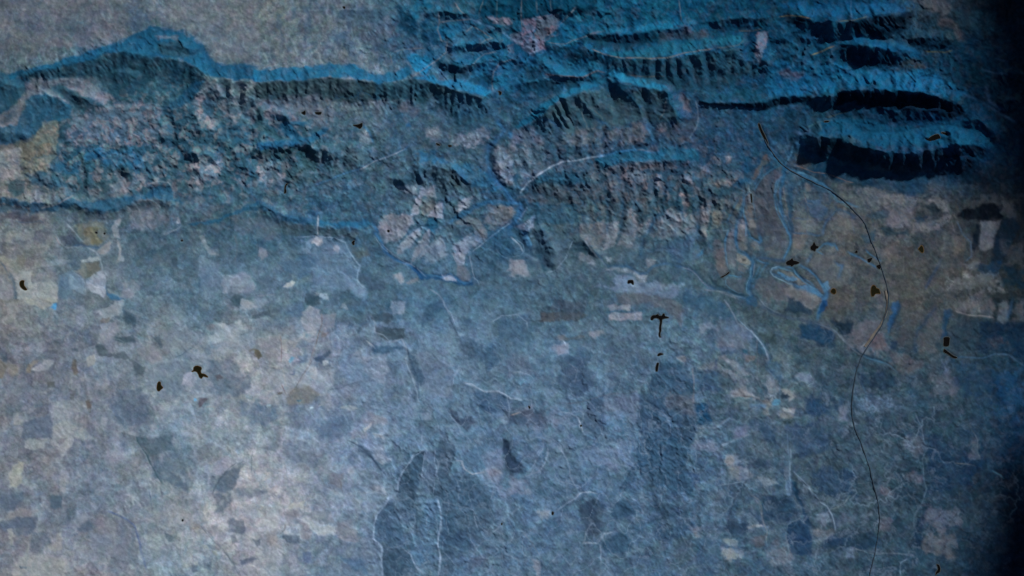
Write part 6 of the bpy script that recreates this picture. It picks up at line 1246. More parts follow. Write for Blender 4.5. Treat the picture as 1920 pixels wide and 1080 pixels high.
paint("""
-2 9 124,134,152 0.65 3 | 220 20 330 20 330 120 230 130
-2 9 60,78,92 0.75 2.5 | 60 120 230 115 230 170 190 200 110 190 70 160
-2 9 64,80,92 0.75 2.5 | 100 220 340 230 330 280 320 310 240 330 190 320 110 260
-2 9 52,84,112 0.6 5 | 480 60 620 0 620 100 520 180 460 230
-2 9 46,104,146 0.6 4 | 80 360 300 380 220 430 80 420
-2 9 104,116,138 0.55 8 | 440 420 600 420 700 560 700 760 600 780 480 700 440 560
-2 9 56,84,110 0.65 4 | 330 370 400 440 480 620 460 680 410 620
-2 9 56,80,104 0.6 6 | 740 300 860 320 900 440 840 470 760 400
-2 9 64,96,126 0.55 8 | 1040 160 1300 130 1340 340 1200 360 1060 300
-2 9 96,106,128 0.5 8 | 1080 440 1300 440 1360 600 1140 600
-2 9 122,134,156 0.7 3 | 1070 920 1130 900 1150 960 1100 990 1080 960
-2 9 118,130,150 0.65 3 | 450 890 540 890 540 950 460 950
-2 9 62,74,100 0.65 3 | 680 860 740 870 750 940 840 900 870 980 820 1030 720 960
-2 9 54,84,116 0.6 6 | 880 740 1120 740 1140 840 1040 900 920 860
-2 9 60,74,96 0.6 6 | 1100 860 1440 860 1440 1000 1200 1000 1120 940
-2 9 84,80,84 0.7 3 | 1380 100 1495 100 1495 180 1380 175
-2 9 132,140,158 0.55 5 | 0 450 180 430 200 560 160 660 60 620 0 560
-2 9 128,130,146 0.6 5 | 0 880 180 920 200 980 100 980 0 960
-2 9 162,168,176 0.85 1.5 | 0 1010 60 970 60 1000 10 1030
-2 9 148,158,172 0.75 1.5 | 80 1040 180 1070 180 1080 90 1080
-2 9 48,82,116 0.5 8 | 860 340 1000 380 1060 460 1000 560 940 500 860 420
-2 10 62,86,108 0.75 2 | 400 120 480 110 480 200 460 300 420 400 400 470 410 520 370 560 320 520 270 460 280 380 320 270
-2 10 66,88,110 0.75 2 | 550 80 580 60 640 100 720 120 700 220 660 320 580 320 600 250 560 190
-2 10 88,108,136 0.5 3 | 480 100 550 100 560 190 580 260 550 380 530 450 480 440 460 340
-2 10 66,92,116 0.7 3 | 560 340 700 300 860 320 980 440 1000 560 880 560 720 520 620 500 540 450
-2 10 60,84,106 0.75 2.5 | 150 860 240 850 340 880 370 920 320 1000 300 1090 170 1090 155 960
-2 10 66,94,122 0.6 3 | 120 600 210 480 260 560 300 640 320 760 240 860 100 800 80 700
-2 10 80,112,142 0.5 4 | 490 480 580 480 610 620 590 760 600 880 500 900 440 1000 380 900 340 760 440 740 460 620
-2 10 60,88,116 0.6 4 | 620 600 720 600 760 720 720 860 660 960 620 900 600 780
-2 10 112,122,148 0.5 8 | 940 100 1080 100 1100 240 1060 360 1200 420 1100 460 960 300
-2 10 42,60,84 0.7 4 | 1090 20 1130 40 1150 120 1240 200 1240 290 1160 280 1100 180
-2 10 124,126,142 0.65 3 | 950 260 1060 240 1090 280 1000 300
-2 10 126,132,142 0.6 4 | 1370 580 1460 570 1440 640 1380 620
-2 10 60,84,112 0.55 8 | 720 740 900 720 920 880 740 900
-2 10 84,92,112 0.5 6 | 820 920 980 920 960 1010 820 1010
-2 10 126,132,146 0.65 3 | 1330 970 1380 990 1380 1080 1350 1060
-2 10 124,140,166 0.6 4 | 0 60 160 40 180 160 120 200 60 120
-2 11 78,98,120 0.5 10 | 400 60 700 60 760 300 640 420 400 400
-2 11 62,84,110 0.6 8 | 60 200 230 180 290 420 200 500 80 480 20 360
-2 11 54,82,108 0.75 3 | 770 330 820 260 900 250 1020 290 1070 360 1080 470 980 480 900 470 800 560 700 500 740 420
-2 11 58,84,110 0.75 3 | 650 500 740 520 900 560 1080 660 1100 760 1060 880 960 960 820 1080 640 1080 640 900 700 820 630 720 670 600
-2 11 84,90,102 0.6 5 | 900 480 1080 500 1090 660 980 660 860 560
-2 11 50,70,92 0.55 6 | 960 700 1080 680 1080 820 1000 860
-2 11 28,72,104 0.8 2.5 | 1090 580 1170 570 1190 620 1230 690 1210 730 1110 740 1120 680
-2 11 96,108,132 0.55 5 | 390 510 640 490 680 600 620 640 400 640
-2 11 62,84,112 0.6 4 | 280 520 380 500 390 780 340 820 230 760 240 620
-2 11 124,128,136 0.7 2 | 970 210 1020 200 1020 245 980 240
-2 11 116,116,122 0.6 5 | 1240 80 1380 90 1400 130 1250 120
-2 11 40,70,104 0.6 5 | 1290 120 1400 130 1440 180 1300 200
-2 11 112,106,112 0.65 3 | 1260 200 1340 190 1360 240 1280 230
-2 11 46,78,112 0.6 8 | 1100 320 1280 320 1300 460 1100 480
-2 11 116,116,122 0.65 4 | 1380 470 1495 440 1495 510 1400 500
-2 11 100,112,132 0.6 4 | 1090 860 1300 880 1240 940 1080 920
-2 11 126,128,138 0.65 3 | 1330 970 1400 970 1400 1030 1350 1030
-2 11 112,118,140 0.5 4 | 0 680 60 680 60 720 0 740
-2 11 130,132,150 0.6 3 | 30 130 100 100 110 180 40 190
-2 12 52,82,108 0.75 3 | 640 0 1060 0 1040 120 1000 240 1090 400 1060 440 880 400 760 380 700 300 640 260 640 120
-2 12 56,84,110 0.7 3 | 600 220 640 260 620 340 560 420 510 420
-2 12 56,84,110 0.7 3 | 430 590 500 480 580 500 620 560 600 600 520 650 470 630
-2 12 54,84,110 0.7 3 | 380 800 480 750 560 760 620 830 600 890 480 900 380 890
-2 12 50,72,96 0.6 4 | 830 550 880 520 980 560 1000 600 900 620 820 660
-2 12 54,80,106 0.6 6 | 740 640 860 700 1060 680 1080 640 960 800 820 800
-2 12 54,70,92 0.65 4 | 180 520 300 500 340 600 350 720 260 780 220 700
-2 12 72,88,100 0.55 6 | 920 800 1060 780 1090 900 980 1000 920 920
-2 12 54,74,96 0.8 1.5 | 1350 645 1495 680 1495 760 1320 740
-2 12 100,114,138 0.55 4 | 1060 60 1280 80 1240 110 1060 100
-2 12 126,128,136 0.7 3 | 1320 180 1380 150 1400 190 1340 200
-2 12 120,118,124 0.65 3 | 1380 220 1440 240 1420 320 1380 300
-2 12 118,126,130 0.7 4 | 1300 890 1360 870 1420 940 1380 960 1310 920
-2 12 110,120,128 0.6 4 | 1310 800 1420 800 1400 850 1340 840
-2 12 100,116,144 0.5 10 | 200 100 560 60 620 200 500 260 240 180
-2 12 46,78,120 0.55 5 | 1040 280 1140 290 1140 360 1080 370
-2 12 116,110,116 0.6 3 | 1070 700 1120 720 1110 760 1080 740
-2 13 96,104,124 0.5 8 | 0 0 200 0 300 120 240 240 60 240 0 160
-2 13 112,118,128 0.6 3 | 60 280 160 330 240 390 300 430 230 440 100 340
-2 13 122,120,124 0.7 3 | 150 560 220 540 340 600 360 620 240 600 160 590
-2 13 124,118,124 0.65 3 | 380 500 480 470 500 570 420 570
-2 13 130,126,124 0.7 2.5 | 510 540 590 530 600 580 620 620 580 630 580 570 520 570
-2 13 40,58,76 0.8 1.5 | 510 590 560 570 580 600 560 610 520 610
-2 13 116,110,110 0.6 5 | 380 630 440 620 420 760 390 740
-2 13 132,134,138 0.75 2 | 520 690 560 675 630 700 630 725 540 710
-2 13 108,110,110 0.75 2 | 510 720 600 720 620 750 560 770 510 760
-2 13 62,120,148 0.7 2 | 450 620 500 620 500 660 460 660
-2 13 76,110,140 0.65 3 | 280 650 400 660 400 690 290 680
-2 13 40,60,64 0.7 2 | 530 790 600 780 600 810 550 820
-2 13 104,106,130 0.6 5 | 160 840 270 830 230 920 150 930
-2 13 52,80,112 0.6 6 | 280 760 360 770 480 860 500 1000 440 940 340 860 270 840
-2 13 50,74,104 0.6 10 | 560 820 820 800 900 1000 640 1080 580 960
-2 13 20,60,90 0.75 4 | 670 50 760 20 860 60 940 120 900 180 780 160 680 140
-2 13 24,46,66 0.8 3 | 900 10 1080 20 1080 80 1000 120 940 60
-2 13 92,86,94 0.6 6 | 1080 20 1280 20 1260 120 1120 200 1060 120
-2 13 92,76,84 0.6 6 | 1200 120 1340 100 1330 240 1220 240
-2 13 44,60,64 0.65 5 | 320 100 460 120 470 180 400 180
-2 13 50,86,118 0.6 6 | 380 320 520 340 510 460 400 400
-2 13 92,108,134 0.6 3 | 650 420 740 410 760 480 680 480
-2 13 30,70,160 0.3 3 | 0 300 20 300 20 380 0 380
-2 13 40,110,150 0.7 1.5 | 205 235 250 235 245 265 210 265
-2 13 118,98,96 0.6 2.5 | 230 280 300 270 300 310 240 330
-2 13 22,50,80 0.65 4 | 1360 160 1420 170 1420 230 1370 220
-2 13 24,50,76 0.55 6 | 1120 440 1200 400 1380 420 1440 520 1300 540 1200 520 1140 500
-2 13 88,104,128 0.5 8 | 1100 600 1440 600 1440 700 1120 720
-2 13 36,70,104 0.55 6 | 700 640 860 640 880 740 740 760
-2 13 98,100,116 0.5 4 | 960 680 1040 660 1020 780 960 800
-2 14 124,126,134 0.7 3 | 90 80 160 70 170 110 110 160
-2 14 110,116,124 0.6 5 | 120 180 200 160 220 260 140 270
-2 14 46,66,92 0.65 5 | 270 90 390 80 460 140 400 180 280 170
-2 14 112,118,124 0.65 4 | 380 240 520 260 540 290 420 320
-2 14 92,112,138 0.6 2.5 | 600 270 640 270 640 400 620 420 600 380
-2 14 22,58,80 0.75 2 | 650 270 690 300 710 400 740 500 690 440 650 360
-2 14 26,56,86 0.7 3 | 700 440 760 540 820 640 820 700 750 600
-2 14 38,64,94 0.8 2 | 610 650 640 630 720 600 790 660 815 760 830 900 760 900 640 880 610 760
-2 14 36,62,88 0.7 4 | 400 410 640 420 720 560 620 620 420 600 400 500
-2 14 104,118,132 0.65 3 | 860 560 960 540 980 600 940 640 880 610
-2 14 110,108,112 0.6 3 | 820 680 880 680 870 710 830 700
-2 14 98,106,116 0.6 4 | 820 780 930 740 1000 700 960 760 880 820
-2 14 36,60,88 0.7 4 | 910 780 1000 730 1100 760 1160 720 1120 820 980 830 920 830
-2 14 34,56,78 0.6 5 | 1140 780 1340 790 1340 850 1180 840
-2 14 94,108,132 0.55 5 | 1090 850 1180 840 1180 930 1100 930
-2 14 128,134,134 0.7 3 | 60 870 130 850 200 920 180 945 80 910
-2 14 112,120,126 0.65 3 | 80 770 200 780 180 830 100 810
-2 14 46,66,88 0.7 3 | 110 610 280 640 280 700 90 710
-2 14 128,128,132 0.75 1.2 | 280 660 390 640 395 665 340 665 290 680
-2 14 92,84,88 0.5 5 | 330 760 440 720 430 820 350 840
-2 14 98,104,116 0.5 6 | 440 860 600 840 600 980 480 1000
-2 14 44,68,96 0.5 10 | 840 180 1180 180 1160 380 960 420 840 300
-2 14 84,92,108 0.5 8 | 1080 560 1200 560 1160 660 1040 640
-2 14 92,86,100 0.5 8 | 1400 560 1500 600 1500 700 1400 680
-2 14 96,84,92 0.5 6 | 1400 320 1480 330 1480 400 1400 390
""")
stroke("""
-2 9 138,164,190 0.75 0.9 | 340 500 370 570 390 640 420 720 435 800
-2 9 130,156,184 0.7 0.9 | 620 0 640 60 690 120 720 200
-2 9 140,162,188 0.75 1.0 | 800 660 850 660 900 700 950 725 1060 720 1110 740 1160 775 1250 790
-2 9 130,154,182 0.65 0.8 | 1120 740 1140 820 1140 920
-2 9 120,142,170 0.6 0.8 | 940 860 1000 900 1030 920
-2 9 128,152,180 0.65 0.9 | 700 680 710 600 760 530 780 600
-2 9 136,160,188 0.65 0.8 | 1160 560 1220 570 1290 590 1330 620
-2 9 130,154,182 0.65 0.9 | 1000 190 1080 130 1200 125 1280 180 1290 230
-2 9 130,148,172 0.65 0.9 | 40 340 80 370 100 390
-2 9 128,148,172 0.65 0.9 | 90 180 100 260 170 280 210 330 250 330 300 315 340 390
-2 9 44,66,92 0.6 1.1 | 670 140 700 210 750 300
-2 9 44,66,92 0.6 1.1 | 340 390 380 490 420 600 440 740
-2 9 44,66,92 0.6 1.0 | 430 900 460 950 540 960
-2 9 124,146,174 0.6 0.8 | 680 900 740 980 770 1050
-2 9 60,90,122 0.6 1.1 | 900 820 940 920 990 1000
-2 9 150,140,140 0.55 1.3 | 1150 910 1230 880
-2 9 124,146,174 0.5 0.7 | 190 860 190 930 210 980
-2 9 66,92,122 0.5 0.8 | 20 780 140 820 260 860
-2 9 66,92,122 0.5 0.8 | 60 860 200 880 340 960 460 1040
-2 10 136,160,190 0.75 1.0 | 480 90 400 140 350 220 300 300 275 370 275 440
-2 10 136,160,190 0.75 1.0 | 210 450 180 530 120 600 90 680 80 780 110 830 150 860 155 960 160 1080
-2 10 134,158,188 0.7 0.9 | 480 110 475 200 465 300 465 380
-2 10 130,154,186 0.7 0.9 | 560 80 555 180 580 250 560 330 545 450
-2 10 134,158,188 0.75 1.0 | 580 480 600 560 615 640 600 700 590 780 590 860 610 920 595 1000 590 1080
-2 10 134,158,188 0.7 1.0 | 370 900 400 980 440 1030 470 1070
-2 10 146,162,182 0.7 1.0 | 720 180 780 185 790 250 850 290 950 280
-2 10 134,156,184 0.6 0.8 | 0 450 50 440 90 420 150 430 200 450
-2 10 134,156,184 0.6 0.8 | 860 580 900 700 870 640
-2 10 128,152,182 0.6 0.8 | 1400 70 1360 130 1340 200 1300 250 1250 310
-2 10 128,152,182 0.6 0.8 | 1440 100 1430 180 1390 240 1380 290
-2 10 134,156,182 0.6 0.8 | 1010 750 1060 710 1080 670
-2 10 124,148,176 0.55 0.8 | 1060 850 1120 900 1180 940
-2 10 134,154,176 0.6 0.8 | 460 1000 520 960
-2 10 44,60,84 0.7 1.2 | 510 0 540 50 570 70
-2 10 40,58,84 0.7 1.3 | 40 140 100 190 130 240 180 290
-2 11 100,120,146 0.55 0.8 | 0 640 80 640 160 670 200 720 220 800 240 830
-2 11 150,166,186 0.7 0.9 | 185 680 210 740 215 790
-2 11 78,92,112 0.55 0.9 | 0 570 120 565 220 550 300 520 380 500 500 480 620 460
-2 11 106,128,154 0.6 0.8 | 180 310 170 360 150 410
-2 11 128,150,176 0.65 0.9 | 80 90 90 150
-2 11 112,122,138 0.5 0.9 | 1070 260 1080 360 1080 470 1085 560
-2 11 104,132,160 0.7 0.9 | 1240 760 1300 740 1370 680
-2 11 104,132,160 0.6 1.2 | 1100 750 1200 750 1240 760
-2 11 110,134,158 0.6 1.2 | 1300 900 1380 860 1460 830
-2 12 138,160,186 0.75 1.0 | 160 470 210 430 280 420 330 435
-2 12 130,154,182 0.6 0.9 | 20 570 80 530 160 480
-2 12 124,148,176 0.55 0.8 | 50 110 100 190 110 240
-2 12 124,148,176 0.55 0.8 | 220 120 240 180 200 180
-2 12 124,148,176 0.6 0.8 | 235 300 240 360 150 410
-2 12 136,158,180 0.65 0.9 | 240 730 240 800 220 830 340 820
-2 12 130,154,180 0.6 0.9 | 390 750 440 740
-2 12 120,144,172 0.55 0.8 | 360 870 355 960 420 1020
-2 12 40,62,86 0.6 1.0 | 600 240 570 300 520 390
-2 12 44,76,108 0.55 1.0 | 750 380 770 470 800 560
-2 12 112,132,156 0.5 0.8 | 1080 590 1080 650
-2 12 120,142,164 0.55 1.0 | 1280 370 1400 360 1490 345
-2 12 110,130,154 0.5 0.8 | 640 560 640 640 720 660
-2 13 110,138,164 0.65 0.9 | 190 0 250 60 320 130 380 200 400 270
-2 13 34,54,64 0.6 1.6 | 250 20 310 100 380 160 430 260 440 300
-2 13 128,144,160 0.6 0.9 | 90 310 140 350 180 380
-2 13 108,138,164 0.7 0.9 | 0 840 60 810 120 760
-2 13 100,126,154 0.6 1.4 | 50 980 120 950 200 930
-2 13 56,64,76 0.5 0.8 | 330 170 330 300 330 400 370 520 400 600
-2 13 92,112,134 0.55 0.9 | 500 480 510 560 510 640
-2 13 84,108,136 0.5 0.9 | 560 880 570 980 575 1060
-2 13 132,134,140 0.6 1.0 | 1130 210 1180 190 1210 180
-2 13 104,122,140 0.65 1.3 | 920 70 980 140 1040 190 1100 240
-2 13 30,56,78 0.7 1.1 | 1060 210 1140 260 1240 300 1320 310
-2 13 60,110,138 0.6 1.0 | 1170 290 1260 310 1360 350 1420 400
-2 13 70,104,136 0.5 1.8 | 1140 480 1180 560 1240 600
-2 13 30,60,80 0.5 0.9 | 640 180 660 280 700 360
-2 13 40,56,74 0.5 0.8 | 1060 890 1200 920
-2 13 90,110,132 0.5 0.9 | 780 20 900 60 960 110
-2 13 80,72,72 0.5 1.2 | 200 590 300 600 380 630 440 650
-2 14 110,134,158 0.65 0.9 | 640 0 640 100 640 270 635 380
-2 14 112,136,160 0.65 0.9 | 660 180 720 250 800 330 820 400
-2 14 124,146,168 0.7 0.9 | 880 440 950 490 990 560 1010 640 1025 700
-2 14 98,120,142 0.6 0.9 | 610 680 610 650 640 630 710 600 760 640
-2 14 98,122,144 0.6 0.9 | 610 800 620 860 640 930
-2 14 110,120,128 0.6 0.9 | 310 400 370 440 400 500 400 590
-2 14 104,114,122 0.6 1.0 | 400 600 440 700 440 790
-2 14 46,60,76 0.55 0.9 | 280 160 295 240 220 340 160 450 130 560 80 700
-2 14 112,130,142 0.6 0.9 | 1140 400 1100 460 1040 500 980 520
-2 14 100,118,132 0.5 0.9 | 1180 850 1300 880 1360 890 1480 880 1620 900
-2 14 26,46,68 0.6 1.0 | 1440 340 1540 350 1620 350
-2 14 92,116,138 0.6 0.9 | 1570 1080 1560 1000 1570 960 1620 940
-2 14 40,70,96 0.5 0.9 | 400 580 500 620 600 660
""")
# ------------------------------------------------------------------ relief (heights in units of 10 px)
Z = np.zeros_like(PX); LAB = np.zeros(PX.shape, np.int16)
def smax(a, b, k=0.12):
    h = np.clip(0.5+0.5*(b-a)/k, 0, 1); return a*(1-h)+b*h+k*h*(1-h)
RIDGES = []      # (label or None, height, width up-picture px, width down-picture px, spur spacing px, spur depth, skew, points)
def ridge(label, H, wn, ws, lam, dep, skew, pts):
    v = [float(q) for q in pts.split()]; P = [(v[i], v[i+1]) for i in range(0, len(v), 2)]
    m = max(wn, ws)*1.4+10
    w, d, s, arc, L = dist_line(P, m)
    dn = s < 0                                   # above the line in the picture when it runs left to right
    RH = 1.0 if H > 2.15 else 0.55
    amp = np.clip(0.95+0.7*gn(arc/45+1.7*len(RIDGES), d/80, 12), 0.5, 1.4)
    n1 = gn(arc/55+len(RIDGES)*9.1, arc*0+0.5, 5)
    wid = np.where(dn, wn, ws)*(1+0.22*n1)
    t = d/wid
    base = np.clip(1-t, 0, 1)
    base = base*base*(3-2*base)*0.35+base*0.65
    lam = lam*1.15
    ph = arc/lam+0.9*gn(arc/(2.6*lam), d/160, 9+len(RIDGES))+skew*d/lam+0.12*gn(QX[w]/30, QY[w]/30, 3)
    f = 0.5+0.5*np.cos(2*np.pi*ph); f = 0.5*f+0.5*(1-np.abs(np.sin(np.pi*ph)))
    f2 = 0.5+0.5*np.cos(2*np.pi*(ph*1.9+0.3+0.4*gn(arc/30, d/30, 2)))
    env = 4*np.clip(t, 0, 1)*np.clip(1-t, 0, 1)
    dd = np.where(dn, dep*0.35, dep)
    fall = np.clip(np.minimum(arc, L-arc)/(105 if RH == 1 else 0.8*min(wn, ws)+8)+0.12, 0, 1); fall = fall*fall*(3-2*fall)
    var = 1+(0.5 if RH == 1 else 0.2)*gn(arc/38+3.3*len(RIDGES), arc*0, 8)+(0.15*gn(arc/15+1.3, arc*0+2, 9) if RH == 1 else 0)
    hz = H*RH*var*fall*(base+dd*env*amp*(f*0.8+f2*0.2-0.45)*(0.34+0.16*gn(arc/90, d/200, 21)))
    hz = np.where(t < 1.25, np.maximum(hz, 0), 0)
    Z[w] = smax(Z[w], hz)-0.03*(hz <= 0)*0
    RIDGES.append(label)
    if label:
        big = (t < 0.93) & (hz > 0.06) & (hz > Z[w]-0.15)
        LAB[w] = np.where(big, len(RIDGES), LAB[w])
Z += 0.0
ridge('long blue-topped ridge running below the pale plateau at upper left', 1.9, 34, 50, 19, 0.75, 0.15,
      '30 143 60 136 120 123 160 113 205 98 235 98 300 108 330 114 370 126 392 146 430 150 480 153 540 151 590 147 630 146 670 152 700 158 740 157 780 149 820 158 860 166 900 178 926 188')
ridge('broad humped hill inside the bend of the ridge at far upper left', 1.2, 26, 38, 24, 0.8, 0, '262 100 290 92 325 84 355 92 370 118')
ridge('ridge climbing from the river gap up to the nose of the central hills', 2.2, 30, 62, 19, 0.35, 0.35,
      '962 244 985 236 1008 222 1030 200 1050 185 1080 178 1108 170 1130 160 1142 150')
ridge('bright crest curving down to the right of the central nose', 2.1, 22, 60, 22, 0.3, -0.25,
      '1143 142 1165 150 1200 160 1232 166 1250 174 1262 196 1272 215 1280 236')
ridge('thin blue crest between the river gap and the central nose', 0.9, 20, 26, 20, 0.7, 0, '985 128 1015 134 1050 143 1085 146 1110 143 1135 132')
ridge('small blue crest just right of the river gap', 0.8, 12, 20, 22, 0.6, 0, '975 156 1000 150 1035 146')
ridge('long ridge with dark gullied south face above the central nose', 2.1, 26, 58, 15, 0.35, 0.12,
      '1075 82 1100 92 1130 103 1180 108 1240 108 1262 106 1295 100 1335 93 1380 88 1410 82')
ridge('arched flank closing the gullied ridge beside the pale pit', 1.4, 18, 30, 20, 0.8, 0, '1408 70 1426 92 1438 118 1440 140')
ridge('ridge with a blue northern edge near the top centre', 1.0, 16, 26, 26, 0.5, 0,
      '1095 74 1112 64 1140 66 1172 66 1210 60 1240 54 1270 52 1310 45')
ridge('black-sided ridge left of the top right basins', 1.3, 16, 24, 24, 0.4, 0, '1330 44 1360 36 1400 32 1445 34')
ridge('upper ridge shading the first dark basin at top right', 2.17, 26, 40, 30, 0.35, 0,
      '1465 31 1502 31 1540 40 1580 41 1615 37 1660 32 1690 26 1718 12')
ridge('short dark-sided hill near the top right corner', 1.3, 14, 24, 30, 0.35, 0, '1700 72 1730 68 1760 70 1795 78')
ridge('ridge over the long second dark basin at top right', 2.17, 18, 38, 34, 0.4, 0, '1555 90 1590 84 1640 88 1700 94 1730 104')
ridge('low spur crest left of the second dark basin', 1.0, 18, 26, 24, 0.6, 0, '1450 76 1480 60 1515 56 1545 70')
ridge('low dark-lined scarp starting at the river bend and running right', 1.35, 26, 14, 26, 0.5, 0,
      '1306 193 1335 192 1360 191 1400 194 1436 193 1465 183 1500 178 1520 180')
ridge('sharp escarpment with a black southern face across the right', 2.6, 34, 24, 26, 0.5, 0,
      '1500 188 1530 182 1562 180 1600 170 1640 168 1680 171 1715 173 1752 180 1790 194 1820 212')
ridge('low broken ridge under the black escarpment', 1.5, 16, 26, 18, 0.6, 0, '1640 205 1700 204 1750 208 1800 212')
ridge('bright blue ridge above the large black hollow at right', 3.9, 36, 42, 26, 0.6, 0,
      '1480 252 1510 254 1540 257 1575 262 1610 276 1650 284 1700 288 1750 280 1790 270 1830 272 1868 292')
ridge('short ridge in front of the large black hollow', 3.0, 16, 40, 26, 0.4, 0, '1690 304 1750 296 1810 294 1850 306')
ridge('blue nose of the right hand ridges near the dark edge', 1.8, 24, 30, 18, 0.7, 0, '1800 232 1830 222 1860 244 1880 276')
ridge('dark spur by the shaded right edge', 1.6, 20, 26, 20, 0.4, 0, '1860 140 1890 136 1925 140')
ridge('second dark spur by the shaded right edge', 1.6, 22, 30, 20, 0.4, 0, '1862 196 1890 188 1925 192')
ridge('low blue ridge between the middle valleys', 0.8, 26, 24, 18, 0.9, 0.2, '1110 312 1150 308 1190 303 1235 304 1280 300 1310 296')
ridge('small gullied hill right of the river bend', 0.9, 16, 34, 14, 1.0, 0, '990 345 1020 330 1050 322 1090 322 1120 330')
ridge('low blue ridge along the left edge', 0.9, 22, 18, 26, 0.5, 0, '-10 372 40 376 80 382 120 376 160 388 195 396 228 388 262 376 300 372 330 382')
ridge('long low ridge left of the middle valley', 0.8, 14, 26, 20, 0.7, 0, '480 382 520 398 560 412 600 424 640 428 680 430')
ridge('domed blue and grey hill in the centre of the picture', 1.3, 20, 44, 17, 1.0, 0, '742 352 762 328 790 314 820 312 850 320 878 340')
ridge('knoll beside the domed hill', 0.8, 16, 24, 18, 0.6, 0, '636 362 655 350 678 350')
ridge('round hill west of the domed hill', 0.9, 20, 24, 18, 0.7, 0, '648 290 665 280 685 284')
ridge('curved blue ridge below the three small reservoirs', 0.9, 16, 26, 14, 1.0, 0.1, '470 280 510 276 545 270 570 268 600 278 630 290')
ridge('blue-topped hill under the long ridge at left', 1.0, 18, 24, 16, 0.9, 0, '478 200 500 208 530 214 560 222')
ridge(None, 0.8, 14, 26, 14, 0.8, 0, '975 440 992 428 1015 430 1032 450 1040 480')
ridge(None, 0.7, 14, 16, 14, 0.6, 0, '1075 456 1095 450 1112 464 1128 488')
ridge(None, 0.9, 16, 26, 22, 0.6, 0, '60 190 90 176 115 188 132 208')
ridge(None, 0.9, 18, 28, 22, 0.6, 0, '-10 165 30 158 50 170')
ridge(None, 0.9, 18, 28, 22, 0.6, 0, '-10 256 20 244 42 250 60 268')
ridge(None, 1.2, 18, 26, 22, 0.6, 0, '200 145 225 135 250 140 262 160')
ridge(None, 0.8, 14, 22, 22, 0.6, 0, '110 168 140 175 172 190 205 200')
ridge(None, 1.1, 18, 24, 22, 0.7, 0, '1030 22 1080 10 1110 20')
ridge(None, 1.1, 14, 18, 22, 0.7, 0, '830 90 880 82 930 78 960 84')
ridge(None, 1.0, 14, 18, 22, 0.7, 0, '840 112 880 118 920 112 950 100')
ridge(None, 0.9, 12, 20, 16, 0.8, 0, '790 25 830 22 890 26')
ridge(None, 1.2, 12, 24, 16, 0.8, 0, '820 118 850 122 880 124')
def forms(text):
    """single spurs (+) and gullies (-): view, height, half width px, how much it fades towards its far end | points"""
    for line in text.strip().split('\n'):
        head, pts = line.split('|'); k, H, hw, fade = head.split()
        x0, y0, sc = VIEWS[int(k)]; v = [float(q) for q in pts.split()]
        P = [(x0+v[i]/sc, y0+v[i+1]/sc) for i in range(0, len(v), 2)]; H = float(H)*(0.50 if int(k) >= 15 else 0.28); hw = float(hw)*1.2; fade = float(fade)
        w, d, s_, arc, L = dist_line(P, hw*3+5)
        t = arc/max(L, 1); ends = np.clip(np.minimum(arc, L-arc)/(hw*1.5)+0.55, 0, 1)
        ww = hw*(1+0.25*gn(arc/16, arc*0+hw, 7))
        sh = np.exp(-(d/ww)**2) if H < 0 else np.clip(1-d/(1.7*ww), 0, 1)**1.35
        Z[w] = Z[w]+H*(1-fade*t)*sh*ends
        if H > 0.5: LAB[w] = np.where((LAB[w] == 0) & (sh > 0.5) & (H > 5), 0, LAB[w])
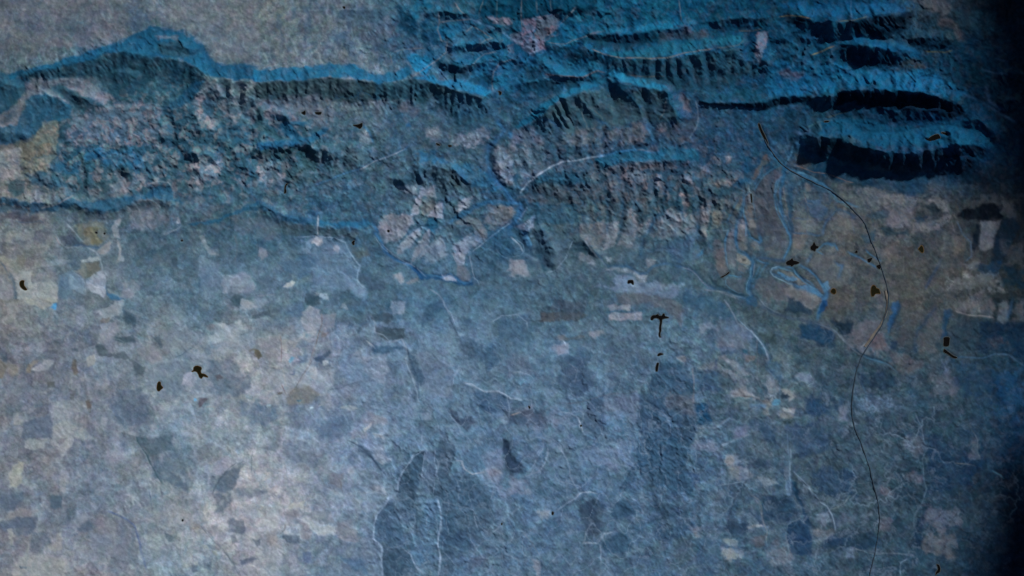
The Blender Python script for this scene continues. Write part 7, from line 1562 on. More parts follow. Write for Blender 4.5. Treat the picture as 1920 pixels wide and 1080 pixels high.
forms("""20 -0.5 4 0.3 | 485 330 478 370 475 410
20 -0.5 4 0.3 | 560 330 555 380 555 450
20 -0.5 4 0.3 | 612 330 610 400 618 460
20 -0.5 4.5 0.3 | 660 320 668 380 690 450 700 500
20 -0.5 4.5 0.3 | 735 310 750 350 770 420 785 500
20 -0.55 5 0.3 | 832 290 840 360 845 480
20 0.45 6 0.5 | 520 330 518 420
20 0.45 6 0.5 | 585 330 585 440
20 0.45 6 0.5 | 640 320 640 400 650 460
20 0.5 7 0.5 | 700 320 715 400 740 470
20 0.5 7 0.5 | 795 310 805 390 820 480
20 0.5 8 0.4 | 880 350 920 360 980 370 1000 400
20 0.45 6 0.3 | 1060 250 1080 320 1100 380
20 -0.5 5 0.3 | 310 470 320 520 305 570
20 -0.4 4 0.3 | 240 500 236 560
20 -0.45 4 0.3 | 165 530 165 600 190 640
20 -0.45 4 0.3 | 110 550 105 610 120 650
20 -0.6 5 0.2 | 480 500 490 560 500 620 520 700
20 -0.5 5 0.3 | 600 520 590 600 560 660
20 -0.45 5 0.3 | 380 570 350 620 330 690
20 -0.6 6 0.3 | 690 500 700 560 700 640 720 690
20 0.8 8 0.5 | 290 430 380 500 450 560 480 640 520 740 540 790
20 0.8 8 0.5 | 600 485 650 540 685 610 690 660
20 0.5 7 0.4 | 220 490 250 560 320 610 320 660 280 700
20 0.4 6 0.4 | 720 500 760 560 780 640 770 720 730 770
20 0.4 6 0.4 | 520 500 540 580 520 650
20 0.4 6 0.4 | 410 560 415 640 440 700
18 0.55 6 0.4 | 480 245 520 330 545 420
18 0.55 6 0.4 | 560 235 610 320 660 400 700 420
18 0.55 6 0.4 | 640 215 690 290 780 350 790 390 740 410
18 0.55 6 0.4 | 720 190 740 270 830 300 855 330 830 390
18 0.5 6 0.4 | 400 330 450 370 520 420
18 -0.45 5 0.3 | 520 250 560 320 600 400
18 -0.45 5 0.3 | 600 235 640 300 700 370
18 -0.45 5 0.3 | 700 220 730 300
18 -0.5 5 0.2 | 495 470 495 600
18 -0.5 5 0.2 | 600 470 590 590
18 -0.5 5 0.2 | 692 430 692 590
18 -0.5 5 0.2 | 790 420 790 560
18 -0.5 5 0.2 | 890 420 885 540
18 -0.5 5 0.2 | 980 400 980 520
18 -0.6 5 0.2 | 1095 380 1105 480 1110 530
18 0.4 7 0.3 | 545 450 545 590
18 0.4 7 0.3 | 645 440 645 590
18 0.4 7 0.3 | 740 420 740 570
18 0.4 7 0.3 | 840 410 840 550
18 0.4 7 0.3 | 935 400 935 530
18 0.4 8 0.3 | 1030 390 1040 520
18 -0.5 6 0.2 | 160 560 200 620 240 670 290 700
18 -0.4 6 0.2 | 245 560 260 640 300 690
18 -0.4 6 0.2 | 330 550 345 640
18 -0.4 6 0.2 | 410 490 415 620
18 0.5 11 0.3 | 110 540 110 640 160 740
18 0.45 9 0.3 | 290 540 300 640
18 0.45 9 0.3 | 380 510 380 620
18 -0.7 8 0.2 | 60 500 60 600 80 700 120 760 170 800
18 0.6 9 0.3 | 860 90 940 150 1060 160 1150 170
18 -0.6 8 0.2 | 850 170 860 250 870 340
19 -0.55 6 0.2 | 610 120 605 250 610 380 612 460
19 -0.55 6 0.2 | 700 80 700 200 710 320 690 470
19 -0.55 6 0.2 | 890 110 905 200 910 300 900 380 830 500 820 580
19 -0.5 5 0.2 | 805 150 800 300 800 420 800 510
19 -0.5 5 0.2 | 350 150 350 280
19 -0.5 5 0.2 | 415 160 415 280
19 -0.5 6 0.2 | 1190 250 1190 400 1190 560
19 -0.5 6 0.2 | 960 110 970 200 960 320
19 -0.45 5 0.2 | 1045 90 1050 200
19 -0.45 5 0.2 | 1085 90 1080 180 1100 260
19 0.5 9 0.4 | 650 110 655 260
19 0.5 9 0.4 | 750 90 755 250
19 0.5 9 0.4 | 850 110 860 260
19 0.5 8 0.4 | 930 110 930 230
19 0.5 8 0.4 | 1010 100 1010 220
19 0.5 8 0.4 | 1120 110 1135 170
19 0.4 8 0.4 | 300 160 300 270
19 0.4 8 0.4 | 380 160 380 270
19 0.4 9 0.4 | 500 130 490 260
19 0.35 10 0.4 | 640 380 650 470
19 0.35 10 0.4 | 750 320 740 560
19 0.35 8 0.4 | 860 370 820 470
19 -0.7 7 0.1 | 20 480 80 560 130 590 190 610 220 680 240 710
19 0.6 9 0.3 | 60 400 95 480 122 560
19 0.5 9 0.3 | 190 430 205 530 250 620 280 690
19 0.5 8 0.3 | 340 560 400 520 440 505 500 560 560 640
19 0.4 9 0.3 | 0 490 60 540 100 600
16 0.9 20 0 | 925 500 935 505
16 -0.6 6 0.1 | 830 450 820 540 840 600 900 620
16 -0.6 6 0.2 | 400 420 460 440 540 470 600 560 610 640
16 -0.6 7 0.1 | 180 290 240 330 300 370 380 370
16 -0.4 6 0.1 | 350 590 400 620
16 0.6 10 0.2 | 40 440 200 415 380 400 480 420 600 390 700 300
16 0.7 17 0 | 850 860 880 860
16 -0.5 6 0.1 | 770 900 820 970 900 985 950 980
16 -0.5 6 0.1 | 1010 880 960 960
16 0.5 8 0.4 | 560 480 620 560 640 640
16 0.5 8 0.4 | 700 400 780 500 790 600
16 0.4 8 0.4 | 620 400 700 460 750 560
16 0.5 9 0.3 | 60 60 120 110 140 200
16 0.5 9 0.3 | 340 500 400 520 480 580
16 0.4 9 0.3 | 1240 640 1340 560 1450 520 1560 560
16 -0.5 6 0.2 | 1400 640 1440 700 1450 760
16 0.4 8 0.3 | 1130 640 1110 780 1150 900 1100 1000
16 -0.4 6 0.3 | 640 1000 600 900 560 860
15 -0.9 9 0.1 | 780 330 820 420 830 520 820 600
15 -0.6 6 0.1 | 1380 80 1400 180 1390 260 1440 340 1480 440 1480 600
15 -0.55 6 0.1 | 1275 80 1280 200 1260 330
15 0.5 8 0.2 | 1320 80 1330 200 1300 330
15 0.5 8 0.2 | 1200 100 1230 200 1200 320
15 0.5 8 0.2 | 1440 80 1450 200 1470 300
15 -0.5 7 0.1 | 1130 440 1140 560 1230 680 1240 760
15 0.8 17 0 | 1340 450 1370 470
15 0.7 15 0 | 1060 470 1090 480
15 0.7 14 0 | 990 320 1010 330
15 0.8 14 0 | 830 720 850 740
15 -0.5 8 0 | 790 760 830 790
15 0.7 15 0 | 430 790 440 800
15 0.6 13 0 | 250 910 260 920
15 0.8 7 0.2 | 40 640 80 740 110 860 110 960
15 0.7 10 0.2 | 180 640 350 620 540 670 600 760
15 0.7 9 0.2 | 940 690 1080 640 1200 690
15 0.6 12 0 | 480 740 560 800
15 0.5 12 0 | 360 90 420 100
15 0.5 10 0.2 | 600 940 700 920 800 940
15 -0.5 7 0.1 | 20 640 60 780 90 940
15 0.6 12 0.1 | 20 180 100 200 160 260
17 0.8 9 0.1 | 560 540 560 440 600 390 740 385
17 0.6 8 0.1 | 750 380 745 480 750 570
17 1.0 9 0.1 | 210 540 380 600 510 640
17 0.8 9 0.2 | 280 400 420 390 560 340 700 340
17 0.6 9 0.2 | 450 300 560 265 680 300
17 0.5 8 0.2 | 250 440 330 420 420 440
17 0.9 12 0 | 30 80 50 110
17 0.9 13 0 | 110 400 170 440
17 -0.9 10 0 | 770 450 880 450
17 -0.7 9 0.1 | 430 510 540 530
17 1.0 8 0.1 | 870 400 1000 480 1140 490 1228 450
17 0.6 8 0.1 | 760 530 900 490 950 490
17 -0.6 7 0.1 | 200 140 210 260 200 340
17 -0.5 5 0.2 | 90 560 95 640
17 -0.5 5 0.2 | 170 560 180 650
17 -0.5 5 0.2 | 290 440 300 500
17 -0.5 5 0.2 | 360 450 360 510
17 0.5 7 0.2 | 330 440 330 520
17 0.4 8 0.2 | 520 660 560 720 640 780
17 0.4 8 0.2 | 700 640 760 680 800 700
17 0.5 8 0.2 | 900 300 1000 290 1100 260
9 0.3 5 0.1 | 620 0 660 80 700 180 750 300
9 0.3 5 0.1 | 330 340 360 440 400 600 430 780
9 0.35 5 0.1 | 800 660 900 700 950 725 1060 720 1150 770 1240 790
9 -0.3 5 0.1 | 900 820 960 920 1000 1000
9 -0.3 5 0.1 | 680 900 740 980
9 -0.3 4 0.1 | 200 230 210 310
9 -0.3 4 0.1 | 260 230 265 300
10 0.45 5 0.1 | 480 90 400 140 350 220 300 300 275 440
10 0.45 5 0.1 | 560 60 555 180 590 250 560 350 540 460
10 0.45 5 0.1 | 200 460 110 600 80 700 90 800 150 860 155 1000
10 0.45 5 0.1 | 580 460 610 620 590 760 600 900 600 1080
10 0.4 5 0.1 | 370 900 400 980 460 1060
10 -0.5 6 0 | 1100 30 1140 130 1230 250
12 -0.3 5 0.1 | 600 230 550 320 510 420
12 0.3 5 0.1 | 430 600 500 490 600 560
12 0.3 5 0.1 | 380 800 500 750 600 800
12 -0.35 4 0 | 830 650 900 620
13 0.3 5 0.1 | 190 0 320 130 400 270
13 0.25 4 0.1 | 1240 420 1260 520
13 -0.25 4 0.1 | 1200 400 1220 520
13 -0.25 4 0.1 | 1320 420 1320 520
14 0.3 5 0.1 | 650 180 800 330 950 490 1020 690
14 -0.3 5 0.1 | 650 200 690 400 760 550 820 680""")
# rough country: knolls and gullies, strength by region
rough = blob(330, 260, 200, 90)+blob(120, 330, 140, 50, 0.8)+blob(560, 300, 160, 60, 0.8)+blob(1180, 330, 230, 70, 0.7)+blob(960, 70, 200, 80, 0.6)\
      + blob(1600, 120, 300, 120, 0.8)+blob(820, 360, 120, 60, 0.4)+blob(1120, 20, 120, 60, 0.4)+blob(960, 220, 80, 60, 0.4)+blob(1250, 420, 150, 60, 0.3)
rough = np.clip(rough, 0, 1)
K = 1-np.abs(gn(QX/30, QY/30, 14)); K2 = ridged(QX, QY, 26, 4, 33)
Z += rough*(0.24*fbm(QX, QY, 34, 4, 71)+0.13*K2)*inside
# north-south gullies of the central foothills
gul = blob(1190, 365, 210, 65)+blob(1330, 400, 80, 60, 0.6)+blob(1160, 262, 150, 22, 0.7)+blob(800, 440, 90, 50, 0.5)+blob(620, 190, 260, 28, 0.7)+blob(1050, 575, 110, 40, 0.5)+blob(1700, 400, 140, 60, 0.25)
gul = np.clip(gul, 0, 1)
gx_ = (PX+14*gn(PX/90, PY/70, 6)+7*gn(PX/34, PY/34, 7)-0.25*(PY-350))/27
Z += gul*0.6*(0.34*(1-np.abs(np.sin(np.pi*gx_)))**0.7+0.14*(0.5+0.5*np.cos(2*np.pi*(gx_*2.1+gn(PX/40, PY/40, 9)))))*(0.6+0.8*gn(PX/50, PY/60, 17)**2+0.4*gn(PX/33, PY/28, 18))
gl = gul*np.clip(1-np.abs(np.sin(np.pi*gx_))*2.2, 0, 1)
kn = fbm(QX, QY, 58, 3, 75)*blob(1180, 340, 240, 80, 0.7)
kn = kn+fbm(QX, QY, 44, 3, 76)*(blob(300, 270, 260, 90, 0.9)+blob(650, 310, 200, 60, 0.8)+blob(900, 60, 220, 90, 0.7)+blob(1640, 110, 280, 120, 0.8))
Z += 0.45*np.maximum(kn, -0.3)*inside
# fine drainage over the southern plain and the whole sheet
south = np.clip((PY-560)/200, 0, 1)*np.clip((PX-640)/160, 0, 1)*np.clip((1900-PX)/200, 0.3, 1)
blk = blob(1250, 830, 85, 170)+blob(770, 930, 90, 120, 0.7)+blob(900, 980, 120, 110, 0.5)+blob(1250, 640, 50, 50, 0.4)
blk = np.clip(blk, 0, 1)
g1 = ridged(QX+wx, QY+wy, 34, 5, 81, 0.6)
Z += (0.04+0.04*south+0.08*blk)*g1*inside
g2 = ridged(QX*1.0+0.5*wx, QY*0.7+0.5*wy, 14, 3, 95, 0.6)
Z += (0.015+0.014*south+0.05*blk)*g2*inside
g3 = ridged(QX, QY, 8, 2, 99, 0.6)
Z += (0.005+0.007*south+0.03*blk+0.015*rough)*g3*inside
Z += 0.25*fbm(PX, PY, 160, 3, 91)*inside
rip = np.sin((PX*0.35+PY+18*gn(PX/70, PY/70, 5))/2.5)*blk
Z += 0.02*rip*inside
Z += 0.035*fbm(PX, PY, 7, 2, 97)*inside*(0.5+rough)


for P, hw in BEDS:                      # stream beds lie a little below their banks
    w, d, s_, arc, L = dist_line(P, hw*4+6, PX+wx*0.35, PY+wy*0.35)
    Z[w] = Z[w]-(0.02+0.03*min(max(hw-1, 0), 3))*np.exp(-(d/(hw*1.5+1.2))**2)*np.clip(np.minimum(arc, L-arc)/10, 0, 1)
# ------------------------------------------------------------------ running water: drain the sheet and carve it (steady river profiles)
import heapq
def boxblur(a, r):
    for axis_ in (0, 1):
        for _ in range(2):
            c = np.cumsum(np.pad(a, [(r+1, r) if k == axis_ else (0, 0) for k in (0, 1)], mode='edge'), axis=axis_)
            n = a.shape[axis_]
            a = (np.take(c, range(2*r+1, 2*r+1+n), axis=axis_)-np.take(c, range(0, n), axis=axis_))/(2*r+1)
    return a
i0, i1 = np.searchsorted(ax, -109), np.searchsorted(ax, 2029); j0, j1 = np.searchsorted(ay, -99), np.searchsorted(ay, 1179)
win = (slice(j0, j1), slice(i0, i1)); h_, w_ = j1-j0, i1-i0
route = boxblur(Z[win], 1)+0.55*fbm(PX[win], PY[win], 60, 5, 401, 0.6)+0.9*fbm(PX[win], PY[win], 240, 2, 411)+rng.random((h_, w_))*0.02
def drain(z):
    n = h_*w_; zf = z.ravel().tolist(); rr = (rng.random(n)**3*0.05*(0.3+np.clip(1.5*fbm(PX[win], PY[win], 12, 2, 431)+0.7, 0, 2)).ravel()+1e-4).tolist(); par = [-1]*n; seen = bytearray(n); heap = []; order = []
    for i in range(w_):
        for q in (i, (h_-1)*w_+i):
            if not seen[q]: seen[q] = 1; heap.append((zf[q], q))
    for j in range(h_):
        for q in (j*w_, j*w_+w_-1):
            if not seen[q]: seen[q] = 1; heap.append((zf[q], q))
    heapq.heapify(heap); pop, push = heapq.heappop, heapq.heappush
    offs = (-1, 1, -w_, w_, -w_-1, -w_+1, w_-1, w_+1)
    while heap:
        lv, q = pop(heap); order.append(q)
        for o in offs:
            k = q+o
            if 0 <= k < n and not seen[k]:
                seen[k] = 1; par[k] = q
                e = zf[k]
                f_ = lv+rr[k]
                if e < f_: e = f_; zf[k] = e
                push(heap, (e, k))
    A = [1.0]*n
    for q in reversed(order):
        if par[q] >= 0: A[par[q]] += A[q]
    return order, par, A
order, par, A = drain(route)
Aa = np.array(A); ks = np.minimum(1.0, (Aa/4.0)**-0.52).tolist()
E = [0.0]*(h_*w_)
for q in order:
    p_ = par[q]
    if p_ >= 0:
        d_ = abs(p_-q)
        E[q] = E[p_]+(1.0 if d_ == 1 or d_ == w_ else 1.414)*ks[q]
E = np.array(E).reshape(h_, w_); AR = Aa.reshape(h_, w_); del order, par, A, ks
E = boxblur(E, 0) if False else E
Es = 0.5*E+0.125*(np.roll(E, 1, 0)+np.roll(E, -1, 0)+np.roll(E, 1, 1)+np.roll(E, -1, 1))
DET = 5*np.tanh((Es-boxblur(Es, 11))/5)
hill = np.clip(Z/0.9, 0, 1)
kE = 0.011+0.009*south+0.015*blk+0.022*blob(850, 400, 260, 110)+0.036*np.clip(rough+gul*0.6, 0, 1)+0.036*hill+0.022*blob(960, 60, 300, 110)+0.022*blob(1600, 130, 330, 150)
ZE = np.zeros_like(Z); ZE[win] = DET
Z = Z+ZE*kE*inside
ch_ = np.zeros_like(Z); ch_[win] = np.clip((np.log10(AR)-2.0)/1.6, 0, 1)
ch_ = 0.5*ch_+0.125*(np.roll(ch_, 1, 0)+np.roll(ch_, -1, 0)+np.roll(ch_, 1, 1)+np.roll(ch_, -1, 1))
# channels: pale gravel in the southern plain, scrub-blue among the hills, faint elsewhere
hz_ = np.clip(rough+hill+gul, 0, 1)
a_ = (ch_*0.55*south*np.clip(fbm(PX, PY, 130, 2, 421)*2+0.6, 0, 1))[..., None]
COL = COL*(1-a_)+srgb([124, 148, 172])*a_
a_ = (ch_*0.50*hz_*(1-south))[..., None]; COL = COL*(1-a_)+srgb([32, 84, 118])*a_
a_ = (ch_*0.28*(1-hz_)*(1-south))[..., None]; COL = COL*(1-a_)+COL*np.array([0.65, 0.85, 1.0])*a_
# crests lighter and warmer, hollows darker and bluer
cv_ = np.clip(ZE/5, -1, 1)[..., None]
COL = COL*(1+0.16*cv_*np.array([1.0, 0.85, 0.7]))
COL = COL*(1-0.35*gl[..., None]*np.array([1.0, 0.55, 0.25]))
COL = COL*(1+0.05*m3+0.05*m1)[..., None]
# dry stream beds: thin pale threads where the fine drainage gathers
thr = np.clip((0.16-g1)/0.12, 0, 1)*south*0.20
COL = COL*(1-thr[..., None])+srgb([132, 150, 176])*thr[..., None]
th2 = np.clip((np.abs(gn(QX/40+3, QY/55, 61))*-1+0.035)/0.03, 0, 1)*south*0.28*np.clip((1500-PX)/300, 0.3, 1)
COL = COL*(1-th2[..., None])+srgb([136, 156, 184])*th2[..., None]
COL = np.clip(COL, 0.0006, 1)
# far outside the traced area the country simply goes on
far = (1-inside)[..., None]
COL = COL*(1-far)+srgb([84, 104, 126])*(1+0.2*fbm(PX, PY, 900, 3, 151))[..., None]*far
Z *= inside
# ------------------------------------------------------------------ helpers for objects
C = S.collection
def new_mesh(name, verts, faces):
    me = bpy.data.meshes.new(name)
    verts = np.asarray(verts, np.float32); faces = np.asarray(faces, np.int32)
    k = faces.shape[1]
    me.vertices.add(len(verts)); me.vertices.foreach_set('co', verts.ravel())
    me.loops.add(faces.size); me.loops.foreach_set('vertex_index', faces.ravel())
    me.polygons.add(len(faces)); me.polygons.foreach_set('loop_start', np.arange(0, faces.size, k, dtype=np.int32))
    me.update(calc_edges=True)
    me.polygons.foreach_set('use_smooth', np.ones(len(faces), bool))
    return me
def link(name, me, mat, parent=None, **props):
    o = bpy.data.objects.new(name, me); C.objects.link(o)
    if mat: me.materials.append(mat)
    if parent: o.parent = parent
    for k, v in props.items():
        if v is not None: o[k] = v
    return o
def mat_noise(name, col, var=0.2, scale=2.0, rough=0.9, spec=0.1):
    m = bpy.data.materials.new(name); m.use_nodes = True; t = m.node_tree; b = t.nodes['Principled BSDF']
    n = t.nodes.new('ShaderNodeTexNoise'); n.inputs['Scale'].default_value = scale; n.inputs['Detail'].default_value = 5
    tc = t.nodes.new('ShaderNodeTexCoord'); t.links.new(tc.outputs['Object'], n.inputs['Vector'])
    r = t.nodes.new('ShaderNodeMapRange'); r.inputs[3].default_value = 1-var; r.inputs[4].default_value = 1+var
    mx = t.nodes.new('ShaderNodeMix'); mx.data_type = 'RGBA'; mx.blend_type = 'MULTIPLY'; mx.inputs['Factor'].default_value = 1
    t.links.new(n.outputs['Fac'], r.inputs[0]); mx.inputs['A'].default_value = (*col, 1)
    t.links.new(r.outputs[0], mx.inputs['B']); t.links.new(mx.outputs['Result'], b.inputs['Base Color'])
    b.inputs['Roughness'].default_value = rough; b.inputs['Specular IOR Level'].default_value = spec
    return m
def mat_ground():
    m = bpy.data.materials.new('earth_and_scrub'); m.use_nodes = True; t = m.node_tree; b = t.nodes['Principled BSDF']
    a = t.nodes.new('ShaderNodeAttribute'); a.attribute_name = 'soil'
    tc = t.nodes.new('ShaderNodeTexCoord')
    n = t.nodes.new('ShaderNodeTexNoise'); n.inputs['Scale'].default_value = 4.5; n.inputs['Detail'].default_value = 6; n.inputs['Roughness'].default_value = 0.7
    t.links.new(tc.outputs['Object'], n.inputs['Vector'])
    r = t.nodes.new('ShaderNodeMapRange'); r.inputs[1].default_value = 0.25; r.inputs[2].default_value = 0.75
    r.inputs[3].default_value = 0.84; r.inputs[4].default_value = 1.16
    mx = t.nodes.new('ShaderNodeMix'); mx.data_type = 'RGBA'; mx.blend_type = 'MULTIPLY'; mx.inputs['Factor'].default_value = 1
    t.links.new(n.outputs['Fac'], r.inputs[0]); t.links.new(a.outputs['Color'], mx.inputs['A']); t.links.new(r.outputs[0], mx.inputs['B'])
    t.links.new(mx.outputs['Result'], b.inputs['Base Color'])
    b.inputs['Roughness'].default_value = 1.0; b.inputs['Specular IOR Level'].default_value = 0.0
    bp = t.nodes.new('ShaderNodeBump'); bp.inputs['Strength'].default_value = 0.12; bp.inputs['Distance'].default_value = 0.05
    t.links.new(n.outputs['Fac'], bp.inputs['Height']); t.links.new(bp.outputs[0], b.inputs['Normal'])
    return m
def height(x, y):
    i = np.clip(np.searchsorted(ax, x)-1, 0, NX-2); j = np.clip(np.searchsorted(ay, y)-1, 0, NY-2)
    u = (x-ax[i])/(ax[i+1]-ax[i]); v = (y-ay[j])/(ay[j+1]-ay[j])
    return (Z[j, i]*(1-u)+Z[j, i+1]*u)*(1-v)+(Z[j+1, i]*(1-u)+Z[j+1, i+1]*u)*v

# ------------------------------------------------------------------ reservoirs: level the ground first
LAKES = [  # tile column, row, points, label
 (1,0,'340 845 355 838 368 828 372 845 368 862 352 856','tiny arrowhead reservoir, leftmost of the three below the long blue ridge'),
 (1,0,'442 842 470 842 492 840 488 856 470 860 450 854','thin wedge reservoir, middle of the three below the long blue ridge'),
 (1,0,'724 938 752 936 775 932 797 920 799 944 790 958 780 966 765 956 748 948','larger wedge reservoir with a bright blue stream leaving its right corner'),
 (1,0,'1350 1072 1368 1078 1384 1088 1376 1092 1358 1088','tiny black pond on pale ground, left one of a pair right of the wedge reservoir'),
 (1,1,'1440 8 1456 8 1472 14 1458 22 1446 22','tiny black pond on pale ground, right one of a pair right of the wedge reservoir'),
 (1,1,'212 372 214 345 216 318 226 298 242 294 236 304 226 314 222 335 228 352 224 368','slim sickle-shaped reservoir in the hills left of centre'),
 (1,1,'718 738 734 722 742 728 736 740 740 754 728 756','small notched reservoir beside the pale stream left of centre'),
 (1,1,'984 648 994 644 1002 650 1000 660 990 660','round black pond on the pale pentagon field'),
 (2,1,'868 1034 872 1022 906 1020 912 1040 910 1058 898 1046 888 1040 878 1046 868 1044','square notched reservoir left of the pale angular field'),
 (0,1,'150 1032 166 1022 182 1026 178 1044 180 1062 192 1078 204 1092 190 1096 174 1088 156 1072 148 1052','bean-shaped reservoir on bright sand at the left edge'),
 (2,2,'1040 238 1042 218 1056 204 1080 204 1094 194 1102 208 1124 210 1134 190 1146 196 1144 210 1184 222 1146 228 1126 234 1124 262 1118 290 1120 318 1110 345 1116 372 1106 368 1100 352 1106 322 1104 296 1112 258 1108 236 1086 224 1066 226 1054 242','branching T-shaped reservoir with a long thin tail, the largest in the middle'),
 (2,2,'1090 506 1098 492 1112 487 1138 496 1116 502 1100 510','small fan-shaped pond below the T-shaped reservoir'),
 (2,2,'1088 560 1102 562 1096 590 1092 626 1078 624 1078 592','narrow dark channel of water above the dark wooded block'),
 (0,2,'1434 628 1452 618 1452 598 1464 586 1482 584 1508 594 1512 606 1504 622 1508 642 1536 646 1564 670 1540 664 1522 660 1512 680 1496 668 1490 648 1478 628 1462 622','jagged olive-black reservoir with a pale field under it'),
 (0,2,'1176 752 1182 714 1192 702 1204 706 1206 730 1224 748 1208 758 1194 774 1182 768','boot-shaped olive-black reservoir left of the jagged one'),
 (3,1,'318 770 334 758 346 730 360 764 382 768 374 782 360 784 354 806 338 798 322 794','star-shaped reservoir above the largest one in the canal valley'),
 (3,1,'133 890 148 876 166 870 184 854 188 874 214 878 240 890 216 902 196 904 180 920 164 908 142 908','largest spiky reservoir on the right, where canals meet'),
 (3,1,'648 812 660 800 668 796 674 814 662 818','tiny pond left of the two reservoirs touching the highway'),
 (3,1,'744 864 760 858 784 852 776 874 764 888 752 886','upper of the two small reservoirs beside the highway'),
 (3,1,'812 912 830 906 850 898 846 918 840 940 822 932','lower triangular reservoir touching the highway'),
 (3,1,'1126 786 1138 774 1150 758 1162 772 1168 800 1162 816 1150 814 1134 796','teardrop reservoir alone on brown ground at right'),
 (3,2,'776 62 772 20 776 -8 788 -22 806 -16 812 2 832 6 840 30 844 44 824 40 806 42 792 62','brown-black reservoir with a ragged right side beside the highway'),
 (3,2,'470 28 478 10 492 2 508 12 510 36 500 46 486 42','small round brown-black reservoir left of the highway'),
 (3,2,'1316 372 1338 366 1364 370 1362 400 1358 434 1336 440 1314 434 1318 402','upright rectangular reservoir near the right edge'),
 (3,2,'1312 478 1322 454 1336 466 1362 486 1388 506 1422 520 1412 528 1384 524 1358 504 1336 490','slanting narrow reservoir below the rectangular one'),
 (3,3,'1262 990 1284 996 1294 1024 1290 1050 1268 1062 1256 1078 1258 1052 1276 1030 1270 1008','curved worm-like reservoir near the bottom right'),
 (2,3,'298 604 306 596 314 606 308 622 300 618','tiny oval pond on the blue plain at bottom centre'),
 (2,1,'1564 998 1580 990 1602 980 1622 960 1634 962 1618 978 1598 988 1578 1002','thin slanting pond near the canals right of centre'),
 (2,1,'1788 376 1796 372 1800 400 1802 440 1796 438 1792 408','very thin upright pond at the head of the canals'),
 (1,0,'650 50 662 48 670 54 666 66 656 60','tiny black pond on the pale plateau at the top'),
 (2,2,'124 884 132 888 138 900 132 904 126 894','tiny black speck of a pond in the southern centre plain'),
 (1,0,'1816 684 1830 684 1842 692 1838 710 1826 712 1824 696','black pond in the river gap below the northern hills'),
 (3,0,'1176 1046 1200 1040 1220 1024 1250 1010 1276 1006 1294 1040 1262 1046 1240 1056 1204 1060','black ragged tarn among the blue ridges at upper right'),
 (3,0,'1294 992 1320 992 1348 1004 1340 1016 1310 1006','small black tarn right of the ragged one at upper right'),
 (3,0,'418 910 440 906 464 910 446 918 424 920','small black tarn above the bright blue ridge at right'),
 (2,0,'1844 926 1858 924 1872 966 1896 1012 1914 1052 1924 1084 1912 1086 1896 1050 1872 1006 1854 964','long black slot of water where the highway begins'),
 (1,3,'1840 686 1846 680 1848 690 1842 698','tiny black pond right of the dark slopes at the bottom'),
 (0,3,'1364 660 1372 654 1376 664 1368 670','tiny black pond among the pale fields at bottom left'),
 (0,1,'712 660 724 658 734 666 724 672','tiny pond on the sandy patch, left one of two'),
 (0,1,'778 668 786 664 792 672 784 678','tiny pond on the sandy patch, right one of two'),
 (0,1,'1356 722 1366 716 1374 724 1364 730','tiny dark pond alone on the plain under the left blue ridge'),
 (2,2,'512 1030 520 1026 524 1036 516 1040','tiny black pond on a pale track in the lower centre'),
]
def smooth_closed(P, n=4):
    P = np.array(P, float)
    for _ in range(2):
        Qn = np.empty((len(P)*2, 2)); nx = np.roll(P, -1, 0)
        Qn[0::2] = P*0.8+nx*0.2; Qn[1::2] = P*0.2+nx*0.8; P = Qn
    return P
lake_geo = []
for tc, tr, s, lab in LAKES:
    v = [float(q) for q in s.split()]
    P = smooth_closed([(tc*480+v[i]/4, tr*270+v[i+1]/4) for i in range(0, len(v), 2)])
    zl = float(np.percentile(height(P[:, 0], P[:, 1]), 30))
    w, m = poly_mask(P, 5.0, PX, PY)
    k = np.clip(m*2.6, 0, 1)                        # full inside and a few px beyond
    Z[w] = Z[w]*(1-k)+(zl-0.05)*k
    lake_geo.append((P, zl, lab))

# ------------------------------------------------------------------ which part of the sheet is what
ZONES = []
def zone(name, label, k, pts, hw=0):
    v = [float(q) for q in pts.split()]; x0, y0, sc = VIEWS[k] if k >= 0 else (0, 0, 1)
    P = [(x0+v[i]/sc, y0+v[i+1]/sc) for i in range(0, len(v), 2)]
    if hw: w, d, s_, arc, L = dist_line(P, hw+6); m = d < hw
    else: w, m = poly_mask(P, 1.5); m = m > 0.5
    ZONES.append((name, label)); LAB[w] = np.where(m, 100+len(ZONES), LAB[w])
zone('field', 'tan ochre field at the left edge below the forested lobes', -1, '108 226 111 250 107 295 85 302 45 324 36 300 45 272 70 252 80 230')
zone('field', 'large sandy field around the bean-shaped reservoir at the left edge', -1, '30 518 60 512 108 518 108 565 82 581 65 572 45 565 33 545')
zone('field', 'pale lilac field tucked under the jagged olive-black reservoir', -1, '347 700 360 700 370 710 367 720 357 725 344 723')
zone('field', 'pinkish-grey pentagon field holding the round black pond', 2, '110 340 380 340 380 380 340 440 240 520 120 580 60 520 40 470')
zone('field', 'upper strip of the pale two-part field left of the T-shaped reservoir', -1, '1140 572 1181 571 1181 583 1165 581 1155 583 1142 583')
zone('field', 'lower, longer strip of the pale two-part field left of the T-shaped reservoir', -1, '1145 586 1172 586 1204 583 1206 600 1140 601')
zone('field', 'small cream field just right of the square notched reservoir', -1, '1192 516 1215 515 1215 528 1200 530')
zone('field', 'bright white lobed field in the lower left plain', 6, '555 640 600 590 690 515 705 540 690 620 660 700 620 705 575 690')
zone('field', 'bright boomerang-shaped field in the lower left plain', 6, '850 640 880 620 940 650 970 680 1010 695 1110 690 1120 735 1060 750 990 768 960 740 920 710 880 690')
zone('field', 'narrow cream field above the boomerang-shaped one', 6, '740 545 775 515 820 525 870 495 865 550 850 575 840 545 770 560')
zone('field', 'brown wedge field above the town plain at left', 4, '485 390 520 400 560 460 520 480 490 440')
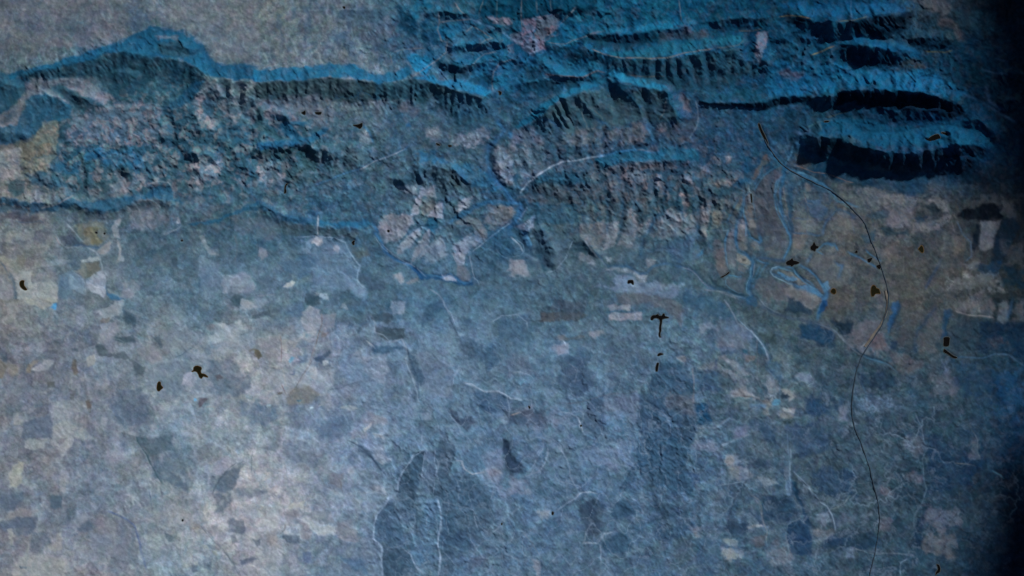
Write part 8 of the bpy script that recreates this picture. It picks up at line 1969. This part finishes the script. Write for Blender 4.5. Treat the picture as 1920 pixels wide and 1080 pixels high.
zone('field', 'pale grey bare ground between the forests at the top centre', -1, '980 36 1008 32 1008 50 1000 72 1022 75 1045 65 1020 82 1025 92 998 105 987 100 975 88 960 72 985 62')
zone('bare_pit', 'pale tapering bare scar hanging from the top right ridges', -1, '1417 62 1440 61 1435 82 1425 117 1420 112 1412 100')
zone('woodland', 'dark textured upland block below the T-shaped reservoir', 11, '770 330 820 260 900 250 1020 290 1070 360 1080 470 1080 660 1100 760 1060 880 960 960 820 1080 640 1080 640 900 700 820 630 720 670 600 650 500 740 420')
zone('woodland', 'dark tapering wooded slope with a pale left rim at the bottom centre', 10, '400 120 480 110 480 200 460 300 420 400 400 470 410 520 370 560 320 520 270 460 280 380 320 270')
zone('woodland', 'dark wooded slope reaching the bottom edge below the tapering one', 10, '150 860 240 850 340 880 370 920 320 1000 300 1090 170 1090 155 960')
zone('river', 'blue river winding down through the gap in the central ridges', -1, '935 180 930 220 920 250 917 275 920 300 942 330 962 350 975 372 973 395 965 410 940 432 925 445', 3.2)
zone('river', 'blue stream looping under the pale fields left of the central gap', 2, '0 510 60 580 100 660 160 740 240 790 320 830 380 860 430 910 500 980', 2.2)
zone('river', 'pale river with gravel banks curving below the central nose', -1, '975 362 988 345 1010 327 1035 311 1055 303 1080 301 1110 295 1135 291', 2.2)
zone('canal', 'blue channel fanning south from the head of the highway', 0, '930 370 910 440 900 560 910 700 930 820 980 900 1040 1000 1070 1080', 2.0)
zone('canal', 'broad blue trunk channel ending above the pale scarp line', 1, '620 320 625 400 610 500 590 620 570 700 570 800 590 850', 3.0)
zone('canal', 'looped blue channel right below the largest spiky reservoir', 1, '950 460 870 490 845 540 880 590 980 640 1070 690 1240 770 1430 850 1510 830 1380 740 1240 640 1130 500', 1.8)
zone('town', 'speckled brownish town in the left plain where tracks meet', 4, '780 700 900 680 1000 740 920 820 780 830 740 780')
zone('town', 'speckled pale town in the right plain where fields radiate', 13, '400 620 480 600 620 640 660 720 560 770 460 780 390 740')
# ------------------------------------------------------------------ ground and ridges, cut from one sheet
V = np.stack([PX/10, -PY/10, Z], -1)
if CAL: COL[:] = 0.3
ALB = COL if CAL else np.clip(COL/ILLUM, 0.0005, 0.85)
dzx = np.gradient(Z, axis=1)/np.gradient(PX/10, axis=1); dzy = np.gradient(Z, axis=0)/np.gradient(-PY/10, axis=0)
N = np.stack([-dzx, -dzy, np.ones_like(Z)], -1); N /= np.linalg.norm(N, axis=-1, keepdims=True)
idx = np.arange(NY*NX).reshape(NY, NX)
F = np.stack([idx[:-1, :-1], idx[1:, :-1], idx[1:, 1:], idx[:-1, 1:]], -1).reshape(-1, 4)
FL = LAB[:-1, :-1].ravel()
M_G = mat_ground()
def sheet(name, faces, **props):
    u, inv = np.unique(faces, return_inverse=True)
    me = new_mesh(name, V.reshape(-1, 3)[u], inv.reshape(-1, 4))
    a = me.color_attributes.new('soil', 'FLOAT_COLOR', 'POINT')
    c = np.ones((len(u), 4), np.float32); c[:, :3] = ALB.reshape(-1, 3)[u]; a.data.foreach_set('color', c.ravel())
    me.normals_split_custom_set_from_vertices(N.reshape(-1, 3)[u])
    return link(name, me, M_G, **props)
sheet('ground', F[FL == 0], kind='structure', label='blue-grey farmland and scrub plain seen from high above')
for i, lab in enumerate(RIDGES):
    if lab and (FL == i+1).sum() > 60:
        sheet('mountain_ridge', F[FL == i+1], kind='structure', label=lab)

for i, (nm, lab) in enumerate(ZONES):
    if (FL == 101+i).sum() > 8: sheet(nm, F[FL == 101+i], kind='structure', label=lab)

# ------------------------------------------------------------------ reservoirs
M_W = mat_noise('dark_water', (0.004, 0.0035, 0.003), 0.3, 1.0, 0.25, 0.15)
M_WB = mat_noise('silty_water', (0.010, 0.009, 0.003), 0.5, 2.0, 0.3, 0.15)
M_SH = mat_noise('damp_shore', tuple(srgb([66, 72, 74])/ILLUM), 0.25, 6.0)
M_SB = mat_noise('muddy_shore', tuple(srgb([88, 70, 44])/ILLUM), 0.3, 6.0)
import mathutils
def fill(name, P, z, mat, **kw):
    """flat filled outline with a real, thin rim"""
    n = len(P); cx, cy = P[:, 0].mean(), P[:, 1].mean()
    vs = [mathutils.Vector((p[0]/10-cx/10, -p[1]/10+cy/10, 0)) for p in P]
    tri = mathutils.geometry.tessellate_polygon([vs])
    co = [(v.x, v.y, z) for v in vs]+[(v.x, v.y, z-0.03) for v in vs]
    me = bpy.data.meshes.new(name)
    fs = []
    for t in tri:
        a, b, c = t
        ar = (vs[b].x-vs[a].x)*(vs[c].y-vs[a].y)-(vs[b].y-vs[a].y)*(vs[c].x-vs[a].x)
        fs.append((a, b, c) if ar > 0 else (a, c, b))
    fs += [(i, n+i, n+(i+1) % n, (i+1) % n) for i in range(n)]
    me.from_pydata(co, [], fs); me.update()
    return link(name, me, mat, **kw)
def offset(P, d):
    nx = np.roll(P, -1, 0)-np.roll(P, 1, 0); L = np.hypot(nx[:, 0], nx[:, 1])+1e-6
    a = 0.5*np.sum(P[:, 0]*np.roll(P[:, 1], -1)-np.roll(P[:, 0], -1)*P[:, 1]); sg = 1 if a > 0 else -1
    return P+np.stack([nx[:, 1]/L, -nx[:, 0]/L], -1)*d*sg
for P, zl, lab in lake_geo:
    brown = 'brown' in lab or 'olive' in lab or 'sand at' in lab or 'teardrop' in lab
    e = bpy.data.objects.new('reservoir' if 'pond' not in lab and 'tarn' not in lab else ('pond' if 'pond' in lab else 'tarn'), None)
    C.objects.link(e); e.location = (P[:, 0].mean()/10, -P[:, 1].mean()/10, zl)
    e['label'] = lab; e['category'] = e.name.split('.')[0]
    e['group'] = 'small dark reservoirs and ponds across the plain'
    fill('water_surface', P, 0.0, M_WB if brown else M_W, parent=e)
    fill('shore', offset(P, 0.9), -0.012, M_SB if brown else M_SH, parent=e)

# ------------------------------------------------------------------ ribbons: highway, rivers, tracks
def catmull(P, step=2.5):
    P = np.array(P, float); out = []
    Q = np.vstack([2*P[0]-P[1], P, 2*P[-1]-P[-2]])
    for k in range(1, len(Q)-2):
        n = max(2, int(np.hypot(*(Q[k+1]-Q[k]))/step))
        for t in np.arange(n)/n:
            out.append(0.5*((2*Q[k])+(-Q[k-1]+Q[k+1])*t+(2*Q[k-1]-5*Q[k]+4*Q[k+1]-Q[k+2])*t*t+(-Q[k-1]+3*Q[k]-3*Q[k+1]+Q[k+2])*t**3))
    out.append(P[-1]); return np.array(out)
def ribbon(name, P, wpx, mat, wob=0.0, zoff=0.05, sd=0, var=0.35, **props):
    c = catmull(P); s = np.arange(len(c))*2.5
    t = np.gradient(c, axis=0); t /= np.hypot(t[:, 0], t[:, 1])[:, None]+1e-9; n = np.stack([-t[:, 1], t[:, 0]], -1)
    c = c+n*(wob*gn(s/16+sd*3.3, s*0+sd, 4))[:, None]
    w = wpx*(1+var*gn(s/14+sd*5.1, s*0+1.5, 6))*0.5
    rows = []
    for k in (-1, 0, 1):
        p = c+n*(w*k)[:, None]; rows.append(p)
    zz = np.max([height(p[:, 0], p[:, 1]) for p in rows]+[height(p[:, 0]+1, p[:, 1]) for p in rows], axis=0)+zoff
    vs = [np.stack([p[:, 0]/10, -p[:, 1]/10, zz], -1) for p in rows]
    vs += [v-np.array([0, 0, 0.02+zoff*1.2]) for v in (vs[0], vs[2])]
    nn = len(c); vs = np.concatenate(vs); fs = []
    for a, b in ((1, 0), (2, 1), (0, 3), (4, 2)):
        i = np.arange(nn-1); fs.append(np.stack([a*nn+i, b*nn+i, b*nn+i+1, a*nn+i+1], -1))
    return link(name, new_mesh(name, vs, np.concatenate(fs)), mat, **props)
M_HW = mat_noise('asphalt', tuple(srgb([44, 56, 68])/ILLUM), 0.35, 1.5)
M_VG = mat_noise('road_verge', tuple(srgb([96, 92, 88])/ILLUM), 0.3, 1.5)
HW = [(1434,262),(1443,278),(1462,303),(1480,318),(1500,329),(1530,344),(1556,356),(1580,374),(1604,398),(1622,420),(1634,452),(1645,480),(1652,500),(1660,525),(1666,552),(1665,572),(1660,592),(1650,616),(1638,634),(1622,658),(1612,678),(1604,705),(1599,738),(1597,765),(1602,800),(1612,825),(1622,852),(1631,880),(1638,910),(1646,940),(1649,968),(1648,990),(1643,1025),(1636,1056),(1630,1082),(1622,1120)]
ribbon('highway', HW, 1.9, M_HW, 0.8, 0.07, 1, 0.6, kind='structure', label='thin dark highway curving down the right side of the plain')
ribbon('road_verge', [(1660,545),(1664,566),(1662,585),(1654,604),(1640,624),(1622,650)], 4.2, M_VG, 0.3, 0.04, 2, 0.3, kind='structure', label='pale verge along the middle bend of the highway')

# ------------------------------------------------------------------ unseen puffy slab, added outside the frame to shade the right edge
CH = 120.0
sx, sy = math.sin(SUN_AZ)/math.tan(SUN_EL)*CH, math.cos(SUN_AZ)/math.tan(SUN_EL)*CH
edge = [(1830,-1500),(1850,-260),(1885,0),(1915,130),(1950,250),(1990,350),(2030,450),(2040,600),(2005,700),(1955,800),(1905,900),(1865,1000),(1835,1080),(1780,1200),(1700,1500),(1500,2200)]
ed = catmull([(x, y) for x, y in edge], 24)
ed[:, 0] += 9*gn(np.arange(len(ed))/2.3, ed[:, 0]*0, 4)
nu, nv = len(ed), 40
cv = []
for lay in (0, 1):
    for i in range(nu):
        for j in range(nv):
            t = j/(nv-1); x = ed[i, 0]/10+t**1.6*420+sx; y = -ed[i, 1]/10+sy
            puff = 16*min(1, (t*14)**0.5)*(0.75+0.35*float(gn(np.array(x/22), np.array(y/22), 6))+0.2*float(gn(np.array(x/8), np.array(y/8), 7)))
            cv.append((x, y, CH+(puff if lay else -0.25*puff)))
cf = []
for lay in (0, 1):
    o = lay*nu*nv
    for i in range(nu-1):
        for j in range(nv-1):
            q = (o+i*nv+j, o+(i+1)*nv+j, o+(i+1)*nv+j+1, o+i*nv+j+1)
            cf.append(q if lay else q[::-1])
for j in range(nv-1):
    for i in (0, nu-1):
        cf.append((i*nv+j, i*nv+j+1, nu*nv+i*nv+j+1, nu*nv+i*nv+j))
for i in range(nu-1):
    cf.append((i*nv+nv-1, (i+1)*nv+nv-1, nu*nv+(i+1)*nv+nv-1, nu*nv+i*nv+nv-1))
link('added_shade_blocker', new_mesh('added_shade_blocker', np.array(cv), np.array(cf)), mat_noise('blocker_white', (0.8, 0.8, 0.8), 0.05, 0.05), kind='structure', label='unseen puffy slab added to the east to darken the right edge')
